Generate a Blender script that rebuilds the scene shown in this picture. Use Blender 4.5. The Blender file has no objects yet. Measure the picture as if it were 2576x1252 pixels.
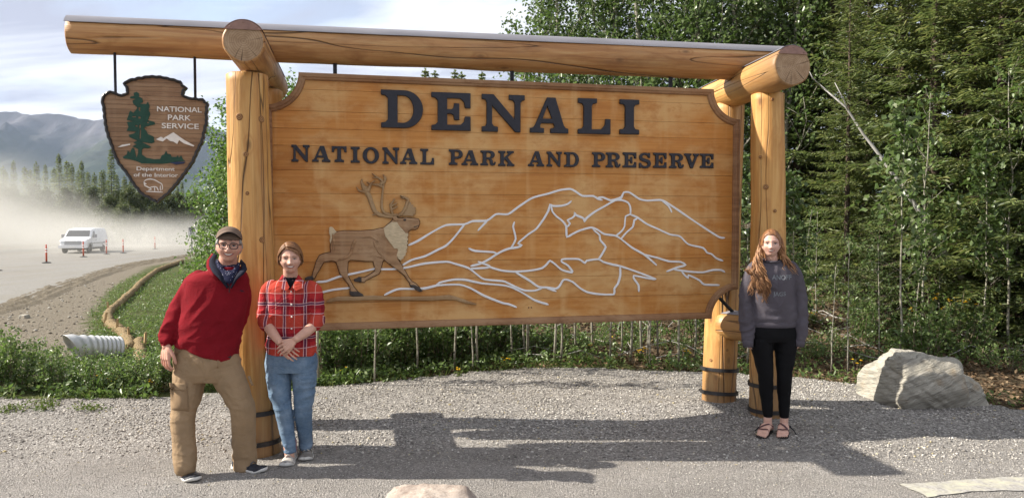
import bpy, bmesh, math, random
import numpy as np
from math import sin, cos, pi, radians, sqrt, atan2, exp
from mathutils import Vector, Matrix, noise as MN
from mathutils.geometry import tessellate_polygon

random.seed(7)
rng = np.random.default_rng(11)
scene = bpy.context.scene
C = scene.collection

# ------------------------------------------------------------------ camera, light, exposure
FPX, CXP, CYP = 1950.0, 1288.0, 626.0        # focal length and centre, in units of a 2576 x 1252 picture
PITCH = math.atan(72.0 / FPX)
CAMZ = 1.75
cam_d = bpy.data.cameras.new('camera')
cam_d.sensor_width = 36.0
cam_d.lens = 36.0 * FPX / 2576.0
cam_d.clip_start, cam_d.clip_end = 0.05, 20000
cam = bpy.data.objects.new('camera', cam_d)
cam.location = (0, 0, CAMZ)
cam.rotation_euler = (pi / 2 - PITCH, 0, 0)
C.objects.link(cam)
scene.camera = cam

LDIR = Vector((1.45, -0.03, -1.0)).normalized()       # the way the sunlight travels
SUN_EL = math.asin(-LDIR.z)
SUN_ROT = math.atan2(-LDIR.x, -LDIR.y)
sun_d = bpy.data.lights.new('sun', 'SUN')
sun_d.energy = 4.0
sun_d.angle = radians(0.55)
sun_d.color = (1.0, 0.93, 0.82)
sun = bpy.data.objects.new('sun', sun_d)
sun.rotation_euler = LDIR.to_track_quat('-Z', 'Y').to_euler()
sun.location = (-30, 0, 30)
C.objects.link(sun)

world = bpy.data.worlds.new('World')
scene.world = world
world.use_nodes = True
wn, wl = world.node_tree.nodes, world.node_tree.links
wn.clear()
w_out = wn.new('ShaderNodeOutputWorld')
w_bg = wn.new('ShaderNodeBackground')
w_bg.inputs["Strength"].default_value = 0.1
w_sky = wn.new('ShaderNodeTexSky')
w_sky.sky_type = 'NISHITA'
w_sky.sun_disc = False
w_sky.sun_elevation = SUN_EL
w_sky.sun_rotation = SUN_ROT
w_sky.air_density, w_sky.dust_density, w_sky.ozone_density = 1.0, 1.5, 1.0
w_tc = wn.new('ShaderNodeTexCoord')
w_sep = wn.new('ShaderNodeSeparateXYZ')
wl.new(w_tc.outputs['Generated'], w_sep.inputs[0])
def wmath(op, a, b=None):
    n = wn.new('ShaderNodeMath'); n.operation = op
    for i, v in enumerate((a, b)):
        if v is None: continue
        if isinstance(v, (int, float)): n.inputs[i].default_value = v
        else: wl.new(v, n.inputs[i])
    return n.outputs[0]
zc = wmath('MAXIMUM', w_sep.outputs[2], 0.0)
den = wmath('ADD', zc, 0.22)
w_cmb = wn.new('ShaderNodeCombineXYZ')
wl.new(wmath('DIVIDE', w_sep.outputs[0], den), w_cmb.inputs[0])
wl.new(wmath('DIVIDE', w_sep.outputs[1], den), w_cmb.inputs[1])
w_map = wn.new('ShaderNodeMapping')
w_map.inputs['Scale'].default_value = (0.9, 1.25, 1)
w_map.inputs['Rotation'].default_value = (0, 0, 0.35)
w_map.inputs['Location'].default_value = (3.1, 0.6, 0)
wl.new(w_cmb.outputs[0], w_map.inputs[0])
w_n1 = wn.new('ShaderNodeTexNoise')
w_n1.inputs['Scale'].default_value = 1.35
w_n1.inputs['Detail'].default_value = 7
w_n1.inputs['Roughness'].default_value = 0.56
w_n1.inputs['Distortion'].default_value = 0.25
wl.new(w_map.outputs[0], w_n1.inputs['Vector'])
w_r1 = wn.new('ShaderNodeValToRGB')          # cloud cover
w_r1.color_ramp.elements[0].position, w_r1.color_ramp.elements[0].color = 0.30, (0.55, 0.55, 0.55, 1)
w_r1.color_ramp.elements[1].position, w_r1.color_ramp.elements[1].color = 0.50, (1, 1, 1, 1)
wl.new(w_n1.outputs[0], w_r1.inputs[0])
w_n2 = wn.new('ShaderNodeTexNoise')
w_n2.inputs['Scale'].default_value = 1.9
w_n2.inputs['Detail'].default_value = 6
w_n2.inputs['Roughness'].default_value = 0.5
w_n2.inputs['Distortion'].default_value = 0.4
w_map2 = wn.new('ShaderNodeMapping')
w_map2.inputs['Scale'].default_value = (0.6, 1.6, 1)
w_map2.inputs['Rotation'].default_value = (0, 0, -0.2)
w_map2.inputs['Location'].default_value = (7.7, 2.3, 0)
wl.new(w_cmb.outputs[0], w_map2.inputs[0])
wl.new(w_map2.outputs[0], w_n2.inputs['Vector'])
w_r2 = wn.new('ShaderNodeValToRGB')          # the clouds' own grey and white
w_r2.color_ramp.elements[0].position, w_r2.color_ramp.elements[0].color = 0.42, (1.95, 2.02, 2.5, 1)
w_r2.color_ramp.elements[1].position, w_r2.color_ramp.elements[1].color = 0.60, (4.25, 4.3, 4.45, 1)
wl.new(w_n2.outputs[0], w_r2.inputs[0])
w_mix = wn.new('ShaderNodeMix'); w_mix.data_type = 'RGBA'
wl.new(w_r1.outputs[0], w_mix.inputs[0])
wl.new(w_sky.outputs[0], w_mix.inputs[6])
wl.new(w_r2.outputs[0], w_mix.inputs[7])
wl.new(w_mix.outputs[2], w_bg.inputs['Color'])
wl.new(w_bg.outputs[0], w_out.inputs[0])

scene.view_settings.view_transform = 'Standard'
scene.view_settings.look = 'None'
scene.view_settings.exposure = 1.5
scene.view_settings.gamma = 1.0
scene.view_settings.use_curve_mapping = False
scene.render.engine = 'CYCLES'
cy = scene.cycles
cy.max_bounces, cy.diffuse_bounces, cy.glossy_bounces = 8, 5, 2
cy.transmission_bounces, cy.transparent_max_bounces, cy.volume_bounces = 5, 8, 1
cy.use_denoising = True
cy.volume_step_rate = 2.0
cy.volume_max_steps = 96
cy.caustics_reflective = cy.caustics_refractive = False

# ------------------------------------------------------------------ picture to place
cP, sP = cos(PITCH), sin(PITCH)
def ray(px, py):
    a, b = (px - CXP) / FPX, -(py - CYP) / FPX
    return Vector((a, cP + b * sP, -sP + b * cP))
CAM = Vector((0, 0, CAMZ))
def on_y(px, py, Y):
    d = ray(px, py); return CAM + d * (Y / d.y)
def on_z(px, py, z=0.0):
    d = ray(px, py); return CAM + d * ((z - CAMZ) / d.z)
def on_plane(px, py, p0, n):
    d = ray(px, py); return CAM + d * ((p0 - CAM).dot(n) / d.dot(n))
def S(x, y):                                    # full-size picture to 2576-wide picture
    return x / 1.56522, y / 1.56522

# ------------------------------------------------------------------ objects
def tag(o, label=None, cat=None, group=None, kind=None):
    if label: o['label'] = label
    if cat: o['category'] = cat
    if group: o['group'] = group
    if kind: o['kind'] = kind
    return o
def empty(name, loc=(0, 0, 0), rz=0.0, label=None, cat=None, group=None):
    o = bpy.data.objects.new(name, None)
    o.empty_display_size = 0.1
    o.location = loc
    o.rotation_euler = (0, 0, rz)
    C.objects.link(o)
    return tag(o, label, cat, group)
def link(name, me, parent=None, mat=None):
    o = bpy.data.objects.new(name, me)
    C.objects.link(o)
    if parent is not None: o.parent = parent
    if mat is not None:
        if len(me.materials): me.materials.clear()
        for m in (mat if isinstance(mat, (list, tuple)) else [mat]): me.materials.append(m)
    return o
def kids(o):
    return list(o.children)
def copy_tree(o, parent=None):
    c = o.copy(); C.objects.link(c); c.parent = parent
    for ch in kids(o): copy_tree(ch, c)
    return c
class MB:
    """collects shapes of one part"""
    def __init__(s): s.v, s.f, s.m = [], [], []
    def add(s, vs, fs, mi=0):
        k = len(s.v)
        s.v.extend([tuple(p) for p in vs])
        s.f.extend([tuple(i + k for i in f) for f in fs])
        s.m.extend([mi] * len(fs))
        return s
    def mesh(s, name, smooth=False):
        me = bpy.data.meshes.new(name)
        me.from_pydata(s.v, [], s.f)
        if any(s.m): me.polygons.foreach_set('material_index', s.m)
        if smooth: me.polygons.foreach_set('use_smooth', [True] * len(s.f))
        me.update()
        return me
    def build(s, name, mat, parent=None, smooth=False):
        return link(name, s.mesh(name, smooth), parent, mat)
    # shapes
    def box(s, c, h, mi=0, rz=0.0, taper=1.0):
        cx, cy_, cz = c; hx, hy, hz = h
        vs = []
        for z in (-1, 1):
            t = 1.0 if z < 0 else taper
            for x, y in ((-1, -1), (1, -1), (1, 1), (-1, 1)):
                X, Y = x * hx * t, y * hy * t
                vs.append((cx + X * cos(rz) - Y * sin(rz), cy_ + X * sin(rz) + Y * cos(rz), cz + z * hz))
        return s.add(vs, [(0, 3, 2, 1), (4, 5, 6, 7), (0, 1, 5, 4), (1, 2, 6, 5), (2, 3, 7, 6), (3, 0, 4, 7)], mi)
    def tube(s, pts, rad, n=8, mi=0, caps=True):
        pts = [Vector(p) for p in pts]
        m = len(pts)
        if isinstance(rad, (int, float)): rad = [rad] * m
        vs, fs = [], []
        up = None
        for i, p in enumerate(pts):
            t = (pts[min(i + 1, m - 1)] - pts[max(i - 1, 0)])
            if t.length < 1e-9: t = Vector((0, 0, 1))
            t.normalize()
            if up is None:
                up = Vector((0, 0, 1)) if abs(t.z) < 0.9 else Vector((0, 1, 0))
            a = t.cross(up)
            if a.length < 1e-6: a = t.orthogonal()
            a.normalize(); b = a.cross(t); up = b
            for k in range(n):
                an = 2 * pi * k / n
                vs.append(p + a * (cos(an) * rad[i]) + b * (sin(an) * rad[i]))
        for i in range(m - 1):
            for k in range(n):
                q = (k + 1) % n
                fs.append((i * n + k, i * n + q, (i + 1) * n + q, (i + 1) * n + k))
        if caps:
            fs.append(tuple(range(n - 1, -1, -1)))
            fs.append(tuple((m - 1) * n + k for k in range(n)))
        return s.add(vs, fs, mi)
    def rings(s, rings, mi=0, caps=True):
        """rings: lists of points, all of one length, lofted in order"""
        n = len(rings[0]); vs = [p for r in rings for p in r]; fs = []
        for i in range(len(rings) - 1):
            for k in range(n):
                q = (k + 1) % n
                fs.append((i * n + k, i * n + q, (i + 1) * n + q, (i + 1) * n + k))
        if caps:
            fs.append(tuple(range(n - 1, -1, -1)))
            fs.append(tuple((len(rings) - 1) * n + k for k in range(n)))
        return s.add(vs, fs, mi)
    def ell(s, c, r, nu=14, nv=9, mi=0, M=None):
        vs, fs = [], []
        for j in range(nv + 1):
            th = pi * j / nv
            for i in range(nu):
                ph = 2 * pi * i / nu
                p = Vector((sin(th) * cos(ph) * r[0], sin(th) * sin(ph) * r[1], cos(th) * r[2]))
                if M is not None: p = M @ p
                vs.append(p + Vector(c))
        for j in range(nv):
            for i in range(nu):
                q = (i + 1) % nu
                fs.append((j * nu + i, (j + 1) * nu + i, (j + 1) * nu + q, j * nu + q))
        return s.add(vs, fs, mi)
def poly_relief(name, loops, depth, bevel=0.0, res=2, grow=0.0):
    """2-D outline(s) in x,z; a solid whose front face looks to -y at y = -depth, back at y = 0"""
    cu = bpy.data.curves.new(name, 'CURVE')
    cu.dimensions = '2D'; cu.fill_mode = 'BOTH'
    cu.extrude = max(depth / 2 - bevel, 1e-4); cu.bevel_depth = bevel; cu.bevel_resolution = res if bevel else 0
    cu.offset = grow - bevel
    for lp in loops:
        sp = cu.splines.new('POLY'); sp.points.add(len(lp) - 1)
        for p, q in zip(sp.points, lp): p.co = (q[0], q[1], 0, 1)
        sp.use_cyclic_u = True
    return curve_mesh(name, cu, depth)
def curve_mesh(name, cu, depth):
    o = bpy.data.objects.new('tmp', cu); C.objects.link(o)
    dg = bpy.context.evaluated_depsgraph_get()
    me = bpy.data.meshes.new_from_object(o.evaluated_get(dg))
    me.name = name
    bpy.data.objects.remove(o); bpy.data.curves.remove(cu)
    me.transform(Matrix.Rotation(pi / 2, 4, 'X'))            # x,y -> x,z ; front (+z) -> -y
    me.transform(Matrix.Translation((0, -depth / 2, 0)))
    return me
def text_mesh(txt, size, depth, bevel=0.0, offset=0.0):
    cu = bpy.data.curves.new('text', 'FONT')
    cu.body = txt; cu.size = size; cu.extrude = depth / 2; cu.bevel_depth = bevel; cu.offset = offset
    cu.resolution_u = 4
    return curve_mesh('text', cu, depth)
def fbm(x, y, z=0.0, o=4):
    return MN.fractal(Vector((x, y, z)), 1.0, 2.0, o)
def sst(a, b, x):
    t = min(1.0, max(0.0, (x - a) / (b - a))); return t * t * (3 - 2 * t)

# ------------------------------------------------------------------ materials
MATS = {}
class NT:
    def __init__(s, name):
        s.m = bpy.data.materials.new(name); s.m.use_nodes = True
        s.n, s.l = s.m.node_tree.nodes, s.m.node_tree.links
        s.bsdf = s.n['Principled BSDF']; s.out = s.n['Material Output']
        s.tc = s.n.new('ShaderNodeTexCoord')
    def put(s, sock, v):
        if v is None: return
        if hasattr(v, 'links') or isinstance(v, bpy.types.NodeSocket): s.l.new(v, sock)
        else: sock.default_value = v
    def mapping(s, scale=(1, 1, 1), loc=(0, 0, 0), rot=(0, 0, 0), src='Object'):
        n = s.n.new('ShaderNodeMapping')
        n.inputs['Scale'].default_value = scale; n.inputs['Location'].default_value = loc; n.inputs['Rotation'].default_value = rot
        if isinstance(src, str):
            if src == 'World':
                g = s.n.new('ShaderNodeNewGeometry'); s.l.new(g.outputs['Position'], n.inputs[0])
            else: s.l.new(s.tc.outputs[src], n.inputs[0])
        else: s.l.new(src, n.inputs[0])
        return n.outputs[0]
    def noise(s, vec, scale=5, detail=4, rough=0.55, dist=0.0):
        n = s.n.new('ShaderNodeTexNoise')
        s.l.new(vec, n.inputs['Vector'])
        n.inputs['Scale'].default_value = scale; n.inputs['Detail'].default_value = detail
        n.inputs['Roughness'].default_value = rough; n.inputs['Distortion'].default_value = dist
        return n.outputs[0]
    def voro(s, vec, scale=5, feature='F1', out=0, rnd=1.0):
        n = s.n.new('ShaderNodeTexVoronoi'); n.feature = feature
        s.l.new(vec, n.inputs['Vector']); n.inputs['Scale'].default_value = scale
        n.inputs['Randomness'].default_value = rnd
        return n.outputs[out]
    def ramp(s, fac, stops, interp='LINEAR'):
        n = s.n.new('ShaderNodeValToRGB'); cr = n.color_ramp; cr.interpolation = interp
        while len(cr.elements) < len(stops): cr.elements.new(0.5)
        for e, (p, c) in zip(cr.elements, stops):
            e.position = p; e.color = (*c, 1) if len(c) == 3 else c
        s.l.new(fac, n.inputs[0]); return n.outputs[0]
    def mix(s, fac, a, b, mode='MIX'):
        n = s.n.new('ShaderNodeMix'); n.data_type = 'RGBA'; n.blend_type = mode
        for sock, v in ((n.inputs[0], fac), (n.inputs[6], a), (n.inputs[7], b)):
            if isinstance(v, tuple) and len(v) == 3: v = (*v, 1)
            s.put(sock, v)
        return n.outputs[2]
    def math(s, op, a, b=None, c=None, clamp=False):
        n = s.n.new('ShaderNodeMath'); n.operation = op; n.use_clamp = clamp
        for i, v in enumerate((a, b, c)):
            if v is not None: s.put(n.inputs[i], v)
        return n.outputs[0]
    def sep(s, vec):
        n = s.n.new('ShaderNodeSeparateXYZ'); s.l.new(vec, n.inputs[0]); return n.outputs
    def attr(s, name):
        n = s.n.new('ShaderNodeAttribute'); n.attribute_name = name; return n
    def rand(s):
        return s.n.new('ShaderNodeObjectInfo').outputs['Random']
    def fin(s, color, rough=0.7, bump=None, bstr=0.3, bdist=0.01, metal=0.0, spec=0.3, sheen=0.0):
        b = s.bsdf
        if isinstance(color, tuple): color = (*color, 1) if len(color) == 3 else color
        s.put(b.inputs['Base Color'], color)
        s.put(b.inputs['Roughness'], rough)
        b.inputs['Metallic'].default_value = metal
        b.inputs['Specular IOR Level'].default_value = spec
        if sheen: b.inputs['Sheen Weight'].default_value = sheen
        if bump is not None:
            n = s.n.new('ShaderNodeBump'); n.inputs['Strength'].default_value = bstr; n.inputs['Distance'].default_value = bdist
            s.l.new(bump, n.inputs['Height']); s.l.new(n.outputs[0], b.inputs['Normal'])
        return s.m
def simple(name, col, rough=0.6, var=0.15, scale=20, metal=0.0, bump=0.0, stretch=(1, 1, 1), spec=0.3, src='Object', sheen=0.0):
    if name in MATS: return MATS[name]
    t = NT(name)
    n = t.noise(t.mapping(stretch, src=src), scale, 4)
    lo = tuple(max(0, c * (1 - var)) for c in col); hi = tuple(min(1, c * (1 + var)) for c in col)
    m = t.fin(t.ramp(n, [(0.3, lo), (0.7, hi)]), rough, n if bump else None, bump, 0.01, metal, spec, sheen)
    MATS[name] = m
    return m

# ------------------------------------------------------------------ ground
def lowness(x, y):
    xl = -2.0 - 0.36 * (y - 9.0)
    return sst(0.0, 1.0, (xl + 1.5 - x) / 4.0) * sst(8.0, 13.5, y)
def terrain_z(x, y):
    lo = lowness(x, y)
    up = 0.11 * max(0.0, y - 9.7)
    up = 1.3 * (1 - exp(-up / 1.3))
    far = sst(60, 300, y) * 1.5
    z = -0.03 - 0.90 * lo + (1 - lo) * up + far
    if y > 8.6 and y < 60 and lo < 0.98: z += 0.05 * (fbm(x * 0.7, y * 0.7, 3) ) * sst(8.6, 10.0, y) * (1 - lo)
    if lo > 0.15 and y < 24:
        z += 0.05 * fbm(x * 1.1, y * 1.1, 9) * sst(0.15, 0.5, lo) * (1 - sst(16, 24, y))
    return z
def on_ground(px, py, zf=terrain_z):
    d = ray(px, py); t = 3.0
    prev = t
    while t < 900:
        p = CAM + d * (t / d.y)
        if p.z < zf(p.x, p.y): break
        prev = t; t *= 1.01
    lo, hi = prev, t
    for _ in range(20):
        m = (lo + hi) / 2; p = CAM + d * (m / d.y)
        if p.z < zf(p.x, p.y): hi = m
        else: lo = m
    p = CAM + d * (hi / d.y); p.z = zf(p.x, p.y)
    return p
LOT = [on_z(*q) for q in ((-420, 992), (-150, 998), (0, 1001), (150, 1004), (300, 1003), (430, 1000), (560, 985), (700, 981), (800, 975), (900, 966), (1050, 951), (1180, 938), (1300, 927), (1420, 924),
       (1520, 926), (1640, 931), (1760, 936), (1880, 941), (2000, 949), (2090, 958), (2170, 968), (2260, 985), (2380, 1004), (2480, 1016), (2580, 1036), (2760, 1062), (3100, 1100))]
LOT = [(p.x, p.y) for p in LOT]
LOT = [(-13, -14), (-13, 7.4)] + LOT + [(13, LOT[-1][1]), (13, -14)]
def inside(poly, x, y):
    c = False; j = len(poly) - 1
    for i in range(len(poly)):
        xi, yi = poly[i]; xj, yj = poly[j]
        if (yi > y) != (yj > y) and x < (xj - xi) * (y - yi) / (yj - yi) + xi: c = not c
        j = i
    return c
def dist_poly(poly, x, y):
    best = 1e9
    for i in range(len(poly)):
        ax, ay = poly[i - 1]; bx, by = poly[i]
        dx, dy = bx - ax, by - ay
        t = max(0, min(1, ((x - ax) * dx + (y - ay) * dy) / (dx * dx + dy * dy + 1e-12)))
        best = min(best, (x - ax - t * dx) ** 2 + (y - ay - t * dy) ** 2)
    return sqrt(best)
def grid_mesh(name, xs, ys, zf):
    nx, ny = len(xs), len(ys)
    V = [(x, y, zf(x, y)) for y in ys for x in xs]
    idx = np.arange(nx * ny).reshape(ny, nx)
    F = np.stack([idx[:-1, :-1], idx[:-1, 1:], idx[1:, 1:], idx[1:, :-1]], -1).reshape(-1, 4)
    return np_mesh(name, np.array(V), F, True)
def np_mesh(name, V, F, smooth=False):
    me = bpy.data.meshes.new(name)
    V = np.asarray(V, np.float32).reshape(-1, 3); F = np.asarray(F, np.int32)
    k = F.shape[1]
    me.vertices.add(len(V)); me.vertices.foreach_set('co', V.ravel())
    me.loops.add(F.size); me.loops.foreach_set('vertex_index', F.ravel())
    me.polygons.add(len(F)); me.polygons.foreach_set('loop_start', np.arange(0, F.size, k, dtype=np.int32))
    me.polygons.foreach_set('loop_total', np.full(len(F), k, np.int32))
    if smooth: me.polygons.foreach_set('use_smooth', np.ones(len(F), bool))
    me.update(calc_edges=True)
    return me
def point_attr(me, name, vals):
    a = me.attributes.new(name, 'FLOAT', 'POINT'); a.data.foreach_set('value', np.asarray(vals, np.float32))

t = NT('ground_soil')
vec = t.mapping(src='World')
n1 = t.noise(vec, 2.2, 6); n2 = t.noise(vec, 14, 5, 0.65); n3 = t.voro(vec, 26)
dirt = t.ramp(n2, [(0.25, (0.085, 0.071, 0.050)), (0.5, (0.165, 0.142, 0.108)), (0.75, (0.25, 0.225, 0.18))])
green = t.ramp(n2, [(0.3, (0.035, 0.05, 0.016)), (0.55, (0.075, 0.085, 0.03)), (0.75, (0.12, 0.105, 0.05))])
litter = t.ramp(t.voro(vec, 21, out=1), [(0.1, (0.035, 0.024, 0.014)), (0.5, (0.10, 0.07, 0.042)), (0.9, (0.21, 0.16, 0.105))])
litter = t.mix(t.ramp(n2, [(0.45, (0, 0, 0)), (0.62, (1, 1, 1))]), litter, (0.03, 0.024, 0.014))
ga = t.attr('grassy').outputs['Fac']; la = t.attr('litter').outputs['Fac']
gm = t.ramp(t.math('ADD', ga, t.math('MULTIPLY', t.math('SUBTRACT', n1, 0.5), 0.9)), [(0.4, (0, 0, 0)), (0.6, (1, 1, 1))])
lm = t.ramp(t.math('ADD', la, t.math('MULTIPLY', t.math('SUBTRACT', n1, 0.5), 0.6)), [(0.4, (0, 0, 0)), (0.6, (1, 1, 1))])
col = t.mix(lm, t.mix(gm, dirt, green), litter)
SOIL = t.fin(col, 0.95, t.math('ADD', n2, t.math('MULTIPLY', n3, 0.4)), 0.9, 0.05, spec=0.1)

xs = np.concatenate([[-6000, -3500, -2000, -1200, -700, -400], np.arange(-250, -50, 10), np.arange(-50, -14, 0.8), np.arange(-14, 13, 0.24), np.arange(13, 40, 1.0), np.arange(40, 250, 12), [400, 900, 2000, 4000]])
ys = np.concatenate([[-400, -200, -100, -60, -40], np.arange(-25, 6, 2.0), np.arange(6, 16, 0.2), np.arange(16, 30, 0.4), np.arange(30, 80, 1.2), np.arange(80, 300, 8), [330, 400, 520, 700, 1000, 1500, 2200, 3400]])
gme = grid_mesh('ground', xs, ys, terrain_z)
co = np.empty(len(gme.vertices) * 3, np.float32); gme.vertices.foreach_get('co', co); co = co.reshape(-1, 3)
BANK = [(-4.9, 9.2), (-6.5, 12.0), (-8.0, 14.0), (-9.3, 17), (-12.0, 22), (-15.5, 30), (-21, 45), (-23, 58), (-23, 75), (10, 75), (10, 9.2)]
gr, li = [], []
for x, y, z in co:
    gv = lv = 0.0
    if 5 < y < 140 and -60 < x < 40:
        if inside(BANK, x, y): gv = min(1.0, 0.55 + dist_poly(BANK, x, y) * 0.5)
        else: gv = max(0.0, 0.5 - dist_poly(BANK, x, y) * 0.45)
        if y < 9.4 and x < 0: gv = 1.0
        lo = lowness(x, y)
        lv = (1 - sst(0.0, 0.35, lo)) * sst(9.0, 10.6, y + 0.06 * x)
        if x > 1.5 and y > 5.5 and not inside(LOT, x, y): lv = max(lv, min(1.0, 0.42 + dist_poly(LOT, x, y) * 0.7))
    elif y >= 100: gv = 1.0
    gr.append(gv); li.append(lv)
point_attr(gme, 'grassy', gr); point_attr(gme, 'litter', li)
tag(link('ground', gme, None, SOIL), kind='structure')

# gravel lot
t = NT('gravel')
vec = t.mapping(src='World')
wv = t.n.new('ShaderNodeVectorMath'); wv.operation = 'ADD'
t.l.new(vec, wv.inputs[0])
nz = t.n.new('ShaderNodeTexNoise'); nz.inputs['Scale'].default_value = 40; t.l.new(vec, nz.inputs['Vector'])
sc_ = t.n.new('ShaderNodeVectorMath'); sc_.operation = 'SCALE'; sc_.inputs['Scale'].default_value = 0.012
t.l.new(nz.outputs['Color'], sc_.inputs[0]); t.l.new(sc_.outputs[0], wv.inputs[1])
vv = wv.outputs[0]
c1 = t.voro(vv, 62, out=1); d1 = t.voro(vv, 62, 'DISTANCE_TO_EDGE'); c2 = t.voro(vv, 150, out=1)
big = t.noise(vec, 0.9, 4); mid = t.noise(vec, 5, 5)
g1 = t.ramp(c1, [(0.0, (0.075, 0.069, 0.063)), (0.35, (0.225, 0.210, 0.194)), (0.7, (0.385, 0.362, 0.335)), (1.0, (0.66, 0.63, 0.58))])
g2 = t.ramp(c2, [(0.0, (0.115, 0.107, 0.10)), (0.5, (0.275, 0.258, 0.24)), (1.0, (0.50, 0.475, 0.44))])
yy = t.sep(vec)[1]
nearm = t.ramp(t.math('ADD', yy, t.math('MULTIPLY', t.math('SUBTRACT', big, 0.5), 1.6)), [(0.0, (0.8, 0.8, 0.8)), (1.0, (0, 0, 0))])
nr = t.n.new('ShaderNodeMapRange'); nr.inputs[1].default_value = 5.1; nr.inputs[2].default_value = 6.3; nr.inputs[3].default_value = 0.85; nr.inputs[4].default_value = 0.0
t.l.new(t.math('ADD', yy, t.math('MULTIPLY', t.math('SUBTRACT', big, 0.5), 1.8)), nr.inputs[0])
g = t.mix(nr.outputs[0], g1, g2)
g = t.mix(t.ramp(d1, [(0.0, (1, 1, 1)), (0.10, (0, 0, 0))]), g, t.mix(0.6, g, (0.05, 0.047, 0.043)))
g = t.mix(t.ramp(mid, [(0.52, (0, 0, 0)), (0.75, (0.6, 0.6, 0.6))]), g, (0.29, 0.27, 0.242))
g = t.mix(t.ramp(t.noise(t.mapping((0.7, 1.6, 1), rot=(0, 0, 0.25), src='World'), 1.3, 6, 0.65), [(0.42, (0, 0, 0)), (0.62, (0.5, 0.5, 0.5))]), g, t.mix(0.5, g, (0.13, 0.12, 0.108)))
hgt = t.math('ADD', t.math('MULTIPLY', d1, 1.6), t.math('MULTIPLY', c2, 0.25))
GRAVEL = t.fin(g, 0.9, hgt, 0.85, 0.012, spec=0.15)
def lot_z(x, y):
    h = 0.018 * max(0.0, fbm(x * 0.55, y * 0.9, 1) + 0.15) + 0.008 * max(0.0, fbm(x * 2.3, y * 2.9, 5))
    h += 0.06 * exp(-(((x - 2.0) / 0.75) ** 2 + ((y - 7.15) / 0.35) ** 2))
    h += 0.025 * exp(-(((x + 0.2) / 1.4) ** 2 + ((y - 6.75) / 0.3) ** 2))
    return h
lx = np.concatenate([np.arange(-13, -6, 0.5), np.arange(-6, 7, 0.09), np.arange(7, 13.01, 0.5)])
ly = np.concatenate([np.arange(-14, 2.5, 0.75), np.arange(2.5, 10.4, 0.09)])
V = [(x, y, lot_z(x, y)) for y in ly for x in lx]
ins = [[inside(LOT, x + 0.05 * fbm(x * 4, y * 4), y + 0.08 * fbm(x * 3, y * 3, 8)) for x in (lx[:-1] + lx[1:]) / 2] for y in (ly[:-1] + ly[1:]) / 2]
nx = len(lx)
F = [(j * nx + i, j * nx + i + 1, (j + 1) * nx + i + 1, (j + 1) * nx + i) for j in range(len(ly) - 1) for i in range(nx - 1) if ins[j][i]]
tag(link('gravel_lot', np_mesh('gravel_lot', V, F, True), None, GRAVEL), kind='structure')

# loose stones lying on the lot
t = NT('gravel_stone')
gi = t.n.new('ShaderNodeNewGeometry')
GSTONE = t.fin(t.ramp(gi.outputs['Random Per Island'], [(0, (0.12, 0.112, 0.103)), (0.4, (0.27, 0.252, 0.23)), (0.75, (0.43, 0.405, 0.37)), (0.93, (0.62, 0.59, 0.54)), (1, (0.36, 0.30, 0.16))]), 0.9, spec=0.15)
OCT = np.array([(1, 0, 0), (0, 1, 0), (-1, 0, 0), (0, -1, 0), (0, 0, 1), (0, 0, -1)], float)
OCF = np.array([(0, 1, 4), (1, 2, 4), (2, 3, 4), (3, 0, 4), (1, 0, 5), (2, 1, 5), (3, 2, 5), (0, 3, 5)])
def scatter_stones(name, P, size, mat):
    n = len(P)
    sz = size[:, None] * rng.uniform(0.6, 1.3, (n, 3)) * np.array([1.0, 1.0, 0.6])
    a = rng.uniform(0, 2 * pi, n)
    v = OCT[None] * (1 + rng.uniform(-0.3, 0.3, (n, 6, 1))) * sz[:, None, :]
    x = v[..., 0] * np.cos(a)[:, None] - v[..., 1] * np.sin(a)[:, None]
    y = v[..., 0] * np.sin(a)[:, None] + v[..., 1] * np.cos(a)[:, None]
    v = np.stack([x, y, v[..., 2]], -1) + P[:, None, :]
    f = (OCF[None] + (np.arange(n) * 6)[:, None, None]).reshape(-1, 3)
    return tag(link(name, np_mesh(name, v, f), None, mat), kind='stuff')
P, sz = [], []
while len(P) < 42000:
    y = 3.6 + 6.6 * random.random() ** 0.75
    x = random.uniform(-0.75, 0.75) * y
    if not inside(LOT, x, y): continue
    dens = 0.25 + 0.75 * sst(5.0, 6.8, y + 0.8 * fbm(x, y, 4))
    dens *= 0.4 + 0.6 * sst(-0.2, 0.25, fbm(x * 1.3, y * 1.3, 12))
    if random.random() > dens: continue
    r = random.choice((0.004, 0.005, 0.006, 0.008, 0.011)) * random.uniform(0.8, 1.3)
    if y < 5.6: r = min(r, 0.0065)
    P.append((x, y, lot_z(x, y) + r * 0.25)); sz.append(r)
scatter_stones('gravel_stones', np.array(P), np.array(sz), GSTONE)

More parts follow.
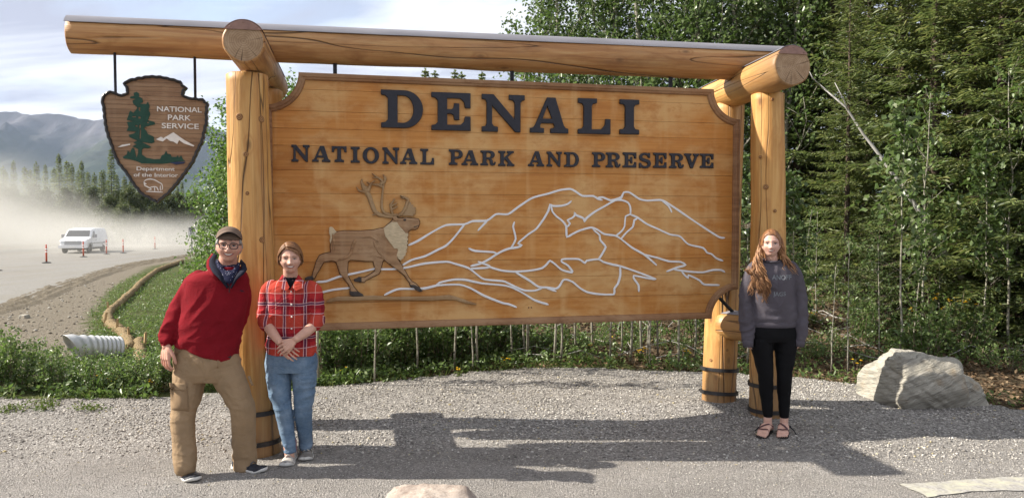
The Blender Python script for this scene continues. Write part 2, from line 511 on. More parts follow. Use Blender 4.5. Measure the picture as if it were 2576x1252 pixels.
# worn painted stripe at the edge of the lot
t = NT('worn_paint')
vec = t.mapping(src='World')
pn = t.noise(vec, 7, 6, 0.7); pv = t.voro(vec, 62, out=1)
WPAINT = t.fin(t.mix(t.ramp(pn, [(0.36, (0.1, 0.1, 0.1)), (0.56, (1, 1, 1))]), (0.43, 0.415, 0.315), t.mix(pv, (0.2, 0.19, 0.18), (0.40, 0.385, 0.36))), 0.85, pv, 0.3, 0.006)
m = MB()
edge_a = [on_z(x, y, 0.0) for x, y in ((2262, 1222), (2380, 1214), (2480, 1206), (2576, 1200), (2760, 1188))]
edge_b = [on_z(x, y, 0.0) for x, y in ((2335, 1258), (2420, 1246), (2500, 1241), (2576, 1238), (2760, 1225))]
nseg = 40
def lerp_line(L, u):
    u *= len(L) - 1; i = min(int(u), len(L) - 2); return L[i].lerp(L[i + 1], u - i)
vs = []
for i in range(nseg + 1):
    for j in range(7):
        p = lerp_line(edge_a, i / nseg).lerp(lerp_line(edge_b, i / nseg), j / 6)
        vs.append((p.x + 0.01 * fbm(p.x * 9, p.y * 9, 2), p.y + 0.02 * fbm(p.x * 9, p.y * 9, 6), lot_z(p.x, p.y) + 0.006))
fs = [(i * 7 + j, i * 7 + j + 1, (i + 1) * 7 + j + 1, (i + 1) * 7 + j) for i in range(nseg) for j in range(6)]
tag(link('painted_line', np_mesh('painted_line', vs, fs), None, WPAINT), kind='structure')

# ------------------------------------------------------------------ road
NEAR = [(-13, -30), (-13.4, 0), (-14.2, 12), (-15.5, 23.4), (-17.3, 28.9), (-20.0, 37), (-22.5, 45.7), (-23.6, 52), (-24.4, 59), (-24.6, 68), (-23.0, 82), (-18, 105), (-8, 130)]
FARE = [(-33, -30), (-34, 0), (-35, 12), (-36.5, 23.4), (-38, 28.9), (-41, 37), (-44, 45.7), (-45, 52), (-46, 59), (-46, 68), (-44.0, 84), (-37, 112), (-24, 142)]
def spl(L, u):
    u *= len(L) - 1; i = min(int(u), len(L) - 2); f = u - i
    p0, p1, p2, p3 = (Vector((*L[max(0, min(len(L) - 1, k))], 0)) for k in (i - 1, i, i + 1, i + 2))
    return 0.5 * ((2 * p1) + (p2 - p0) * f + (2 * p0 - 5 * p1 + 4 * p2 - p3) * f * f + (3 * p1 - p0 - 3 * p2 + p3) * f ** 3)
t = NT('road_gravel')
vec = t.mapping(src='World')
n2 = t.noise(vec, 9, 6, 0.7); c1 = t.voro(vec, 30, out=1); n0 = t.noise(t.mapping((1.2, 0.16, 1), rot=(0, 0, 0.22), src='World'), 1.0, 5)
rd = t.mix(0.35, t.ramp(n2, [(0.3, (0.155, 0.15, 0.135)), (0.7, (0.25, 0.24, 0.22))]), t.ramp(c1, [(0, (0.11, 0.105, 0.10)), (1, (0.36, 0.345, 0.32))]))
rd = t.mix(t.ramp(n0, [(0.42, (0, 0, 0)), (0.62, (0.75, 0.75, 0.75))]), rd, (0.20, 0.187, 0.16))
ROADM = t.fin(rd, 0.9, n2, 0.5, 0.03, spec=0.15)
vs, nu, nv = [], 120, 14
for i in range(nu + 1):
    a, b = spl(NEAR, i / nu), spl(FARE, i / nu)
    for j in range(nv + 1):
        p = a.lerp(b, j / nv)
        e = min(j, nv - j) / nv
        vs.append((p.x, p.y, -0.90 + 0.02 + 0.12 * min(1, e * 4) + 0.03 * fbm(p.x * 0.5, p.y * 0.25, 7) + sst(60, 300, p.y) * 1.5))
fs = [(i * (nv + 1) + j, i * (nv + 1) + j + 1, (i + 1) * (nv + 1) + j + 1, (i + 1) * (nv + 1) + j) for i in range(nu) for j in range(nv)]
tag(link('road', np_mesh('road', vs, fs, True), None, ROADM), kind='structure')
ROADZ = -0.78
# windrow of graded dirt along the road edge, ridged by the grader
t = NT('windrow_dirt')
vec = t.mapping(src='World')
n2 = t.noise(vec, 11, 6, 0.7)
WROW = t.fin(t.ramp(n2, [(0.25, (0.085, 0.070, 0.048)), (0.6, (0.175, 0.15, 0.112)), (0.8, (0.26, 0.235, 0.185))]), 0.95, n2, 0.9, 0.05, spec=0.1)
vs, fs = [], []
NU, NW = 420, 17
for i in range(NU + 1):
    u = 0.12 + 0.62 * i / NU
    a, b = spl(NEAR, u), spl(FARE, u)
    side = (a - b).normalized()
    for j in range(NW):
        w = (j / (NW - 1) - 0.5)
        p = a + side * (w * 1.7 - 0.1 + 0.12 * fbm(u * 40, 3.0, 2))
        h = 0.13 * (1 - (2 * w) ** 2) * (0.75 + 0.35 * fbm(u * 60, w * 2, 1)) + 0.045 * sin(j * 2.1 + 1.2 * fbm(u * 30, 1, 1)) * (1 - (2 * w) ** 2) + 0.05 * fbm(p.x * 2.5, p.y * 2.5, 4) * (1 - (2 * w) ** 2)
        vs.append((p.x, p.y, -0.95 + max(0, h) + (0.0 if 0 < j < NW - 1 else -0.04)))
fs = [(i * NW + j, i * NW + j + 1, (i + 1) * NW + j + 1, (i + 1) * NW + j) for i in range(NU) for j in range(NW - 1)]
tag(link('dirt_windrow', np_mesh('dirt_windrow', vs, fs, True), None, WROW), kind='structure')
# clods and stones on the bare bank
P, sz = [], []
while len(P) < 3000:
    y = random.uniform(9, 34); x = random.uniform(-0.72, -0.3) * y
    if inside(BANK, x, y) and random.random() > 0.12: continue
    if lowness(x, y) < 0.2: continue
    a = spl(NEAR, 0.25)
    if x < -14.4 - max(0, y - 20) * 0.33: continue
    r = 0.010 + 0.045 * random.random() ** 5
    P.append((x, y, terrain_z(x, y) + r * 0.2)); sz.append(r)
t = NT('bank_clod')
gi = t.n.new('ShaderNodeNewGeometry')
CLOD = t.fin(t.ramp(gi.outputs['Random Per Island'], [(0, (0.12, 0.10, 0.075)), (0.6, (0.25, 0.225, 0.18)), (1, (0.42, 0.40, 0.36))]), 0.95, spec=0.1)
scatter_stones('bank_stones', np.array(P), np.array(sz), CLOD)

# ------------------------------------------------------------------ mountains
RIDGE_PX = [(-900, 330), (-600, 300), (-350, 312), (-150, 296), (0, 286), (60, 288), (110, 285), (150, 283), (185, 292), (215, 300), (235, 304), (262, 297), (300, 292), (345, 286), (400, 284), (450, 290), (490, 302), (520, 316), (570, 336),
            (640, 352), (720, 340), (800, 356), (900, 380), (1100, 400), (1400, 420), (1800, 410), (2400, 430), (3200, 400)]
RY = 3100.0
RW = [on_y(px, py, RY) for px, py in RIDGE_PX]
RXs = np.array([p.x for p in RW]); RZs = np.array([p.z for p in RW])
def mount_z(x, y):
    # each place takes the height of the crest that stands behind it on its own spur
    R = float(np.interp(x, RXs, RZs))
    tt = (y - 1250) / (RY - 1250)
    if tt <= 1.0:
        base = max(0.0, tt) ** 1.25
        spur = 1 - abs(MN.fractal(Vector((x / 420 + y / 1500, y / 2600, 0.3)), 0.9, 2.1, 5)) * 1.4
        k = base * (1 - 0.85 * (1 - tt) ** 0.6 * (1 - spur)) if tt > 0 else 0
        z = R * k
        z += 34 * MN.fractal(Vector((x / 110, y / 160, 2)), 0.8, 2.2, 5) * min(1, tt * 2.5 if tt > 0 else 0) * (0.35 + 0.65 * min(1, (1 - tt) * 6))
    else:
        z = R * (1 - (tt - 1) * 0.9) + 15 * MN.fractal(Vector((x / 110, y / 160, 2)), 0.8, 2.2, 5)
    if abs(y - RY) < 90: z += 7 * MN.fractal(Vector((x / 28, 0.7, 4)), 0.7, 2.3, 5)
    return max(z, -30) if tt > 0 else -6
mx = np.arange(-4200, 4300, 22.0)
my = np.concatenate([np.arange(1240, 3000, 32.0), np.arange(3000, 3200, 14.0), np.arange(3200, 3700, 60.0)])
t = NT('mountain_rock')
vec = t.mapping(src='World')
n1 = t.noise(t.mapping((0.010, 0.003, 0.004), src='World'), 1.0, 7, 0.62); n2 = t.noise(t.mapping((0.0035, 0.0035, 0.006), src='World'), 1.0, 6, 0.6)
hz = t.math('ADD', t.math('DIVIDE', t.sep(vec)[2], 430.0), t.math('MULTIPLY', t.math('SUBTRACT', n2, 0.5), 0.55))
rock = t.ramp(n1, [(0.34, (0.026, 0.024, 0.031)), (0.52, (0.062, 0.056, 0.066)), (0.70, (0.125, 0.115, 0.122))])
tundra = t.ramp(n1, [(0.36, (0.020, 0.027, 0.020)), (0.62, (0.048, 0.052, 0.036))])
spruce_c = t.ramp(n1, [(0.3, (0.018, 0.03, 0.02)), (0.7, (0.04, 0.055, 0.03))])
cm = t.mix(t.ramp(hz, [(0.30, (0, 0, 0)), (0.42, (1, 1, 1))]), spruce_c, t.mix(t.ramp(hz, [(0.55, (0, 0, 0)), (0.78, (1, 1, 1))]), tundra, rock))
MROCK = t.fin(cm, 0.95, n1, 0.6, 20.0, spec=0.05)
tag(link('mountains', grid_mesh('mountains', mx, my, mount_z), None, MROCK), kind='structure')

# ------------------------------------------------------------------ the log frame and its boards
PSI = math.atan(0.228)
P0 = Vector((-1.973, 6.197, 0.0))                      # foot of the board's face at its near end
AX = Vector((cos(PSI), sin(PSI), 0)); AN = Vector((sin(PSI), -cos(PSI), 0))   # along the board; towards the viewer
def pl(px, py, off=0.0):
    """a point of the photograph on the board's face -> (along, up)"""
    p = on_plane(px, py, P0 + AN * off, AN) - P0
    return (p.dot(AX), p.z)
def pls(x, y, off=0.0): return pl(*S(x, y), off)

def wood_log(name, base, dark, light, stain=0.35):
    if name in MATS: return MATS[name]
    t = NT(name)
    rnd = t.rand()
    off = t.n.new('ShaderNodeCombineXYZ')
    t.l.new(t.math('MULTIPLY', rnd, 13.0), off.inputs[0]); t.l.new(t.math('MULTIPLY', rnd, 7.0), off.inputs[2])
    ad = t.n.new('ShaderNodeVectorMath'); ad.operation = 'ADD'
    t.l.new(t.tc.outputs['Object'], ad.inputs[0]); t.l.new(off.outputs[0], ad.inputs[1])
    src = ad.outputs[0]
    grain = t.noise(t.mapping((26, 26, 1.3), src=src), 1.0, 6, 0.6, 0.6)
    big = t.noise(t.mapping((2.2, 2.2, 0.9), src=src), 1.0, 5, 0.6, 0.8)
    blot = t.noise(t.mapping((7, 7, 2.4), src=src), 1.0, 4, 0.6, 0.4)
    col = t.ramp(grain, [(0.28, dark), (0.5, base), (0.72, light)])
    col = t.mix(t.ramp(big, [(0.40, (0, 0, 0)), (0.66, (stain, stain, stain))]), col, light)
    col = t.mix(t.ramp(blot, [(0.50, (0, 0, 0)), (0.70, (0.8, 0.8, 0.8))]), col, dark)
    strk = t.noise(t.mapping((11, 11, 0.55), src=src), 1.0, 5, 0.65, 0.3)
    col = t.mix(t.ramp(strk, [(0.52, (0, 0, 0)), (0.70, (0.6, 0.6, 0.6))]), col, tuple(q * 0.62 for q in dark))
    # drying checks: thin dark lines that run with the grain
    ch = t.noise(t.mapping((3.1, 3.1, 0.24), src=src), 1.0, 2, 0.4, 0.1)
    crack = t.ramp(t.math('ABSOLUTE', t.math('SUBTRACT', ch, 0.5)), [(0.0, (1, 1, 1)), (0.006, (0.0, 0.0, 0.0))])
    ch2 = t.noise(t.mapping((5.5, 5.5, 0.32), src=src), 1.0, 2, 0.4, 0.1)
    crack2 = t.ramp(t.math('ABSOLUTE', t.math('SUBTRACT', ch2, 0.44)), [(0.0, (0.8, 0.8, 0.8)), (0.005, (0.0, 0.0, 0.0))])
    # scattered small dark marks where branches were shaved
    kn = t.voro(t.mapping((5.0, 5.0, 2.4), src=src), 1.0)
    knot = t.ramp(kn, [(0.05, (1, 1, 1)), (0.13, (0, 0, 0))])
    col = t.mix(t.math('MULTIPLY', knot, 0.65), col, (0.10, 0.045, 0.018))
    ring = t.ramp(kn, [(0.12, (0, 0, 0)), (0.16, (0.5, 0.5, 0.5)), (0.22, (0, 0, 0))])
    col = t.mix(ring, col, dark)
    ck = t.math('MAXIMUM', crack, crack2)
    col = t.mix(ck, col, (0.03, 0.014, 0.007))
    bump = t.math('SUBTRACT', t.math('ADD', t.math('MULTIPLY', grain, 0.3), t.math('MULTIPLY', blot, 0.8)), t.math('MULTIPLY', ck, 3.0))
    rough = t.ramp(blot, [(0.3, (0.38, 0.38, 0.38)), (0.7, (0.6, 0.6, 0.6))])
    oz = t.sep(t.tc.outputs['Object'])[2]
    low = t.n.new('ShaderNodeMapRange'); low.inputs[1].default_value = 0.12; low.inputs[2].default_value = 0.75; low.inputs[3].default_value = 0.7; low.inputs[4].default_value = 0.0
    t.l.new(t.math('ADD', oz, t.math('MULTIPLY', t.math('SUBTRACT', blot, 0.5), 0.9)), low.inputs[0])
    if 'post' in name: col = t.mix(low.outputs[0], col, (0.17, 0.105, 0.058))
    gw = t.noise(t.mapping((3.3, 3.3, 0.7), src=src), 1.0, 6, 0.7, 0.5)
    col = t.mix(t.ramp(gw, [(0.55, (0, 0, 0)), (0.72, (0.45, 0.45, 0.45))]), col, (0.36, 0.235, 0.12))
    MATS[name] = t.fin(col, rough, bump, 0.6, 0.014, spec=0.35)
    return MATS[name]
W_POST = wood_log('peeled_log_post', (0.525, 0.275, 0.080), (0.385, 0.17, 0.045), (0.64, 0.395, 0.15))
W_BEAM = wood_log('peeled_log_beam', (0.41, 0.205, 0.074), (0.255, 0.107, 0.036), (0.51, 0.315, 0.135), 0.3)
t = NT('log_end_grain')
sx, sy, sz_ = t.sep(t.tc.outputs['Object'])
rad = t.math('SQRT', t.math('ADD', t.math('MULTIPLY', sx, sx), t.math('MULTIPLY', sy, sy)))
wob = t.noise(t.mapping((9, 9, 0.1)), 1.0, 4)
rings_ = t.math('SINE', t.math('MULTIPLY', t.math('ADD', rad, t.math('MULTIPLY', wob, 0.03)), 420.0))
ang = t.math('ARCTAN2', sy, sx)
cmb = t.n.new('ShaderNodeCombineXYZ'); t.l.new(t.math('MULTIPLY', t.math('COSINE', ang), 1.2), cmb.inputs[0]); t.l.new(t.math('MULTIPLY', t.math('SINE', ang), 1.2), cmb.inputs[1]); t.l.new(t.math('MULTIPLY', rad, 0.5), cmb.inputs[2])
an = t.noise(cmb.outputs[0], 1.6, 3)
chk = t.ramp(t.math('ABSOLUTE', t.math('SINE', t.math('ADD', t.math('MULTIPLY', ang, 3.0), t.math('ADD', t.math('MULTIPLY', an, 4.2), t.math('MULTIPLY', t.rand(), 9.0))))), [(0.0, (1, 1, 1)), (0.11, (0, 0, 0))])
chk = t.math('MULTIPLY', chk, t.ramp(t.noise(t.mapping((5, 5, 0.1)), 1.0, 3), [(0.42, (0, 0, 0)), (0.55, (1, 1, 1))]))
en = t.noise(t.mapping((14, 14, 1)), 1.0, 5)
ec = t.ramp(en, [(0.3, (0.26, 0.17, 0.10)), (0.7, (0.42, 0.30, 0.19))])
ec = t.mix(t.ramp(rings_, [(0.0, (0, 0, 0)), (1.0, (0.35, 0.35, 0.35))]), ec, (0.17, 0.095, 0.05))
ec = t.mix(t.math('MULTIPLY', chk, 0.85), ec, (0.04, 0.02, 0.012))
W_END = t.fin(ec, 0.8, t.math('SUBTRACT', en, chk), 0.6, 0.01, spec=0.2)
METALCAP = simple('cap_flashing', (0.21, 0.205, 0.225), 0.5, 0.2, 5, 0.1, 0.15, (1, 1, 0.3))
ENDCAP = simple('end_cap_metal', (0.26, 0.155, 0.125), 0.6, 0.25, 9, 0.0, 0.15)
IRON = simple('black_iron', (0.022, 0.022, 0.025), 0.5, 0.3, 30, 0.5, 0.1)
BANDM = simple('steel_band', (0.045, 0.042, 0.042), 0.5, 0.35, 25, 0.5, 0.15)

frame = empty('log_sign_frame', tuple(P0), PSI, 'rustic frame of thick peeled logs with a capped top beam that carries both wooden signs', 'sign frame')
FR_INV = (Matrix.Translation(P0) @ Matrix.Rotation(PSI, 4, 'Z')).inverted()

def place_along(o, a, b):
    """put a mesh built along its own z from a to b (world), as child of frame"""
    d = (b - a); q = d.to_track_quat('Z', 'Y')
    o.parent = frame
    o.matrix_basis = FR_INV @ (Matrix.Translation(a) @ q.to_matrix().to_4x4())
def log_mesh(name, L, r0, r1, n=40, wob=0.035, seed=0, flare=None, round_end=0.012, facet=0.0):
    nr = max(12, int(L / 0.055))
    R = []
    zs = [0.0] + [round_end * 0.6 + (L - 1.2 * round_end) * i / nr for i in range(nr + 1)] + [L]
    for k, z in enumerate(zs):
        r = r0 + (r1 - r0) * z / L
        if flare: r *= 1 + flare * exp(-z / 0.25)
        if k in (0, len(zs) - 1): r -= round_end
        ring = []
        for i in range(n):
            a = 2 * pi * i / n
            w = 1 + wob * MN.noise(Vector((cos(a) * 1.1 + seed * 3.7, sin(a) * 1.1, z * 1.3))) + wob * 0.45 * MN.noise(Vector((cos(a) * 3 + seed, sin(a) * 3, z * 3.5)))
            ring.append((cos(a) * r * w, sin(a) * r * w, z))
        R.append(ring)
    m = MB(); m.rings(R, 0, caps=False)
    nn = len(R)
    for ri, flip in ((0, True), (nn - 1, False)):           # end faces as fans with end grain
        c = len(m.v); m.v.append((0, 0, zs[ri]))
        for i in range(n):
            q = (i + 1) % n
            f = (c, ri * n + i, ri * n + q)
            m.f.append(f[::-1] if flip else f); m.m.append(1)
    me = m.mesh(name)
    sm = [mi == 0 for mi in m.m]
    me.polygons.foreach_set('use_smooth', sm)
    return me
def make_log(name, a, b, r0, r1, mat, seed, **kw):
    o = link(name, log_mesh(name, (b - a).length, r0, r1, seed=seed, **kw), None, [mat, W_END])
    place_along(o, a, b)
    return o
def shell(name, parent, L0, L1, rf, a0, a1, th, mat, n=22, nl=24, seed=0):
    """sheet bent over a log: local frame of its log, angles measured in the log's own x,y"""
    vs, fs = [], []
    for i in range(nl + 1):
        z = L0 + (L1 - L0) * i / nl
        for k in range(n + 1):
            a = a0 + (a1 - a0) * k / n
            edge = 0.006 * MN.noise(Vector((z * 4, seed + (0 if k < n / 2 else 9), 0))) if k in (0, n) else 0
            r = rf(z)
            for rr in (r + edge * 0.3, r + th):
                vs.append((cos(a + edge * 3) * rr, sin(a + edge * 3) * rr, z))
    w = (n + 1) * 2
    for i in range(nl):
        for k in range(n):
            o = i * w + k * 2
            fs.append((o + 1, o + 3, o + w + 3, o + w + 1)); fs.append((o, o + w, o + w + 2, o + 2))
        for k in (0, n):
            o = i * w + k * 2
            fs.append((o, o + 1, o + w + 1, o + w))
    for i in (0, nl):
        for k in range(n):
            o = i * w + k * 2
            fs.append((o, o + 2, o + 3, o + 1))
    me = MB().add(vs, fs).mesh(name, False)
    o = link(name, me, parent, mat)
    return o
# posts: measured from where they meet the gravel
def zat(p, z): return Vector((p.x, p.y, z))
LF_b = Vector((-1.925, 5.80, -0.05)); LF_t = Vector((on_y(621, 200, 5.80).x, 5.80, 2.83))
RF_b = Vector((2.29, 6.86, -0.05)); RF_t = Vector((on_y(1931, 230, 6.86).x, 6.86, 2.86))
RR_b = Vector((on_y(1808, 1000, 7.25).x, 7.25, -0.05)); RR_t = Vector((2.09, 7.50, 2.86))
LR_b = Vector((-2.075, 6.55, -0.05)); LR_t = Vector((-2.09, 6.62, 2.85))
post_lf = make_log('post', LF_b, LF_t, 0.172, 0.150, W_POST, 3, flare=0.03)
post_rf = make_log('post', RF_b, RF_t, 0.162, 0.141, W_POST, 8, flare=0.03)
post_rr = make_log('post', RR_b, RR_t, 0.160, 0.14, W_POST, 15)
post_lr = make_log('post', LR_b, LR_t, 0.160, 0.14, W_POST, 21)
def band(post, z, r):
    m = MB(); R = []
    for zz, rr in ((-0.016, r - 0.01), (-0.016, r + 0.006), (0.016, r + 0.006), (0.016, r - 0.01)):
        R.append([(cos(2 * pi * i / 40) * rr, sin(2 * pi * i / 40) * rr, z + zz) for i in range(40)])
    m.rings(R, caps=False)
    m.box((r + 0.010, 0, z), (0.010, 0.022, 0.013))
    return m.build('steel_band', BANDM, post)
band(post_lf, 0.15, 0.182); band(post_lf, 0.375, 0.179)
band(post_rf, 0.125, 0.173); band(post_rf, 0.35, 0.171)
band(post_rr, 0.185, 0.170); band(post_rr, 0.40, 0.168)
band(post_lr, 0.16, 0.170); band(post_lr, 0.46, 0.168)
# cross logs on top
LCf = on_y(613, 105, 5.36); LCb = on_y(687, 219, 7.28)
RCf = on_y(1994, 166, 6.40); RCb = on_y(1778, 256, 7.95)
def cap_for(parent, L, r0, r1, up_local, th, half, mat, name='metal_cap', pad=0.004, nl=24, seed=0, r_is=None):
    a = atan2(up_local.y, up_local.x)
    return shell(name, parent, -0.004, L + 0.004, lambda z: (r0 + (r1 - r0) * max(0, min(L, z)) / L) * 1.018 + pad, a - half, a + half, th, mat, nl=nl, seed=seed)
def up_in(o):
    return (o.matrix_basis.to_3x3().inverted() @ Vector((0, 0, 1)))
cl = make_log('cross_log', LCf, LCb, 0.142, 0.134, W_BEAM, 31)
cap_for(cl, (LCb - LCf).length, 0.142, 0.134, up_in(cl), 0.003, 0.98, ENDCAP, seed=3)
cr = make_log('cross_log', RCf, RCb, 0.163, 0.150, W_POST, 37)
cap_for(cr, (RCb - RCf).length, 0.163, 0.150, up_in(cr), 0.003, 0.66, METALCAP, seed=4)
# metal plates closing the top of the two front ends
for o, r in ((cl, 0.142), (cr, 0.163)):
    u = up_in(o); a = atan2(u.y, u.x); half = 0.98 if o is cl else 0.95
    rr = r * 1.02
    pts = [(cos(a + half * (2 * k / 16 - 1)) * rr, sin(a + half * (2 * k / 16 - 1)) * rr) for k in range(17)]
    m = MB()
    vs = [(x, y, z) for z in (-0.004, -0.008) for x, y in pts]
    m.add(vs, [tuple(range(17)), tuple(range(33, 16, -1))] + [(k, k + 17, (k + 1) % 17 + 17, (k + 1) % 17) for k in range(17)])
    for k in (2, 8, 14):
        q = Vector((pts[k][0], pts[k][1], 0)) * 0.90
        m.ell((q.x, q.y, -0.009), (0.006, 0.006, 0.003), 8, 5)
    m.build('end_cap', ENDCAP, o)
# low cross logs, between front and rear posts through the notches of the board
RLb = on_y(1812, 815, 7.28); RLf = Vector((2.27, 6.95, RLb.z + 0.0))
d = (RLb - RLf).normalized()
lo_r = make_log('cross_log', RLf - d * 0.20, RLb - d * 0.02, 0.135, 0.132, W_POST, 44)
cap_for(lo_r, (RLb - RLf).length + 0.18, 0.135, 0.132, up_in(lo_r), 0.003, 0.62, METALCAP, seed=6)
LLf = Vector((-1.90, 5.62, 0.89)); LLb = Vector((-2.10, 6.90, 0.89))
lo_l = make_log('cross_log', LLf + (LLb - LLf) * 0.12, LLb, 0.135, 0.132, W_POST, 47)
# main beam
BOFF = -0.06
def beam_pt(px, ytop, ybot):
    a = on_plane(px, ytop, P0 + AN * BOFF, AN); b = on_plane(px, ybot, P0 + AN * BOFF, AN)
    return (a + b) / 2, (a.z - b.z) / 2
(bl, rl), (br_, rr_) = beam_pt(176, 46, 132), beam_pt(1905, 119, 203)
bdir = (br_ - bl).normalized()
BR0, BR1 = 0.137, 0.158
bend = br_ + bdir * 0.32
beam = make_log('beam', bl, bend, BR0, BR1, W_BEAM, 52, wob=0.05)
cap_for(beam, (bend - bl).length, BR0, BR1, up_in(beam), 0.004, 1.02, METALCAP, nl=60, seed=8)
# knots proud of the posts, with their own rings
t = NT('knot_wood')
kx, ky, kz = t.sep(t.tc.outputs['Object'])
kr = t.math('SQRT', t.math('ADD', t.math('MULTIPLY', kx, kx), t.math('MULTIPLY', kz, kz)))
KNOT = t.fin(t.ramp(t.math('SINE', t.math('MULTIPLY', kr, 520.0)), [(0, (0.20, 0.095, 0.036)), (1, (0.40, 0.215, 0.082))]), 0.6)
def knot(post, px, py, r):
    M = post.matrix_basis
    d = ray(px, py)
    mw = FR_INV.inverted() @ M
    inv = mw.inverted()
    o = inv @ CAM; dd = (inv.to_3x3() @ d)
    a = dd.x ** 2 + dd.y ** 2; b = 2 * (o.x * dd.x + o.y * dd.y); rr = 0.157
    c = o.x ** 2 + o.y ** 2 - rr * rr
    disc = b * b - 4 * a * c
    if disc < 0: return
    tt = (-b - sqrt(disc)) / (2 * a); p = o + dd * tt
    m = MB()
    R = []
    for k, (q, h) in enumerate(((1.0, -0.014), (1.0, -0.002), (0.80, 0.004), (0.62, 0.001), (0.3, 0.003))):
        R.append([(cos(2 * pi * i / 18) * r * q * (1 + 0.08 * sin(3 * i)), -h, sin(2 * pi * i / 18) * r * q) for i in range(18)])
    m.rings(R)
    ob = m.build('knot', KNOT, post, True)
    an_ = atan2(p.y, p.x)
    ob.matrix_basis = Matrix.Translation((p.x, p.y, p.z)) @ Matrix.Rotation(an_ + pi / 2, 4, 'Z')
    return ob
for px, py, r in ((620, 858, 0.038), (618, 388, 0.020), (602, 294, 0.026), (658, 300, 0.026), (660, 603, 0.024), (622, 486, 0.015), (640, 998, 0.026)): knot(post_lf, px, py, r)
for px, py, r in ((1926, 470, 0.022), (1912, 395, 0.014), (1944, 250, 0.013), (1950, 530, 0.015)): knot(post_rf, px, py, r)
for px, py, r in ((1788, 905, 0.016), (1829, 880, 0.014)): knot(post_rr, px, py, r)

# ------------------------------------------------------------------ the big board
board = empty('park_sign_board', tuple(P0), PSI, 'large stained plank sign board with raised black letters, carved caribou and white mountain lines', 'sign')
def stained(name, base, dark, light, pale):
    t = NT(name)
    rnd = t.rand()
    vec = t.mapping((1, 1, 1), src='Object')
    off = t.n.new('ShaderNodeCombineXYZ'); t.l.new(t.math('MULTIPLY', rnd, 31.0), off.inputs[0]); t.l.new(t.math('MULTIPLY', rnd, 17.0), off.inputs[1])
    ad = t.n.new('ShaderNodeVectorMath'); ad.operation = 'ADD'; t.l.new(vec, ad.inputs[0]); t.l.new(off.outputs[0], ad.inputs[1])
    grain = t.noise(t.mapping((1.1, 6, 38), src=ad.outputs[0]), 1.0, 6, 0.6, 0.4)
    fine = t.noise(t.mapping((3.5, 8, 150), src=ad.outputs[0]), 1.0, 4, 0.6)
    cloud = t.noise(t.mapping((1.6, 1, 3.0), src='Object'), 1.0, 6, 0.62, 0.3)
    blot = t.noise(t.mapping((5, 1, 9), src='Object'), 1.0, 5, 0.65)
    drip = t.noise(t.mapping((7.5, 1, 0.8), src='Object'), 1.0, 3, 0.5)
    col = t.ramp(grain, [(0.3, dark), (0.52, base), (0.74, light)])
    col = t.mix(t.math('MULTIPLY', t.math('SUBTRACT', fine, 0.3), 0.25, clamp=True), col, dark)
    tint = t.n.new('ShaderNodeHueSaturation'); t.l.new(col, tint.inputs['Color'])
    t.l.new(t.math('ADD', 0.92, t.math('MULTIPLY', rnd, 0.16)), tint.inputs['Value'])
    col = tint.outputs[0]
    col = t.mix(t.ramp(cloud, [(0.44, (0, 0, 0)), (0.64, (0.85, 0.85, 0.85))]), col, pale)
    col = t.mix(t.ramp(drip, [(0.54, (0, 0, 0)), (0.68, (0.6, 0.6, 0.6))]), col, pale)
    col = t.mix(t.ramp(blot, [(0.52, (0, 0, 0)), (0.70, (0.75, 0.75, 0.75))]), col, dark)
    return t.fin(col, t.ramp(cloud, [(0.3, (0.42, 0.42, 0.42)), (0.7, (0.62, 0.62, 0.62))]), t.math('ADD', grain, fine), 0.22, 0.006, spec=0.3)
W_PLANK = stained('stained_plank', (0.50, 0.218, 0.050), (0.40, 0.152, 0.030), (0.555, 0.27, 0.078), (0.61, 0.375, 0.155))
W_TRIM = stained('stained_trim', (0.235, 0.118, 0.054), (0.16, 0.072, 0.030), (0.32, 0.175, 0.085), (0.34, 0.205, 0.11))
BLACKP = simple('black_letter_paint', (0.020, 0.021, 0.030), 0.5, 0.2, 30, 0, 0.08, spec=0.35)
WHITEP = simple('white_line_paint', (0.72, 0.73, 0.74), 0.5, 0.06, 14, 0, 0.05)
CARVED = stained('carved_relief', (0.315, 0.178, 0.085), (0.18, 0.092, 0.040), (0.42, 0.26, 0.135), (0.42, 0.28, 0.16))
ANTLER = stained('carved_antler', (0.30, 0.185, 0.085), (0.19, 0.10, 0.042), (0.38, 0.25, 0.13), (0.38, 0.26, 0.14))
MANE = simple('pale_mane', (0.52, 0.42, 0.27), 0.7, 0.18, 26, 0, 0.3, (1, 1, 3))
HOOF = simple('dark_hoof', (0.05, 0.04, 0.035), 0.5, 0.3, 30)

u0 = pl(667, 400)[0]; u1 = pl(1857, 400)[0]
vt = (pl(760, 184)[1] + pl(1770, 225)[1]) / 2
vb = (pl(820, 829)[1] + pl(1770, 801)[1]) / 2
rc = pl(1857, 225)[0] - pl(1790, 225)[0]
seam_px = [257, 306, 346, 385, 440, 493, 547, 586.5, 649, 691, 742.6]
seams = [vt] + [pl(1655, y)[1] for y in seam_px] + [vb]
def xb(v, inset=0.0):
    """left and right limit of the notched board at height v"""
    r = rc + inset
    L, R = u0 + inset, u1 - inset
    for T in (vt, vb):
        dv = abs(T - v)
        if dv < r:
            e = sqrt(max(0.0, r * r - dv * dv))
            L = max(L, u0 + e); R = min(R, u1 - e)
    return L, R
def strip_poly(v0, v1, inset, n=8):
    Lp, Rp = [], []
    for k in range(n + 1):
        v = v0 + (v1 - v0) * k / n
        a, b = xb(v, inset)
        Lp.append((a, v)); Rp.append((b, v))
    return Rp + Lp[::-1]
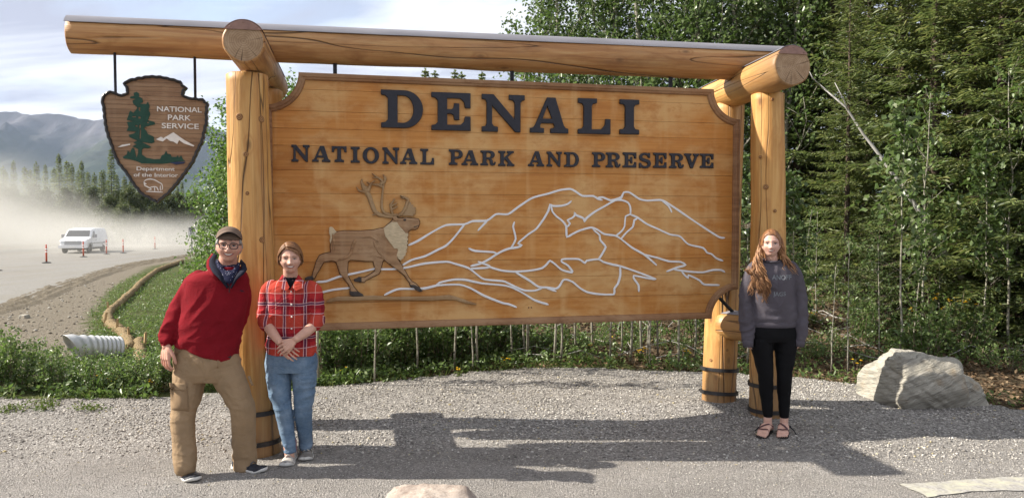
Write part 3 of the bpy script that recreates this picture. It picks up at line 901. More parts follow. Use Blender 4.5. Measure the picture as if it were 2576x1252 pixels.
for i in range(len(seams) - 1):
    hi, lo_ = seams[i] - 0.0009, seams[i + 1] + 0.0009
    if i == 0: hi = vt - 0.012
    if i == len(seams) - 2: lo_ = vb + 0.012
    me = poly_relief('plank', [strip_poly(lo_, hi, 0.012)], 0.04, 0.0010, 1)
    o = link('plank', me, board, W_PLANK)
    o.location = (0, 0.040 + random.uniform(-0.0015, 0.0015), 0)
# backing behind the planks so that the joints read as dark grooves
o = link('backing', poly_relief('backing', [strip_poly(vb + 0.02, vt - 0.02, 0.02, 30)], 0.03), board, W_TRIM)
o.location = (0, 0.0735, 0)
# moulded frame round the outline
def outline(inset, n=14):
    """closed outline, anticlockwise, notched corners centred on the board's corners"""
    pts = []
    r = rc + inset
    for cx, cv, a0, a1 in ((u0, vb, pi / 2, 0), (u1, vb, pi, pi / 2), (u1, vt, 3 * pi / 2, pi), (u0, vt, 2 * pi, 3 * pi / 2)):
        e = math.asin(min(1, inset / r)); s_ = -1
        A0, A1 = a0 - e, a1 + e
        for k in range(n + 1):
            a = A0 + (A1 - A0) * k / n
            pts.append((cx + cos(a) * r, cv + sin(a) * r))
    return pts
prof = [(0.0, 0.075), (0.0, -0.030), (0.010, -0.036), (0.030, -0.034), (0.036, -0.026), (0.050, -0.022), (0.056, -0.012), (0.058, 0.006)]
O = [outline(i_) for i_, _ in prof]
m = MB(); n = len(O[0])
vs = [(p[0], prof[k][1], p[1]) for k in range(len(prof)) for p in O[k]]
fs = [(k * n + i, k * n + (i + 1) % n, (k + 1) * n + (i + 1) % n, (k + 1) * n + i) for k in range(len(prof) - 1) for i in range(n)]
m.add(vs, fs).build('frame', W_TRIM, board)

# slab serif letters, drawn on a unit square: x 0..1, y 0..1
def arcp(cx, cy_, rx, ry, a0, a1, n=10):
    return [(cx + cos(radians(a0 + (a1 - a0) * k / n)) * rx, cy_ + sin(radians(a0 + (a1 - a0) * k / n)) * ry) for k in range(n + 1)]
GL = {}
GL['I'] = (1, [[(0, 0), (1, 0), (1, .13), (.80, .15), (.725, .22), (.725, .78), (.80, .85), (1, .87), (1, 1), (0, 1), (0, .87), (.20, .85), (.275, .78), (.275, .22), (.20, .15), (0, .13)]])
GL['L'] = (1, [[(0, 0), (1, 0), (1, .43), (.85, .43), (.83, .26), (.72, .14), (.42, .13), (.42, .78), (.46, .85), (.58, .87), (.58, 1), (0, 1), (0, .87), (.12, .85), (.17, .78), (.17, .22), (.12, .15), (0, .13)]])
GL['E'] = (1, [[(0, 0), (1, 0), (1, .38), (.86, .38), (.83, .24), (.74, .155), (.40, .15), (.40, .44), (.50, .44), (.56, .40), (.58, .28), (.71, .28), (.71, .72), (.58, .72), (.56, .60), (.50, .56), (.40, .56), (.40, .85), (.74, .845), (.83, .76), (.86, .60), (1, .60), (1, 1), (0, 1), (0, .87), (.10, .85), (.16, .78), (.16, .22), (.10, .15), (0, .13)]])
GL['D'] = (1, [[(0, 0), (.55, 0)] + arcp(.55, .5, .45, .5, -80, 80, 16) + [(.55, 1), (0, 1), (0, .87), (.10, .85), (.16, .78), (.16, .22), (.10, .15), (0, .13)],
               [(.39, .14), (.39, .86), (.52, .86)] + arcp(.52, .5, .25, .36, 80, -80, 14) + [(.52, .14)]])
GL['N'] = (1, [[(0, 0), (.37, 0), (.37, .13), (.28, .15), (.235, .22), (.235, .70), (.78, 0), (.90, 0), (.90, .78), (.93, .85), (1, .87), (1, 1), (.63, 1), (.63, .87), (.72, .85), (.765, .78), (.765, .34), (.27, 1), (0, 1), (0, .87), (.08, .85), (.11, .78), (.11, .22), (.08, .15), (0, .13)]])
GL['A'] = (1, [[(0, 0), (.36, 0), (.36, .13), (.27, .14), (.255, .19), (.285, .27), (.61, .27), (.635, .19), (.62, .14), (.53, .13), (.53, 0), (1, 0), (1, .13), (.93, .15), (.88, .22), (.66, 1), (.44, 1), (.13, .22), (.08, .15), (0, .13)],
               [(.325, .40), (.445, .77), (.575, .40)]])
GL['T'] = (1, [[(.18, 0), (.82, 0), (.82, .13), (.70, .15), (.63, .22), (.63, .86), (.72, .86), (.81, .80), (.85, .62), (1, .62), (1, 1), (0, 1), (0, .62), (.15, .62), (.19, .80), (.28, .86), (.37, .86), (.37, .22), (.30, .15), (.18, .13)]])
GL['O'] = (1, [arcp(.5, .5, .5, .51, 0, 350, 34), arcp(.5, .5, .24, .36, 350, 0, 30)])
GL['P'] = (1, [[(0, 0), (.62, 0), (.62, .13), (.50, .15), (.42, .22), (.42, .40), (.62, .40)] + arcp(.62, .70, .38, .30, -85, 85, 14) + [(.62, 1), (0, 1), (0, .87), (.10, .85), (.16, .78), (.16, .22), (.10, .15), (0, .13)],
               [(.42, .54), (.42, .86), (.58, .86)] + arcp(.58, .70, .15, .16, 85, -85, 10) + [(.58, .54)]])
GL['R'] = (1, [[(0, 0), (.50, 0), (.50, .13), (.43, .15), (.39, .22), (.39, .41), (.50, .41), (.60, .34), (.62, .12)] + [(.67, .03), (.78, -.02), (.92, .02), (1, .14), (1, .26), (.93, .26), (.90, .17), (.84, .15), (.82, .22), (.80, .36), (.70, .45)] + arcp(.58, .725, .37, .275, -62, 88, 14) + [(.58, 1), (0, 1), (0, .87), (.10, .85), (.14, .78), (.14, .22), (.10, .15), (0, .13)],
               [(.39, .55), (.39, .86), (.54, .86)] + arcp(.54, .705, .15, .155, 85, -85, 10) + [(.54, .55)]])
GL['K'] = (1, [[(0, 0), (.44, 0), (.44, .13), (.37, .15), (.34, .22), (.34, .36), (.42, .44), (.60, .20), (.60, .14), (.54, .13), (.54, 0), (1, 0), (1, .13), (.93, .14), (.86, .20), (.58, .58), (.80, .80), (.88, .86), (.96, .87), (.96, 1), (.54, 1), (.54, .87), (.60, .86), (.60, .80), (.34, .54), (.34, .78), (.37, .85), (.44, .87), (.44, 1), (0, 1), (0, .87), (.09, .85), (.13, .78), (.13, .22), (.09, .15), (0, .13)]])
GL['S'] = (1, [[(.02, 0), (.15, 0), (.20, .06), (.34, -.01), (.56, -.02), (.80, .03), (.96, .16), (1, .32), (.93, .48), (.76, .57), (.42, .64), (.29, .70), (.29, .79), (.40, .86), (.56, .86), (.70, .80), (.78, .68), (.92, .68), (.92, 1), (.79, 1), (.74, .95), (.60, 1.0), (.42, 1.01), (.18, .95), (.05, .82), (.03, .66), (.11, .52), (.28, .44), (.60, .37), (.72, .32), (.73, .22), (.62, .14), (.45, .13), (.28, .19), (.18, .34), (.02, .34)]])
GL['V'] = (1, [[(.42, 0), (.58, 0), (.87, .78), (.92, .85), (1, .87), (1, 1), (.60, 1), (.60, .87), (.69, .86), (.71, .79), (.555, .34), (.38, .79), (.40, .86), (.48, .87), (.48, 1), (0, 1), (0, .87), (.08, .85), (.13, .78)]])
def letter(ch, x0, y0, x1, y1, depth):
    """box given in full-size picture coordinates: left, top, right, bottom"""
    xm, ym = (x0 + x1) / 2, (y0 + y1) / 2
    a, b = pls(x0, ym, 0.02)[0], pls(x1, ym, 0.02)[0]
    T, B = pls(xm, y0, 0.02)[1], pls(xm, y1, 0.02)[1]
    w, h = b - a, T - B
    loops = [[(a + x * w, B + y * h) for x, y in lp] for lp in GL[ch][1]]
    o = link('letter', poly_relief('letter', loops, depth, min(0.005, h * 0.03), 1), board, BLACKP)
    o.location = (0, 0.002, 0)
for ch, *q in (('D', 1500.5, 355.8, 1665.8, 504.4), ('E', 1698.8, 365, 1852.7, 514), ('N', 1897.5, 373, 2066, 520), ('A', 2087.4, 384.6, 2237.9, 524), ('L', 2276.3, 388.6, 2403.7, 528), ('I', 2440.8, 392.5, 2516.7, 528.7)):
    letter(ch, *q, 0.030)
for ch, *q in (('N', 1147, 570, 1219.3, 637), ('A', 1228.5, 574, 1301, 637.5), ('T', 1306, 575.5, 1365, 638), ('I', 1381, 578, 1416.5, 640.6), ('O', 1428, 579.5, 1493, 644), ('N', 1506, 581, 1572, 645.5), ('A', 1576, 584.6, 1643.5, 646), ('L', 1655.5, 586, 1709.5, 648),
               ('P', 1768, 588.5, 1823, 649.4), ('A', 1818.4, 591.5, 1883.5, 650.6), ('R', 1893, 592.7, 1952.4, 651.4), ('K', 1963, 594, 2026.4, 654),
               ('A', 2080.6, 595.4, 2144, 655), ('N', 2153.7, 597, 2213.6, 656), ('D', 2222.8, 599, 2281, 657.4),
               ('P', 2333, 599.5, 2384.6, 658), ('R', 2387.4, 600.6, 2444.5, 659.4), ('E', 2454, 600.6, 2507, 659.8), ('S', 2517, 602, 2565, 661.4), ('E', 2574, 601.5, 2626, 661), ('R', 2637.5, 604, 2694, 662), ('V', 2696, 604.6, 2754, 662.5), ('E', 2758.7, 605, 2811, 661.5)):
    letter(ch, *q, 0.020)

# white mountain lines
R7 = lambda p: pls(1900 + p[0] / 2.0867, 700 + p[1] / 2.0867)
R6 = lambda p: pls(1180 + p[0] / 1.926, 650 + p[1] / 1.926)
def smooth_line(P, step=0.02):
    out = []
    for i in range(len(P) - 1):
        p0, p1, p2, p3 = (np.array(P[max(0, min(len(P) - 1, k))]) for k in (i - 1, i, i + 1, i + 2))
        n = max(2, int(np.linalg.norm(p2 - p1) / step))
        for k in range(n):
            f = k / n
            # halfway between straight and rounded, as hand-cut grooves are
            cr_ = 0.5 * ((2 * p1) + (p2 - p0) * f + (2 * p0 - 5 * p1 + 4 * p2 - p3) * f * f + (3 * p1 - p0 - 3 * p2 + p3) * f ** 3)
            out.append(tuple(0.7 * cr_ + 0.3 * (p1 + (p2 - p1) * f)))
    out.append(tuple(P[-1]))
    return out
def ribbon(P, w, d, parent, mat, name, lift=0.0, seed=0, taper=True):
    L = smooth_line(P)
    n = len(L); R = []
    for i, p in enumerate(L):
        a, b = L[max(0, i - 1)], L[min(n - 1, i + 1)]
        tx, ty = b[0] - a[0], b[1] - a[1]; l = sqrt(tx * tx + ty * ty) or 1
        nx_, ny_ = -ty / l, tx / l
        ww = w * 0.5 * (1 + 0.28 * MN.noise(Vector((i * 0.12, seed, 0))))
        if taper and i in (0, n - 1): ww *= 0.45
        R.append([(p[0] + nx_ * ww * k, -q, p[1] + ny_ * ww * k) for k, q in ((1, -0.002), (0.94, d + lift), (0.5, d * 1.25 + lift), (-0.5, d * 1.25 + lift), (-0.94, d + lift), (-1, -0.002))])
    m = MB(); m.rings(R)
    return m.build(name, mat, parent)
LINES = [
    [R6(p) for p in ((823, 608), (900, 572), (1000, 510), (1110, 455), (1250, 448), (1310, 425), (1420, 420), (1490, 372))] + [R7(p) for p in ((210, 298), (300, 235), (410, 165), (540, 130), (640, 100), (720, 92), (760, 110), (820, 148), (910, 150), (945, 172), (985, 183))],
    [R7(p) for p in ((940, 166), (985, 160), (1050, 185), (1100, 175), (1140, 158), (1160, 120), (1200, 118), (1230, 135), (1290, 175), (1350, 187), (1465, 183), (1530, 215), (1620, 275), (1760, 370), (1940, 485), (1990, 492))],
    [R7(p) for p in ((1472, 186), (1530, 235), (1555, 285))],
    [R6(p) for p in ((1425, 420), (1390, 455), (1350, 497))],
    [R7(p) for p in ((1155, 135), (1130, 182))],
    [R7(p) for p in ((835, 365), (850, 335), (920, 280), (1000, 235), (1090, 185), (1150, 185), (1195, 205), (1213, 240), (1213, 300), (1175, 315), (1165, 400), (1140, 440), (1095, 475))],
    [R7(p) for p in ((1210, 300), (1270, 325), (1350, 380), (1440, 420), (1540, 465), (1620, 480), (1690, 545), (1810, 575), (1845, 615), (1880, 625), (1920, 660), (1975, 682))],
    [R7(p) for p in ((1272, 333), (1245, 350), (1235, 400), (1180, 450), (1138, 500))],
    [R7(p) for p in ((836, 362), (830, 335), (800, 320), (765, 305), (757, 285), (755, 310), (735, 330), (695, 348), (718, 375), (690, 408))],
    [R7(p) for p in ((548, 216), (580, 232), (650, 230), (700, 215), (730, 190))],
    [R7(p) for p in ((560, 225), (575, 280), (610, 320), (650, 350), (685, 395), (692, 485), (740, 460), (800, 432), (890, 408), (940, 425), (1000, 462), (1090, 475), (1140, 505), (1230, 575), (1330, 632), (1430, 718))],
    [R7(p) for p in ((1325, 630), (1430, 655), (1530, 685), (1625, 690), (1668, 716), (1600, 735), (1510, 770))],
    [R7(p) for p in ((1570, 752), (1700, 770), (1810, 775), (1890, 757), (1960, 757), (1990, 775))],
    [R7(p) for p in ((1632, 763), (1660, 800), (1690, 822), (1690, 798), (1780, 840), (1820, 875), (1945, 880))],
    [R7(p) for p in ((552, 222), (540, 270), (500, 340), (440, 420), (380, 460), (320, 510), (290, 540), (322, 553), (290, 570), (220, 580), (165, 600), (110, 630), (50, 670), (-20, 705), (-100, 725))],
    [R7(p) for p in ((262, 360), (250, 400), (262, 450), (272, 500), (250, 550), (228, 582))],
    [R6(p) for p in ((1280, 630), (1330, 650), (1470, 660), (1495, 675))],
    [R6(p) for p in ((780, 757), (850, 718), (950, 690), (1050, 640), (1110, 610), (1170, 550), (1250, 448))],
    [R6(p) for p in ((125, 885), (200, 880), (300, 845), (460, 810), (570, 785), (620, 788), (700, 788), (800, 778), (950, 745), (1110, 732), (1170, 745), (1280, 780), (1340, 825), (1400, 865))] + [R7(p) for p in ((167, 848), (200, 860), (280, 900), (350, 925), (430, 925), (490, 905))],
    [R6(p) for p in ((155, 967), (250, 945), (380, 930))],
    [R6(p) for p in ((1290, 785), (1420, 777), (1440, 765), (1350, 730))],
    [R6(p) for p in ((1430, 768), (1480, 785), (1541, 800))] + [R7(p) for p in ((270, 770), (400, 760), (490, 740), (530, 705), (552, 680), (590, 705), (650, 755), (720, 775), (738, 770), (700, 720), (650, 690), (650, 670), (700, 665), (790, 668), (840, 700), (855, 680), (950, 668), (990, 690), (1060, 710), (1130, 725), (1250, 765), (1330, 795), (1422, 832), (1360, 825), (1240, 803), (1250, 840), (1280, 880), (1282, 935))],
    [R7(p) for p in ((950, 670), (975, 635), (1010, 570), (990, 540), (965, 510), (960, 470), (930, 445), (905, 420))],
    [R7(p) for p in ((1128, 728), (1130, 800), (1110, 870), (1080, 910), (1078, 955), (960, 955), (860, 938), (800, 905), (740, 855), (690, 835), (660, 840), (630, 890), (600, 910), (530, 900), (460, 895), (380, 840), (270, 775))],
    [R7(p) for p in ((520, 902), (605, 932))],
    [R6(p) for p in ((930, 940), (1030, 915), (1060, 890), (1160, 868), (1250, 868), (1380, 895), (1541, 910))] + [R7(p) for p in ((240, 900), (330, 945), (430, 1005), (540, 1040))],
    [R6(p) for p in ((640, 985), (700, 955), (760, 937), (930, 935), (1050, 910), (1210, 905), (1300, 935), (1400, 990), (1541, 1045))] + [R7(p) for p in ((210, 1035), (280, 1062))],
]
for i, L in enumerate(LINES):
    ribbon(L, 0.0175, 0.0035 + 0.00023 * i, board, WHITEP, 'mountain_line', seed=i * 3.1)

# carved caribou
crb = link('caribou', poly_relief('caribou', [[R6(p) for p in
    ((282, 507), (340, 498), (450, 500), (560, 492), (600, 482), (640, 475), (662, 455), (690, 432), (708, 412), (703, 396), (725, 388), (745, 402), (762, 404), (800, 399), (860, 405), (900, 410), (908, 430), (905, 452), (893, 478), (875, 487), (845, 487), (820, 502),
     (818, 540), (815, 600), (800, 660), (760, 700), (742, 706), (790, 788), (830, 858), (850, 880), (885, 902), (905, 925), (840, 915), (832, 890), (790, 832), (735, 790), (680, 748), (638, 716),
     (628, 730), (612, 798), (600, 822), (560, 842), (500, 872), (490, 886), (452, 884), (450, 850), (490, 853), (530, 830), (570, 803), (568, 770), (556, 728), (500, 728), (440, 722), (385, 718), (366, 730),
     (362, 788), (366, 838), (386, 880), (412, 925), (440, 958), (384, 962), (384, 940), (370, 902), (330, 852), (304, 820), (290, 772), (275, 732), (240, 724), (182, 734), (160, 772), (130, 822), (112, 858), (92, 850), (100, 818), (115, 770), (130, 720), (150, 685), (180, 672), (238, 660), (232, 620), (236, 580), (252, 540), (262, 515))]], 0.026, 0.009, 3), board, CARVED)
DARKE = simple('relief_edge_shade', (0.060, 0.026, 0.011), 0.6, 0.2, 30)  # dark brown standing in for the shadow in the groove round the caribou
def relief(name, pts, depth, bev, mat, y=0.0, parent=None, res=2):
    o = link(name, poly_relief(name, [[R6(p) for p in pts]], depth, bev, res), parent or crb, mat)
    o.location = (0, y, 0); return o
relief('mane', [(634, 478), (665, 452), (695, 432), (738, 432), (752, 460), (780, 490), (800, 515), (820, 515), (822, 535), (814, 545), (822, 562), (812, 575), (820, 592), (810, 605), (818, 622), (806, 640), (812, 655), (800, 668), (802, 682), (788, 692), (786, 708), (772, 712), (768, 726), (740, 705), (733, 680), (744, 640), (735, 632), (715, 632), (680, 585), (650, 545), (640, 515)], 0.033, 0.006, MANE, 0.0005)
relief('tail', [(224, 472), (236, 466), (250, 470), (266, 490), (280, 506), (264, 520), (250, 548), (240, 575), (234, 598), (226, 570), (232, 540), (222, 515)], 0.029, 0.005, MANE, 0.0004)
for h in ([(376, 950), (410, 956), (440, 955), (478, 976), (486, 990), (455, 993), (405, 992), (378, 980)], [(836, 905), (868, 905), (905, 922), (932, 952), (910, 958), (880, 946), (862, 928), (836, 918)],
          [(412, 862), (450, 846), (468, 850), (470, 880), (440, 884), (412, 880)], [(38, 856), (60, 842), (100, 838), (108, 862), (88, 880), (64, 868), (44, 872)]):
    relief('hoof', h, 0.030, 0.005, HOOF, 0.0006)
relief('ear', [(700, 395), (720, 388), (748, 405), (735, 428), (715, 420)], 0.036, 0.006, CARVED, 0.0007)
relief('muzzle_line', [(862, 464), (880, 462), (902, 452), (902, 457), (880, 468), (864, 470)], 0.0275, 0.0005, HOOF, 0.0)
o = link('eye', MB().ell((*[R6((795, 415))[0]], -0.027, R6((795, 415))[1]), (0.012, 0.006, 0.009)).mesh('eye', True), crb, HOOF)
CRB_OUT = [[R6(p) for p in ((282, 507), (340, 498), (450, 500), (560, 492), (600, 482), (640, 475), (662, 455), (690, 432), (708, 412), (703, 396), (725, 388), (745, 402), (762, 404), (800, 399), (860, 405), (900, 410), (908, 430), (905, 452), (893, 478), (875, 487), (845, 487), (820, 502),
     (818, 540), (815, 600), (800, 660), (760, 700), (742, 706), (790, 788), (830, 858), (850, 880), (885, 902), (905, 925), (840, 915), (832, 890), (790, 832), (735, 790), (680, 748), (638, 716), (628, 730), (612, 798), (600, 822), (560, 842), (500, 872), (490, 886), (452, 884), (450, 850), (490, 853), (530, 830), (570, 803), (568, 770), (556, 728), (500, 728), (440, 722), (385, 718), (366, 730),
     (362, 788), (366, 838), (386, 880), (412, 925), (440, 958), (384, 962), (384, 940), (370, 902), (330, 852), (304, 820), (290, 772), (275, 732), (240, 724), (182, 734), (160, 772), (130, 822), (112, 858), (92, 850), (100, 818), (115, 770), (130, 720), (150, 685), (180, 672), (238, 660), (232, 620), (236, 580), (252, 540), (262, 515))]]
link('groove_shade', poly_relief('groove_shade', CRB_OUT, 0.008, 0.0, 0, 0.005), crb, DARKE)  # slightly larger dark plate, paints the groove shadow round the relief
# muscle ridges
for P, w in (([(420, 560), (400, 620), (380, 680), (340, 705), (290, 718)], 0.022), ([(560, 580), (590, 640), (630, 690), (680, 745)], 0.020), ([(470, 545), (540, 540), (600, 580)], 0.015), ([(250, 520), (262, 600), (250, 660)], 0.018), ([(580, 690), (610, 690), (632, 702)], 0.014)):
    ribbon([R6(p) for p in P], w, 0.026, crb, CARVED, 'muscle', 0.002)
def tine(P, w0, w1, lift):
    L = smooth_line([R6(p) for p in P], 0.012); n = len(L)
    pts, rad = [], []
    R = []
    for i, p in enumerate(L):
        a, b = L[max(0, i - 1)], L[min(n - 1, i + 1)]
        tx, ty = b[0] - a[0], b[1] - a[1]; l = sqrt(tx * tx + ty * ty) or 1
        nx_, ny_ = -ty / l, tx / l
        ww = (w0 + (w1 - w0) * i / (n - 1)) * 0.5
        R.append([(p[0] + nx_ * ww * k, -q, p[1] + ny_ * ww * k) for k, q in ((1, -0.001), (0.9, 0.012 + lift), (0.45, 0.021 + lift), (-0.45, 0.021 + lift), (-0.9, 0.012 + lift), (-1, -0.001))])
    return R
ant = MB()
for i, (P, w0, w1) in enumerate((
    ([(735, 396), (660, 388), (600, 374), (568, 348), (545, 290), (528, 240), (505, 195), (490, 165)], 0.030, 0.045), ([(512, 205), (470, 200), (445, 190), (432, 165)], 0.034, 0.007), ([(492, 180), (476, 145), (468, 125), (476, 104)], 0.045, 0.006), ([(515, 200), (532, 160), (540, 140)], 0.04, 0.02), ([(530, 170), (545, 135), (572, 118)], 0.022, 0.006),
    ([(742, 380), (690, 378), (640, 360), (622, 320), (624, 250), (632, 180), (640, 130), (644, 100), (634, 72)], 0.028, 0.012), ([(640, 135), (600, 100), (575, 85), (550, 65)], 0.030, 0.007), ([(628, 165), (590, 150), (545, 146), (508, 128)], 0.028, 0.006), ([(590, 95), (575, 98), (552, 95)], 0.014, 0.005), ([(640, 130), (652, 105), (648, 85)], 0.028, 0.01), ([(612, 150), (635, 130)], 0.030, 0.035),
    ([(706, 378), (696, 345), (690, 300), (690, 292)], 0.022, 0.024), ([(700, 335), (722, 325), (744, 312)], 0.020, 0.006), ([(696, 310), (718, 300), (738, 288)], 0.020, 0.006), ([(693, 300), (706, 275), (720, 255)], 0.022, 0.008),
    ([(746, 386), (780, 358), (800, 325), (812, 290), (824, 262)], 0.024, 0.026), ([(822, 262), (800, 248), (785, 240), (762, 230)], 0.028, 0.010), ([(790, 252), (775, 250), (765, 244)], 0.014, 0.006), ([(575, 372), (565, 376), (552, 376)], 0.016, 0.008))):
    ant.rings(tine(P, w0, w1, 0.0004 * i))
ant.build('antlers', ANTLER, crb)
relief('brow_palm', [(755, 388), (780, 365), (805, 335), (822, 295), (830, 278), (842, 282), (846, 300), (862, 303), (860, 318), (882, 322), (872, 336), (884, 345), (872, 358), (880, 370), (862, 374), (862, 390), (820, 384), (785, 384)], 0.016, 0.005, ANTLER, -0.002)
lg = link('ground_ledge', poly_relief('ground_ledge', [[R6(p) for p in ((200, 1035), (230, 1010), (290, 994), (420, 992), (560, 986), (720, 996), (880, 994), (1050, 990), (1130, 981), (1200, 1000), (1280, 1030), (1340, 1048), (1330, 1058), (1250, 1046), (1180, 1022), (1100, 1018), (1000, 1025), (800, 1023), (560, 1020), (400, 1027), (280, 1028), (222, 1038))]], 0.030, 0.008, 2), board, ANTLER)
lg.location = (0, 0.0008, 0)
# hangers from the beam, and the strut in the lower notch
for px in (843, 1291, 1692):
    u = pl(px, 200)[0]
    MB().box((u, 0.045, vt + 0.16), (0.016, 0.008, 0.185)).build('hanger', IRON, board)
a = Vector((*pl(1812, 748), 0)); a = Vector((a.x, 0.03, a.y)); b = pl(1852, 790)
b = Vector((b[0], 0.03, b[1]))
d_ = (b - a).normalized()
m = MB(); m.tube([a - d_ * 0.05, b + d_ * 0.03], 0.016, 4); m.build('strut', IRON, board)
for q in ((2082, 1210), (2092, 1210)):
    u, v = pls(*q)
    MB().ell((u, -0.001, v), (0.006, 0.003, 0.006), 8, 6).build('bolt', IRON, board, True)

# ------------------------------------------------------------------ the arrowhead
AOFF = -0.02
arrow = empty('arrowhead_sign', tuple(P0 + AN * AOFF), PSI, 'arrowhead shaped wooden emblem sign hanging by two rods from the beam end', 'sign')
def R1(p):
    q = on_plane(*(p[0] / 2.4496 + 127.8, p[1] / 2.4496 + 25.56), P0 + AN * AOFF, AN) - P0
    return (q.dot(AX), q.z)
AOUT = [(450, 455), (480, 432), (540, 418), (610, 407), (680, 410), (750, 425), (800, 440), (815, 462), (838, 480), (820, 505), (815, 522), (850, 540), (900, 545), (940, 550), (970, 578), (964, 640), (966, 690), (953, 740), (938, 810), (903, 880), (878, 940), (828, 1010), (778, 1075), (725, 1135), (697, 1155), (660, 1188), (630, 1173), (560, 1135), (510, 1075), (470, 1010), (420, 950), (390, 890), (372, 830), (353, 780), (339, 730), (330, 670), (325, 610), (314, 555), (330, 520), (370, 500), (400, 510), (440, 525), (470, 510), (470, 490)]
AO = [R1(p) for p in AOUT]
cxa = sum(p[0] for p in AO) / len(AO); cza = sum(p[1] for p in AO) / len(AO)
def dens_loop(P, step=0.012, amp=0.0):
    out = []
    for i in range(len(P)):
        a, b = P[i], P[(i + 1) % len(P)]
        L = sqrt((a[0] - b[0]) ** 2 + (a[1] - b[1]) ** 2); n = max(1, int(L / step))
        for k in range(n):
            out.append((a[0] + (b[0] - a[0]) * k / n, a[1] + (b[1] - a[1]) * k / n))
    if amp:
        res = []; s_ = 0
        for i, p in enumerate(out):
            q, r = out[i - 1], out[(i + 1) % len(out)]
            tx, ty = r[0] - q[0], r[1] - q[1]; l = sqrt(tx * tx + ty * ty) or 1
            s_ += l / 2
            w = amp * abs(sin(s_ * 60))                       # chipped flint edge
            res.append((p[0] - ty / l * w, p[1] + tx / l * w))
        return res
    return out
def inset_loop(P, d):
    out = []
    n = len(P)
    for i in range(n):
        q, r = P[(i - 2) % n], P[(i + 2) % n]
        tx, ty = r[0] - q[0], r[1] - q[1]; l = sqrt(tx * tx + ty * ty) or 1
        out.append((P[i][0] + ty / l * d, P[i][1] - tx / l * d))
    return out
AD = dens_loop(AO, 0.012, 0.006)
area = sum(AD[i - 1][0] * AD[i][1] - AD[i][0] * AD[i - 1][1] for i in range(len(AD)))
if area > 0: AD = AD[::-1]                                    # clockwise: positive inset goes inwards
AIN = inset_loop(AD, 0.020)
ARW_BLACK = simple('arrow_edge_paint', (0.012, 0.012, 0.013), 0.4, 0.3, 40, 0, 0.1, spec=0.5)
W_ARROW = stained('arrow_plank', (0.250, 0.150, 0.082), (0.165, 0.090, 0.046), (0.33, 0.215, 0.125), (0.33, 0.22, 0.13))
n = len(AD); m = MB()
lay = [(AD, 0.030), (AD, -0.022), (inset_loop(AD, 0.006), -0.027), (inset_loop(AD, 0.015), -0.024), (AIN, -0.018), (AIN, 0.0)]
vs = [(p[0], y, p[1]) for lp, y in lay for p in lp]
fs = [(k * n + i, k * n + (i + 1) % n, (k + 1) * n + (i + 1) % n, (k + 1) * n + i) for k in range(len(lay) - 1) for i in range(n)]
m.add(vs, fs).build('border', ARW_BLACK, arrow)
bk = link('backing', poly_relief('backing', [inset_loop(AD, 0.010)], 0.026), arrow, ARW_BLACK); bk.location = (0, 0.030, 0)
def clip_h(P, v, keep_above):
    out = []
    for i in range(len(P)):
        a, b = P[i - 1], P[i]
        ia, ib = (a[1] >= v) == keep_above, (b[1] >= v) == keep_above
        if ia != ib:
            f = (v - a[1]) / (b[1] - a[1]); out.append((a[0] + (b[0] - a[0]) * f, v))
        if ib: out.append(b)
    return out
APL = inset_loop(AD, 0.017)
ztop, zbot = max(p[1] for p in APL), min(p[1] for p in APL)
npk = 27
def flat_slab(P, y0, y1):
    tri = tessellate_polygon([[Vector((p[0], p[1], 0)) for p in P]])
    m = MB(); k = len(P)
    m.v = [(p[0], y0, p[1]) for p in P] + [(p[0], y1, p[1]) for p in P]
    for t3 in tri:
        a, b, c = (P[i] for i in t3)
        s_ = (b[0] - a[0]) * (c[1] - a[1]) - (b[1] - a[1]) * (c[0] - a[0])
        if abs(s_) < 1e-10: continue
        f = tuple(t3) if s_ > 0 else tuple(t3)[::-1]
        m.f.append(f); m.m.append(0)
    for i in range(k): m.f.append((i, (i + 1) % k, (i + 1) % k + k, i + k)); m.m.append(0)
    return m
for i in range(npk):
    a, b = zbot + (ztop - zbot) * i / npk + 0.0008, zbot + (ztop - zbot) * (i + 1) / npk - 0.0008
    q = clip_h(clip_h(APL, a, True), b, False)
    if len(q) < 3: continue
    o = link('plank', flat_slab(q, random.uniform(-0.0045, -0.003), 0.006).mesh('plank'), arrow, W_ARROW)
GREENP = simple('emblem_green', (0.012, 0.055, 0.036), 0.5, 0.15, 30)
NAVYP = simple('emblem_navy', (0.02, 0.035, 0.09), 0.5, 0.15, 30)
EMW = simple('emblem_white', (0.70, 0.69, 0.65), 0.6, 0.07, 25)
def em(name, pts, mat, d=0.006, holes=()):
    o = link(name, poly_relief(name, [[R1(p) for p in pts]] + [[R1(p) for p in h] for h in holes], d, 0.001, 1), arrow, mat)
    o.location = (0, -0.0035, 0); return o
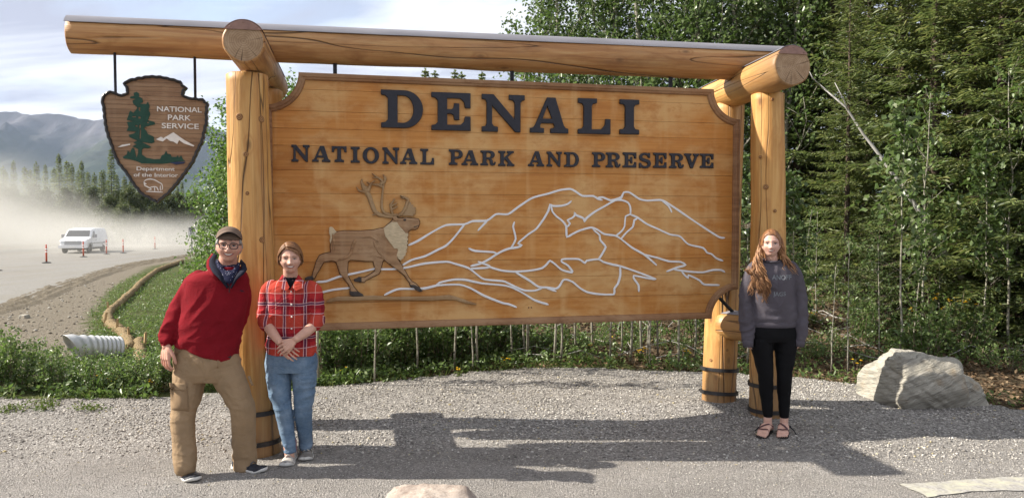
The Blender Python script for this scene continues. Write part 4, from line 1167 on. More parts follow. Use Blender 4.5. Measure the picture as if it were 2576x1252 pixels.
em('tree_emblem', [(530, 505), (545, 515), (545, 535), (565, 545), (570, 568), (550, 578), (590, 580), (600, 565), (610, 590), (605, 620), (615, 640), (605, 665), (600, 680), (640, 690), (645, 705), (590, 718), (575, 728), (590, 745), (600, 765), (635, 780), (640, 815), (620, 822), (575, 815), (563, 815), (600, 832), (620, 845), (600, 852), (575, 850), (563, 860), (563, 890), (590, 910), (640, 920), (675, 918), (685, 895), (700, 890), (712, 866), (720, 885), (740, 890), (745, 905), (775, 905), (785, 895), (790, 910), (805, 895), (815, 920), (830, 930), (770, 935), (720, 945), (690, 948), (560, 945), (540, 935), (490, 920), (450, 915), (445, 905), (470, 890), (475, 865), (490, 880), (500, 855), (510, 848), (520, 865), (525, 895), (530, 910), (540, 880), (540, 857), (505, 840), (530, 827), (510, 818), (535, 805), (490, 785), (480, 770), (510, 762), (530, 750), (470, 745), (480, 720), (470, 690), (510, 687), (470, 678), (480, 650), (490, 620), (510, 635), (530, 612), (535, 600), (510, 580), (505, 560), (525, 548), (490, 545), (490, 535), (515, 530), (512, 512)], GREENP,
   holes=[[(543, 618), (543, 600), (553, 600), (553, 628)], [(505, 662), (503, 655), (525, 655), (525, 662)], [(540, 668), (540, 658), (556, 658), (554, 672)], [(522, 718), (522, 710), (536, 710), (536, 720)], [(546, 732), (546, 708), (556, 706), (556, 730)], [(548, 795), (550, 738), (558, 738), (556, 792)], [(594, 697), (594, 690), (608, 690), (606, 698)]])
em('white_peak', [(650, 797), (680, 781), (695, 790), (720, 775), (757, 754), (790, 778), (830, 805), (886, 835), (880, 842), (820, 822), (792, 802), (780, 826), (757, 812), (737, 808), (715, 792), (692, 811), (660, 802)], EMW)
em('white_slope', [(414, 846), (440, 831), (490, 824), (490, 832), (450, 841)], EMW)
em('lake', [(735, 941), (780, 935), (830, 936), (820, 946), (775, 952)], NAVYP, 0.0075)
def em_text(txt, x0, y0, x1, y1, fat=0.0):
    """letters one by one between the two ends of a line, y0 its cap height and y1 its foot"""
    meas = text_mesh(txt, 1.0, 0.01)
    xs_ = [v.co.x for v in meas.vertices]; zs_ = [v.co.z for v in meas.vertices]
    W_, Hc = max(xs_) - min(xs_), 0.729
    a, b = R1((x0, y1)), R1((x1, y1)); T = R1(((x0 + x1) / 2, y0)); B_ = R1(((x0 + x1) / 2, y1))
    h = T[1] - B_[1]; s_ = h / Hc
    fx = (b[0] - a[0]) / (W_ * s_)
    x_l = min(xs_)
    for i, ch in enumerate(txt):
        if ch == ' ': continue
        pre = text_mesh(txt[:i + 1], 1.0, 0.006 / s_, 0.0, fat)
        # keep the last letter alone: the pieces to the right of where the line before it ended
        me = text_mesh(ch, 1.0, 0.006 / s_, 0.0, fat)
        r_all = max(v.co.x for v in pre.vertices); r_one = max(v.co.x for v in me.vertices)
        me.transform(Matrix.Translation((r_all - r_one - x_l, 0, 0)))
        me.transform(Matrix.Diagonal((s_ * fx, s_, s_, 1)))
        o = link('letter', me, arrow, EMW)
        o.location = (a[0], -0.0035, B_[1])
        bpy.data.meshes.remove(pre)
    bpy.data.meshes.remove(meas)
em_text('NATIONAL', 657, 596, 930, 628, 0.012)
em_text('PARK', 724, 646, 863, 680, 0.012)
em_text('SERVICE', 686, 698, 912, 731, 0.012)
em_text('Department', 531, 965, 764, 989, 0.008)
em_text('of the Interior', 513, 1003, 785, 1027, 0.008)
for i, P in enumerate(([(575, 1056), (590, 1045), (612, 1041), (640, 1046), (665, 1060), (685, 1072), (690, 1095), (684, 1112)], [(575, 1056), (580, 1080), (592, 1086), (606, 1094), (622, 1104), (602, 1109)], [(606, 1094), (640, 1088), (656, 1094), (664, 1114)], [(640, 1088), (642, 1116)], [(588, 1117), (640, 1119), (692, 1122)], [(676, 1080), (676, 1114)], [(578, 1062), (586, 1072), (590, 1068)])):
    L = [R1(p) for p in P]
    ob = ribbon(L, 0.0075, 0.004 + 0.0002 * i, arrow, EMW, 'bison_line', 0.003)
for px, pt, pb in ((290, 128, 232), (491, 140, 246)):
    u, v = R1(((px - 127.8) * 2.4496, (pb - 25.56) * 2.4496)); u2, v2 = R1(((px - 127.8) * 2.4496, (pt - 25.56) * 2.4496))
    MB().tube([(u, 0.006, v - 0.05), (u, 0.006, v2 + 0.06)], 0.0105, 8).build('rod', IRON, arrow)

# ------------------------------------------------------------------ people
from mathutils.bvhtree import BVHTree
def limb(m, pts, rad, side=Vector((1, 0, 0)), n=18, round_ends=True):
    """closed tube of elliptical rings through pts; rad: one radius or (across, deep) per point"""
    pts = [Vector(p) for p in pts]
    rad = [(r, r) if isinstance(r, (int, float)) else r for r in rad]
    # finer path
    P, Rr = [], []
    for i in range(len(pts) - 1):
        p0, p1, p2, p3 = (pts[max(0, min(len(pts) - 1, k))] for k in (i - 1, i, i + 1, i + 2))
        k = max(2, int((p2 - p1).length / 0.03))
        for j in range(k):
            f = j / k
            P.append(0.5 * ((2 * p1) + (p2 - p0) * f + (2 * p0 - 5 * p1 + 4 * p2 - p3) * f * f + (3 * p1 - p0 - 3 * p2 + p3) * f ** 3))
            g = f * f * (3 - 2 * f)
            Rr.append((rad[i][0] + (rad[i + 1][0] - rad[i][0]) * g, rad[i][1] + (rad[i + 1][1] - rad[i][1]) * g))
    P.append(pts[-1]); Rr.append(rad[-1])
    rings = []
    N = len(P)
    def ring(c, t, rx, ry):
        b = t.cross(side)
        if b.length < 1e-4: b = t.orthogonal()
        b.normalize(); a = b.cross(t).normalized()
        return [c + a * (cos(2 * pi * k / n) * rx) + b * (sin(2 * pi * k / n) * ry) for k in range(n)]
    for i in range(N):
        t = (P[min(N - 1, i + 1)] - P[max(0, i - 1)]).normalized()
        rx, ry = Rr[i]
        if i == 0 and round_ends:
            q = min(rx, ry)
            for f in (0.95, 0.7, 0.38): rings.append(ring(P[0] - t * q * f * 0.8, t, rx * sqrt(1 - f * f) + 1e-4, ry * sqrt(1 - f * f) + 1e-4))
        rings.append(ring(P[i], t, rx, ry))
        if i == N - 1 and round_ends:
            q = min(rx, ry)
            for f in (0.38, 0.7, 0.95): rings.append(ring(P[i] + t * q * f * 0.8, t, rx * sqrt(1 - f * f) + 1e-4, ry * sqrt(1 - f * f) + 1e-4))
    m.rings(rings)
def fuse(m, voxel, it, name, fac=0.5):
    o = bpy.data.objects.new('tmp', m.mesh('tmp')); C.objects.link(o)
    r = o.modifiers.new('r', 'REMESH'); r.mode = 'VOXEL'; r.voxel_size = voxel; r.adaptivity = 0.0
    if it:
        s_ = o.modifiers.new('s', 'SMOOTH'); s_.factor = fac; s_.iterations = it
    dg = bpy.context.evaluated_depsgraph_get()
    me = bpy.data.meshes.new_from_object(o.evaluated_get(dg)); me.name = name
    old = o.data; bpy.data.objects.remove(o); bpy.data.meshes.remove(old)
    me.polygons.foreach_set('use_smooth', [True] * len(me.polygons))
    return me
def verts_of(me):
    a = np.empty(len(me.vertices) * 3, np.float32); me.vertices.foreach_get('co', a); return a.reshape(-1, 3)
def normals_of(me):
    a = np.empty(len(me.vertices) * 3, np.float32); me.vertices.foreach_get('normal', a); return a.reshape(-1, 3)
def displace(me, fn):
    co, no = verts_of(me), normals_of(me)
    d = np.array([fn(*map(float, p)) for p in co], np.float32)
    me.vertices.foreach_set('co', (co + no * d[:, None]).ravel()); me.update()
def fold(x, y, z, k, warp=0.5, seed=0.0):
    """ridged cloth creases, sharper on the crest; k = crease frequency along x,y,z"""
    w = warp * MN.noise(Vector((x * 5 + seed, y * 5, z * 5)))
    n = MN.noise(Vector((x * k[0] + seed + w, y * k[1] + w, z * k[2] + w * 1.5)))
    return (0.45 - abs(n) * 2.2)
def add_part(me, name, root, mat):
    me.transform(Matrix.Translation(-root.location)); me.name = name
    return link(name, me, root, mat)
def bvh_of(me):
    return BVHTree.FromPolygons([v.co.copy() for v in me.vertices], [tuple(p.vertices) for p in me.polygons])

class Head:
    def __init__(s, centre, w, d, h, yaw=0.0, roll=0.0, pitch=0.0, jaw=0.30, smile=1.0, nose=1.0, full=0.0):
        s.c = Vector(centre); s.w, s.d, s.h = w, d, h
        s.M = Matrix.Translation(s.c) @ Matrix.Rotation(yaw, 4, 'Z') @ Matrix.Rotation(roll, 4, 'Y') @ Matrix.Rotation(pitch, 4, 'X')
        k = h / 0.113
        F = [(0, 0.006, .0075, .020, .008 * nose), (0, -.016, .0085, .016, .013 * nose), (0, -.033, .0115, .0085, .021 * nose), (-.0115, -.036, .006, .0055, .009 * nose), (.0115, -.036, .006, .0055, .009 * nose),
             (-.031, .001, .0145, .0095, -.0105), (.031, .001, .0145, .0095, -.0105), (-.031, .0, .009, .006, .0045), (.031, .0, .009, .006, .0045),
             (-.030, .022, .020, .0065, .0045), (.030, .022, .020, .0065, .0045), (0, .024, .012, .008, .002),
             (-.040, -.030, .015, .013, .0075 * smile), (.040, -.030, .015, .013, .0075 * smile), (-.030, -.052, .006, .016, -.0035 * smile), (.030, -.052, .006, .016, -.0035 * smile),
             (0, -.060, .026, .017, .0045), (0, -.0775, .020, .004, -.0045), (0, -.092, .018, .012, .0075), (0, -.047, .003, .006, -.0012)]
        s.F = [(a * w / .073, b * k, c * w / .073, e * k, f) for a, b, c, e, f in F]
        s.jaw, s.full = jaw, full
        nu, nv = 84, 64
        vs, fs = [], []
        for j in range(nv + 1):
            th = pi * j / nv
            for i in range(nu):
                ph = 2 * pi * i / nu
                vs.append(s.pt(sin(th) * cos(ph), sin(th) * sin(ph), cos(th)))
        for j in range(nv):
            for i in range(nu):
                q = (i + 1) % nu
                fs.append((j * nu + i, (j + 1) * nu + i, (j + 1) * nu + q, j * nu + q))
        s.nu, s.nv, s.lv, s.lf = nu, nv, vs, fs
        s.bvh = BVHTree.FromPolygons(vs, fs)
    def pt(s, dx, dy, dz):
        x, y, z = s.w * dx, s.d * dy, s.h * dz
        low = sst(0.05, 1.0, -dz)
        x *= 1 - s.jaw * low ** 1.3
        x *= 1 + (0.05 + s.full) * exp(-((dz + 0.25) / 0.3) ** 2)
        if dz < 0: x *= (1 + 0.30 * sst(0.55, 1.0, -dz))                # squarer chin than a point
        if dy > 0: y *= 1 - 0.42 * sst(0.25, 1.0, -dz)
        else:
            y = -s.d * abs(dy) ** 0.80 * (0.93 - 0.03 * low)
            z -= 0.0
        if dy < 0.25:
            f = sst(-0.25, 0.35, -dy)
            for cx, cz, sx, sz, a in s.F:
                e = ((x - cx) / sx) ** 2 + ((z - cz) / sz) ** 2
                if e < 14: y -= a * f * exp(-e * 0.5)
        return Vector((x, y, z))
    def add(s, m):
        m.add([s.M @ v for v in s.lv], s.lf)
        for sx in (-1, 1):                                            # ears
            c = Vector((sx * s.w * 1.0, 0.008, -0.008))
            R = Matrix.Rotation(sx * 0.45, 3, 'Z')
            m.ell((0, 0, 0), (1, 1, 1), 12, 8)
            k = 12 * 9
            for i in range(len(m.v) - k, len(m.v)):
                p = Vector(m.v[i]); q = R @ Vector((p.x * 0.009, p.y * 0.020, p.z * 0.031)) + c
                m.v[i] = tuple(s.M @ q)
    def surf(s, x, z, lift=0.001):
        hit = s.bvh.ray_cast(Vector((x, -0.4, z)), Vector((0, 1, 0)))
        p = hit[0] if hit[0] is not None else Vector((x, -0.02, z))
        return s.M @ (p + Vector((0, -lift, 0)))
    def patch(s, name, pts, lift, mat, root, dome=0.0):
        n = len(pts); cx = sum(p[0] for p in pts) / n; cz = sum(p[1] for p in pts) / n
        m = MB(); vs = []
        L = (1.0, 0.66, 0.33)
        for k, f in enumerate(L):
            for x, z in pts: vs.append(s.surf(cx + (x - cx) * f, cz + (z - cz) * f, lift + dome * (1 - f * f)))
        vs.append(s.surf(cx, cz, lift + dome))
        fs = [(k * n + i, k * n + (i + 1) % n, (k + 1) * n + (i + 1) % n, (k + 1) * n + i) for k in range(len(L) - 1) for i in range(n)]
        fs += [((len(L) - 1) * n + i, (len(L) - 1) * n + (i + 1) % n, len(L) * n) for i in range(n)]
        m.add(vs, fs)
        me = m.mesh(name, True)
        return add_part(me, name, root, mat)
def almond(cx, cz, w, h, n=16, up=0.0, tilt=0.0):
    out = []
    for k in range(n):
        a = 2 * pi * k / n
        x = cos(a) * w; z = sin(a) * h * (1 - 0.35 * abs(cos(a)) ** 3) + up * (cos(a) ** 2)
        out.append((cx + x, cz + z + tilt * x))
    return out
SKIN_A = simple('skin_ruddy', (0.52, 0.28, 0.205), 0.5, 0.09, 30, 0, 0.05)
SKIN_B = simple('skin_fair', (0.54, 0.315, 0.235), 0.5, 0.08, 30, 0, 0.05)
SKIN_C = simple('skin_pale', (0.56, 0.345, 0.27), 0.5, 0.07, 30, 0, 0.05)
for s_ in (SKIN_A, SKIN_B, SKIN_C):
    b = s_.node_tree.nodes['Principled BSDF']; b.inputs['Subsurface Weight'].default_value = 0.12; b.inputs['Subsurface Radius'].default_value = (0.01, 0.004, 0.002); b.inputs['Subsurface Scale'].default_value = 0.6
LIPM = simple('lips', (0.42, 0.14, 0.12), 0.45, 0.1, 40)
LIPP = simple('lips_pale', (0.50, 0.20, 0.17), 0.45, 0.1, 40)
TEETH = simple('teeth', (0.78, 0.75, 0.68), 0.3, 0.05, 60)
MOUTHD = simple('mouth_inside', (0.10, 0.02, 0.02), 0.6, 0.1, 30)
EYEW = simple('eye_white', (0.42, 0.38, 0.35), 0.3, 0.04, 40)
IRISM = simple('iris', (0.035, 0.035, 0.04), 0.2, 0.3, 300)
LASH = simple('lash', (0.06, 0.03, 0.02), 0.7, 0.2, 90)
def face(H, root, brow_mat, lips, open_eye=0.0062, smile_w=0.026, teeth_h=0.0055, corner=0.006, brow_t=0.0042, lidm=None, mz=None, brow_z=0.0195):
    k, q = H.w / .073, H.h / .113
    mz = -0.060 if mz is None else mz
    for sx in (-1, 1):
        e = H.patch('eye', almond(sx * .031 * k, .0005 * q, .0135 * k, open_eye * q, tilt=sx * -0.04), 0.0012, EYEW, root, 0.0012)
        ir = H.patch('iris', almond(sx * .031 * k, .0006 * q, .0056 * k, min(.0056, open_eye * 0.98) * q, 14), 0.0030, IRISM, root); ir.parent = e; 
        # dark lash line along the upper lid
        L = []
        for kk in range(9): a = pi * (1 - kk / 8); L.append((sx * .031 * k + cos(a) * .0148 * k, .0005 * q + sin(a) * (open_eye + 0.0012) * q + sx * -0.04 * cos(a) * .0148))
        U = [(x, z + 0.0024 * q * sin(pi * i / 8) + 0.0006) for i, (x, z) in enumerate(L)]
        H.patch('upper_lashes', U[::-1] + L, 0.0026, LASH, root)
        B = []
        for kk in range(9):
            f = kk / 8; B.append((sx * (.013 + .034 * f) * k, (brow_z + 0.004 * sin(pi * min(1, f * 1.2)) - 0.003 * f) * q))
        T = [(x, z + (brow_t * (1 - 0.55 * i / 8)) * q) for i, (x, z) in enumerate(B)]
        H.patch('eyebrow', T[::-1] + B if sx > 0 else B[::-1] + T, 0.0022, brow_mat, root)
    w = smile_w * k
    def mouth(wd, top, bot):
        up, dn = [], []
        for kk in range(15):
            f = kk / 14 * 2 - 1; c_ = corner * f * f
            up.append((f * wd, mz * q + c_ + top * (1 - f * f) ** 0.7)); dn.append((f * wd, mz * q + c_ - bot * (1 - f * f) ** 0.7))
        return dn + up[::-1][1:-1]
    H.patch('lips', mouth(w * 1.10, 0.0050 + teeth_h * 0.5, 0.0062 + teeth_h * 0.7), 0.0012, lips, root, 0.002)
    H.patch('mouth_opening', mouth(w * 0.97, 0.0014 + teeth_h * 0.45, 0.0014 + teeth_h * 0.6), 0.0036, MOUTHD, root, 0.0008)
    H.patch('teeth', mouth(w * 0.80, 0.0005 + teeth_h * 0.42, teeth_h * 0.42), 0.0050, TEETH, root, 0.0008)
def hand(m, wrist, d, palm_n, L=0.185, spread=0.10, curl=0.5, thumb_side=1, thick=1.0, th_out=0.6):
    """palm and five fingers. d: wrist to knuckles; palm_n: the way the palm faces"""
    d = d.normalized(); n = (palm_n - d * palm_n.dot(d)).normalized(); s_ = d.cross(n).normalized() * thumb_side
    pl_ = L * 0.50
    W = L * 0.225
    # palm as four rays fused
    for i, f in enumerate((-1.0, -0.34, 0.32, 0.95)):
        a = wrist + s_ * f * W * 0.45; b = wrist + d * pl_ * (1.0 - 0.06 * abs(f - 0.1)) + s_ * f * W
        limb(m, [a, (a + b) / 2, b], [L * 0.075 * thick, L * 0.085 * thick, L * 0.066 * thick], n=10)
    for i, (f, fl, r) in enumerate(((-1.0, 0.36, 0.040), (-0.34, 0.45, 0.045), (0.32, 0.48, 0.046), (0.95, 0.43, 0.045))):
        p = wrist + d * pl_ * (1.0 - 0.06 * abs(f - 0.1)) + s_ * f * W
        dd = (d + s_ * f * spread * 0.6).normalized()
        pts, ang = [p], 0.25 * curl
        for seg in (0.45, 0.31, 0.24):
            v = dd * cos(ang) + n * sin(ang)
            p = p + v * fl * L * seg; pts.append(p); ang += 0.75 * curl
        limb(m, pts, [L * r * thick, L * r * 0.98 * thick, L * r * 0.9 * thick, L * r * 0.72 * thick], n=10)
    p = wrist + d * pl_ * 0.22 + s_ * W * 0.75
    v1 = (d * 0.75 + s_ * th_out + n * 0.30).normalized(); v2 = (d * 0.95 + s_ * th_out * 0.35 + n * 0.35).normalized()
    limb(m, [p, p + v1 * L * 0.26, p + v1 * L * 0.26 + v2 * L * 0.19, p + v1 * L * 0.26 + v2 * L * 0.33], [L * 0.070 * thick, L * 0.058 * thick, L * 0.052 * thick, L * 0.038 * thick], n=10)
def shoe(root, heel, yaw, L, W, upper, sole, lace, toe_cap=None, collar=None, sock=None, sock_h=0.0):
    """running shoe: heel on the ground, pointing along yaw"""
    X = Vector((cos(yaw), sin(yaw), 0)); Yv = Vector((-sin(yaw), cos(yaw), 0))
    def P(x, y, z): return Vector(heel) + X * x + Yv * y + Vector((0, 0, z))
    def width(f):                                                     # half width along the foot
        return W * 0.5 * (0.62 + 0.16 * sin(pi * min(1, f * 2.2)) * (f < 0.45) + 0.38 * sst(0.32, 0.68, f)) * sqrt(max(0.0, 1 - max(0, (f - 0.80) / 0.205) ** 2.2)) * sqrt(max(0.0, min(1, (f + 0.015) / 0.09)))
    fs_ = [0.0, 0.02, 0.05, 0.1, 0.18, 0.28, 0.38, 0.48, 0.58, 0.68, 0.77, 0.85, 0.91, 0.955, 0.985, 1.0]
    def top(f): return 0.105 - 0.045 * sst(0.22, 0.50, f) - 0.022 * sst(0.5, 0.85, f) - 0.012 * sst(0.85, 1, f) if f > 0.05 else 0.09
    R1_, R2_ = [], []
    for f in fs_:
        w = max(0.004, width(f)); lift = 0.018 * sst(0.78, 1.0, f) + 0.004 * sst(0.06, 0.0, f)
        ringS, ringU = [], []
        hs = 0.030 - 0.008 * sst(0.5, 0.9, f)
        for k in range(20):
            a = 2 * pi * k / 20
            ringS.append(P(f * L, cos(a) * w * (1.06 if sin(a) > 0 else 1.0), lift + hs * 0.5 + max(-1, min(1, sin(a) * 1.6)) * hs * 0.5))
            tz = top(f); c_, s2 = cos(a), sin(a)
            yy_ = c_ * w * (1 - 0.28 * max(0, s2)); zz = lift + hs * 0.75 + max(0, s2) ** 0.8 * (tz - hs * 0.75) - max(0, -s2) * 0.012
            ringU.append(P(0.006 + f * (L - 0.014), yy_ * 0.97, zz))
        R1_.append(ringS); R2_.append(ringU)
    for nm, R, mt in (('sole', R1_, sole), ('upper', R2_, upper)):
        m = MB(); m.rings(R); add_part(m.mesh(nm, True), nm, root, mt)
    m = MB()                                                          # laces, tongue edge
    for i in range(5):
        f = 0.34 + 0.065 * i; w = width(f) * 0.42
        z = top(f) + 0.012 + 0.018 * sst(0.22, 0.5, f) * 0
        pts = [P(f * L, -w, z - 0.012), P(f * L + 0.006, 0, z + 0.004), P((f + 0.03) * L, w, z - 0.012)]
        m.tube(pts, 0.0036, 6)
        pts = [P(f * L, w, z - 0.012), P(f * L + 0.006, 0, z + 0.002), P((f + 0.03) * L, -w, z - 0.012)]
        m.tube(pts, 0.0036, 6)
    for sg in (-1, 1):
        z = top(0.34)
        m.tube([P(0.33 * L, 0, z + 0.012), P(0.36 * L, sg * 0.02, z + 0.014), P(0.42 * L, sg * 0.033, z - 0.004), P(0.38 * L, sg * 0.028, z + 0.004), P(0.33 * L, 0, z + 0.012)], 0.003, 6)
    add_part(m.mesh('laces', True), 'laces', root, lace)
    for sg in (-1, 1):                                                # stitched side panels
        m = MB()
        for a, b in ((0.20, 0.36), (0.34, 0.50), (0.50, 0.62)):
            vs = []
            for k in range(5):
                g = k / 4
                for ff in (a + (b - a) * 0.55 * g, a + (b - a) * 0.55 * g + 0.035):
                    w = width(ff); hz_ = 0.028 + (top(ff) - 0.04) * g
                    vs.append(P(ff * L, sg * (w * (1.005 - 0.20 * g ** 1.4) + 0.001), hz_))
            m.add(vs, [(2 * k, 2 * k + 1, 2 * k + 3, 2 * k + 2) for k in range(4)])
        add_part(m.mesh('side_panel', True), 'side_panel', root, lace)
    m = MB()
    R = []
    for f in (0.80, 0.85, 0.91, 0.955, 0.985, 1.0):
        w = max(0.004, width(f)) * 1.02; lift = 0.018 * sst(0.78, 1.0, f)
        R.append([P(0.009 + f * (L - 0.014), cos(pi * k / 12) * w * (1 - 0.28 * sin(pi * k / 12)), lift + 0.018 + sin(pi * k / 12) ** 0.8 * (top(f) - 0.012)) for k in range(13)])
    vs = [p for r in R for p in r]
    m.add(vs, [(i * 13 + k, i * 13 + k + 1, (i + 1) * 13 + k + 1, (i + 1) * 13 + k) for i in range(5) for k in range(12)])
    add_part(m.mesh('toe_cap', True), 'toe_cap', root, toe_cap or lace)
    if sock:
        m = MB(); c = P(0.24 * L, 0, 0.07)
        limb(m, [c, c + Vector((0, 0, sock_h))], [(0.036, 0.042), (0.034, 0.040)], X)
        add_part(m.mesh('sock', True), 'sock', root, sock)
def px_rings(L, Y, n=40, shear=None):
    """horizontal body rings from picture measurements: (y, centre x, half width in px, half depth in m)"""
    R = []
    for y, cx, hw, dp in L:
        c = on_y(cx, y, Y); r = abs(on_y(cx + hw, y, Y).x - c.x)
        ring = []
        for k in range(n):
            a = 2 * pi * k / n; ca, sa = cos(a), sin(a)
            e = 0.86
            p = Vector((c.x + r * abs(ca) ** e * (1 if ca > 0 else -1), Y + dp * abs(sa) ** e * (1 if sa > 0 else -1), c.z))
            if shear: p.z += shear(p)
            ring.append(p)
        R.append(ring)
    return R
def W3(px, py, Y): return on_y(px, py, Y)

def fabric(name, col, var=0.12, rough=0.9, weave=260, sheen=0.0, fuzz=0.25, big=7.0, wrink=1.0):
    t = NT(name)
    v = t.mapping()
    a = t.noise(v, big, 5); f = t.noise(v, weave, 2)
    lo = tuple(c * (1 - var) for c in col); hi = tuple(min(1, c * (1 + var)) for c in col)
    c = t.ramp(a, [(0.3, lo), (0.7, hi)])
    c = t.mix(t.math('MULTIPLY', f, 0.5), c, tuple(q * 0.72 for q in col))
    wr = t.noise(t.mapping((1, 1, 1.7)), 6.0, 3, 0.5, 1.3)
    rdg = t.math('ABSOLUTE', t.math('SUBTRACT', wr, 0.5))
    return t.fin(c, rough, t.math('ADD', t.math('ADD', t.math('MULTIPLY', f, 0.12), t.math('MULTIPLY', a, 0.4)), t.math('MULTIPLY', rdg, wrink)), fuzz, 0.02, spec=0.12, sheen=sheen)
FLEECE = fabric('red_fleece', (0.185, 0.008, 0.014), 0.18, 0.95, 170, 0.0, 0.5, wrink=0.8)
NAVYF = fabric('navy_lining', (0.014, 0.016, 0.028), 0.2)
KHAKI = fabric('khaki_cotton', (0.285, 0.198, 0.118), 0.16, 0.9, 240, 0, 0.55, wrink=1.3)
KHAKI2 = fabric('khaki_pocket', (0.25, 0.17, 0.10), 0.14, 0.9, 240)
DARKB = fabric('dark_belt', (0.025, 0.032, 0.032), 0.2)
SWEAT = fabric('charcoal_sweatshirt', (0.090, 0.081, 0.095), 0.14, 0.95, 150, 0.0, 0.5, wrink=1.0)
LEGG = fabric('black_leggings', (0.0065, 0.0065, 0.0075), 0.2, 0.75, 200)
TEEB = fabric('black_tee', (0.008, 0.009, 0.013), 0.2)
t = NT('washed_denim'); v = t.mapping()
a = t.noise(v, 6, 5, 0.6); f = t.noise(t.mapping((1, 1, 0.35)), 300, 2)
c = t.ramp(a, [(0.28, (0.075, 0.130, 0.210)), (0.5, (0.140, 0.212, 0.300)), (0.72, (0.25, 0.325, 0.41))])
c = t.mix(t.math('MULTIPLY', f, 0.45), c, (0.05, 0.085, 0.15))
wr = t.noise(t.mapping((1, 1, 2.2)), 9, 3, 0.5, 1.3)
rd_ = t.math('ABSOLUTE', t.math('SUBTRACT', wr, 0.5))
DENIM = t.fin(t.mix(t.ramp(rd_, [(0.0, (0.2, 0.2, 0.2)), (0.10, (0, 0, 0))]), c, (0.22, 0.29, 0.37)), 0.9, t.math('ADD', t.math('MULTIPLY', f, 0.15), t.math('MULTIPLY', rd_, 1.1)), 0.5, 0.02, spec=0.12)
t = NT('plaid_cotton'); v = t.mapping()
wv = t.n.new('ShaderNodeTexNoise'); wv.inputs['Scale'].default_value = 6; t.l.new(v, wv.inputs['Vector'])
ad = t.n.new('ShaderNodeVectorMath'); ad.operation = 'MULTIPLY_ADD'; t.l.new(wv.outputs['Color'], ad.inputs[0]); ad.inputs[1].default_value = (0.022, 0, 0.022); t.l.new(v, ad.inputs[2])
px_, py_, pz_ = t.sep(ad.outputs[0])
def stripe(cd, per, off, wd):
    fr = t.math('FRACT', t.math('ADD', t.math('DIVIDE', cd, per), off))
    return t.math('LESS_THAN', t.math('MULTIPLY', t.math('ABSOLUTE', t.math('SUBTRACT', fr, 0.5)), per), wd / 2)
c = t.ramp(t.noise(v, 9, 3), [(0.3, (0.30, 0.018, 0.024)), (0.7, (0.40, 0.028, 0.030))])
c = t.mix(t.math('MULTIPLY', stripe(px_, 0.136, 0.0, 0.055), 0.55), c, (0.15, 0.010, 0.016))
c = t.mix(t.math('MULTIPLY', stripe(pz_, 0.24, 0.15, 0.085), 0.55), c, (0.48, 0.075, 0.04))
c = t.mix(t.math('MULTIPLY', stripe(pz_, 0.24, 0.65, 0.07), 0.55), c, (0.17, 0.010, 0.022))
for cd, per, off in ((px_, 0.136, 0.0), (pz_, 0.24, 0.65)):
    c = t.mix(t.math('MULTIPLY', stripe(cd, per, off, 0.013), 0.75), c, (0.06, 0.03, 0.07))
    for o2 in (-0.0085, 0.0085): c = t.mix(t.math('MULTIPLY', stripe(cd, per, off + o2 / per, 0.0038), 0.75), c, (0.58, 0.42, 0.42))
c = t.mix(t.math('MULTIPLY', stripe(px_, 0.136, 0.5, 0.0045), 0.6), c, (0.62, 0.40, 0.36))
c = t.mix(t.math('MULTIPLY', stripe(pz_, 0.24, 0.33, 0.0045), 0.6), c, (0.62, 0.40, 0.36))
c = t.mix(t.math('MULTIPLY', stripe(pz_, 0.24, 0.95, 0.006), 0.6), c, (0.62, 0.42, 0.42))
wr = t.noise(t.mapping((1, 1, 1.4)), 9, 3, 0.5, 1.4)
PLAID = t.fin(c, 0.9, t.math('MULTIPLY', t.math('ABSOLUTE', t.math('SUBTRACT', wr, 0.5)), 1.4), 0.5, 0.02, spec=0.12)
t = NT('paisley_bandana'); v = t.mapping()
bv = t.voro(v, 75); bn = t.noise(v, 60, 4)
BAND = t.fin(t.mix(t.ramp(t.math('ADD', bv, t.math('MULTIPLY', bn, 0.6)), [(0.44, (1, 1, 1)), (0.52, (0, 0, 0))]), (0.016, 0.018, 0.042), (0.34, 0.34, 0.42)), 0.9, spec=0.1)
def hair_mat(name, dark, mid, light):
    t = NT(name); v = t.mapping()
    gi = t.n.new('ShaderNodeNewGeometry')
    c = t.ramp(t.math('ADD', t.math('MULTIPLY', gi.outputs['Random Per Island'], 0.6), t.math('MULTIPLY', t.noise(v, 90, 3), 0.5)), [(0.1, dark), (0.5, mid), (0.95, light)])
    return t.fin(c, 0.42, spec=0.35)
H_MAN = hair_mat('grey_hair', (0.10, 0.085, 0.075), (0.22, 0.20, 0.185), (0.40, 0.385, 0.36))
H_WOM = hair_mat('light_brown_hair', (0.065, 0.027, 0.012), (0.18, 0.082, 0.036), (0.33, 0.175, 0.082))
H_GIRL = hair_mat('auburn_hair', (0.075, 0.030, 0.012), (0.25, 0.115, 0.048), (0.56, 0.33, 0.165))
BROWN_B = simple('brow_brown', (0.16, 0.085, 0.05), 0.8, 0.2, 200)
BROW_F = simple('brow_fair', (0.33, 0.19, 0.12), 0.8, 0.2, 200)
BROW_G = simple('brow_grey', (0.22, 0.17, 0.14), 0.8, 0.2, 200)

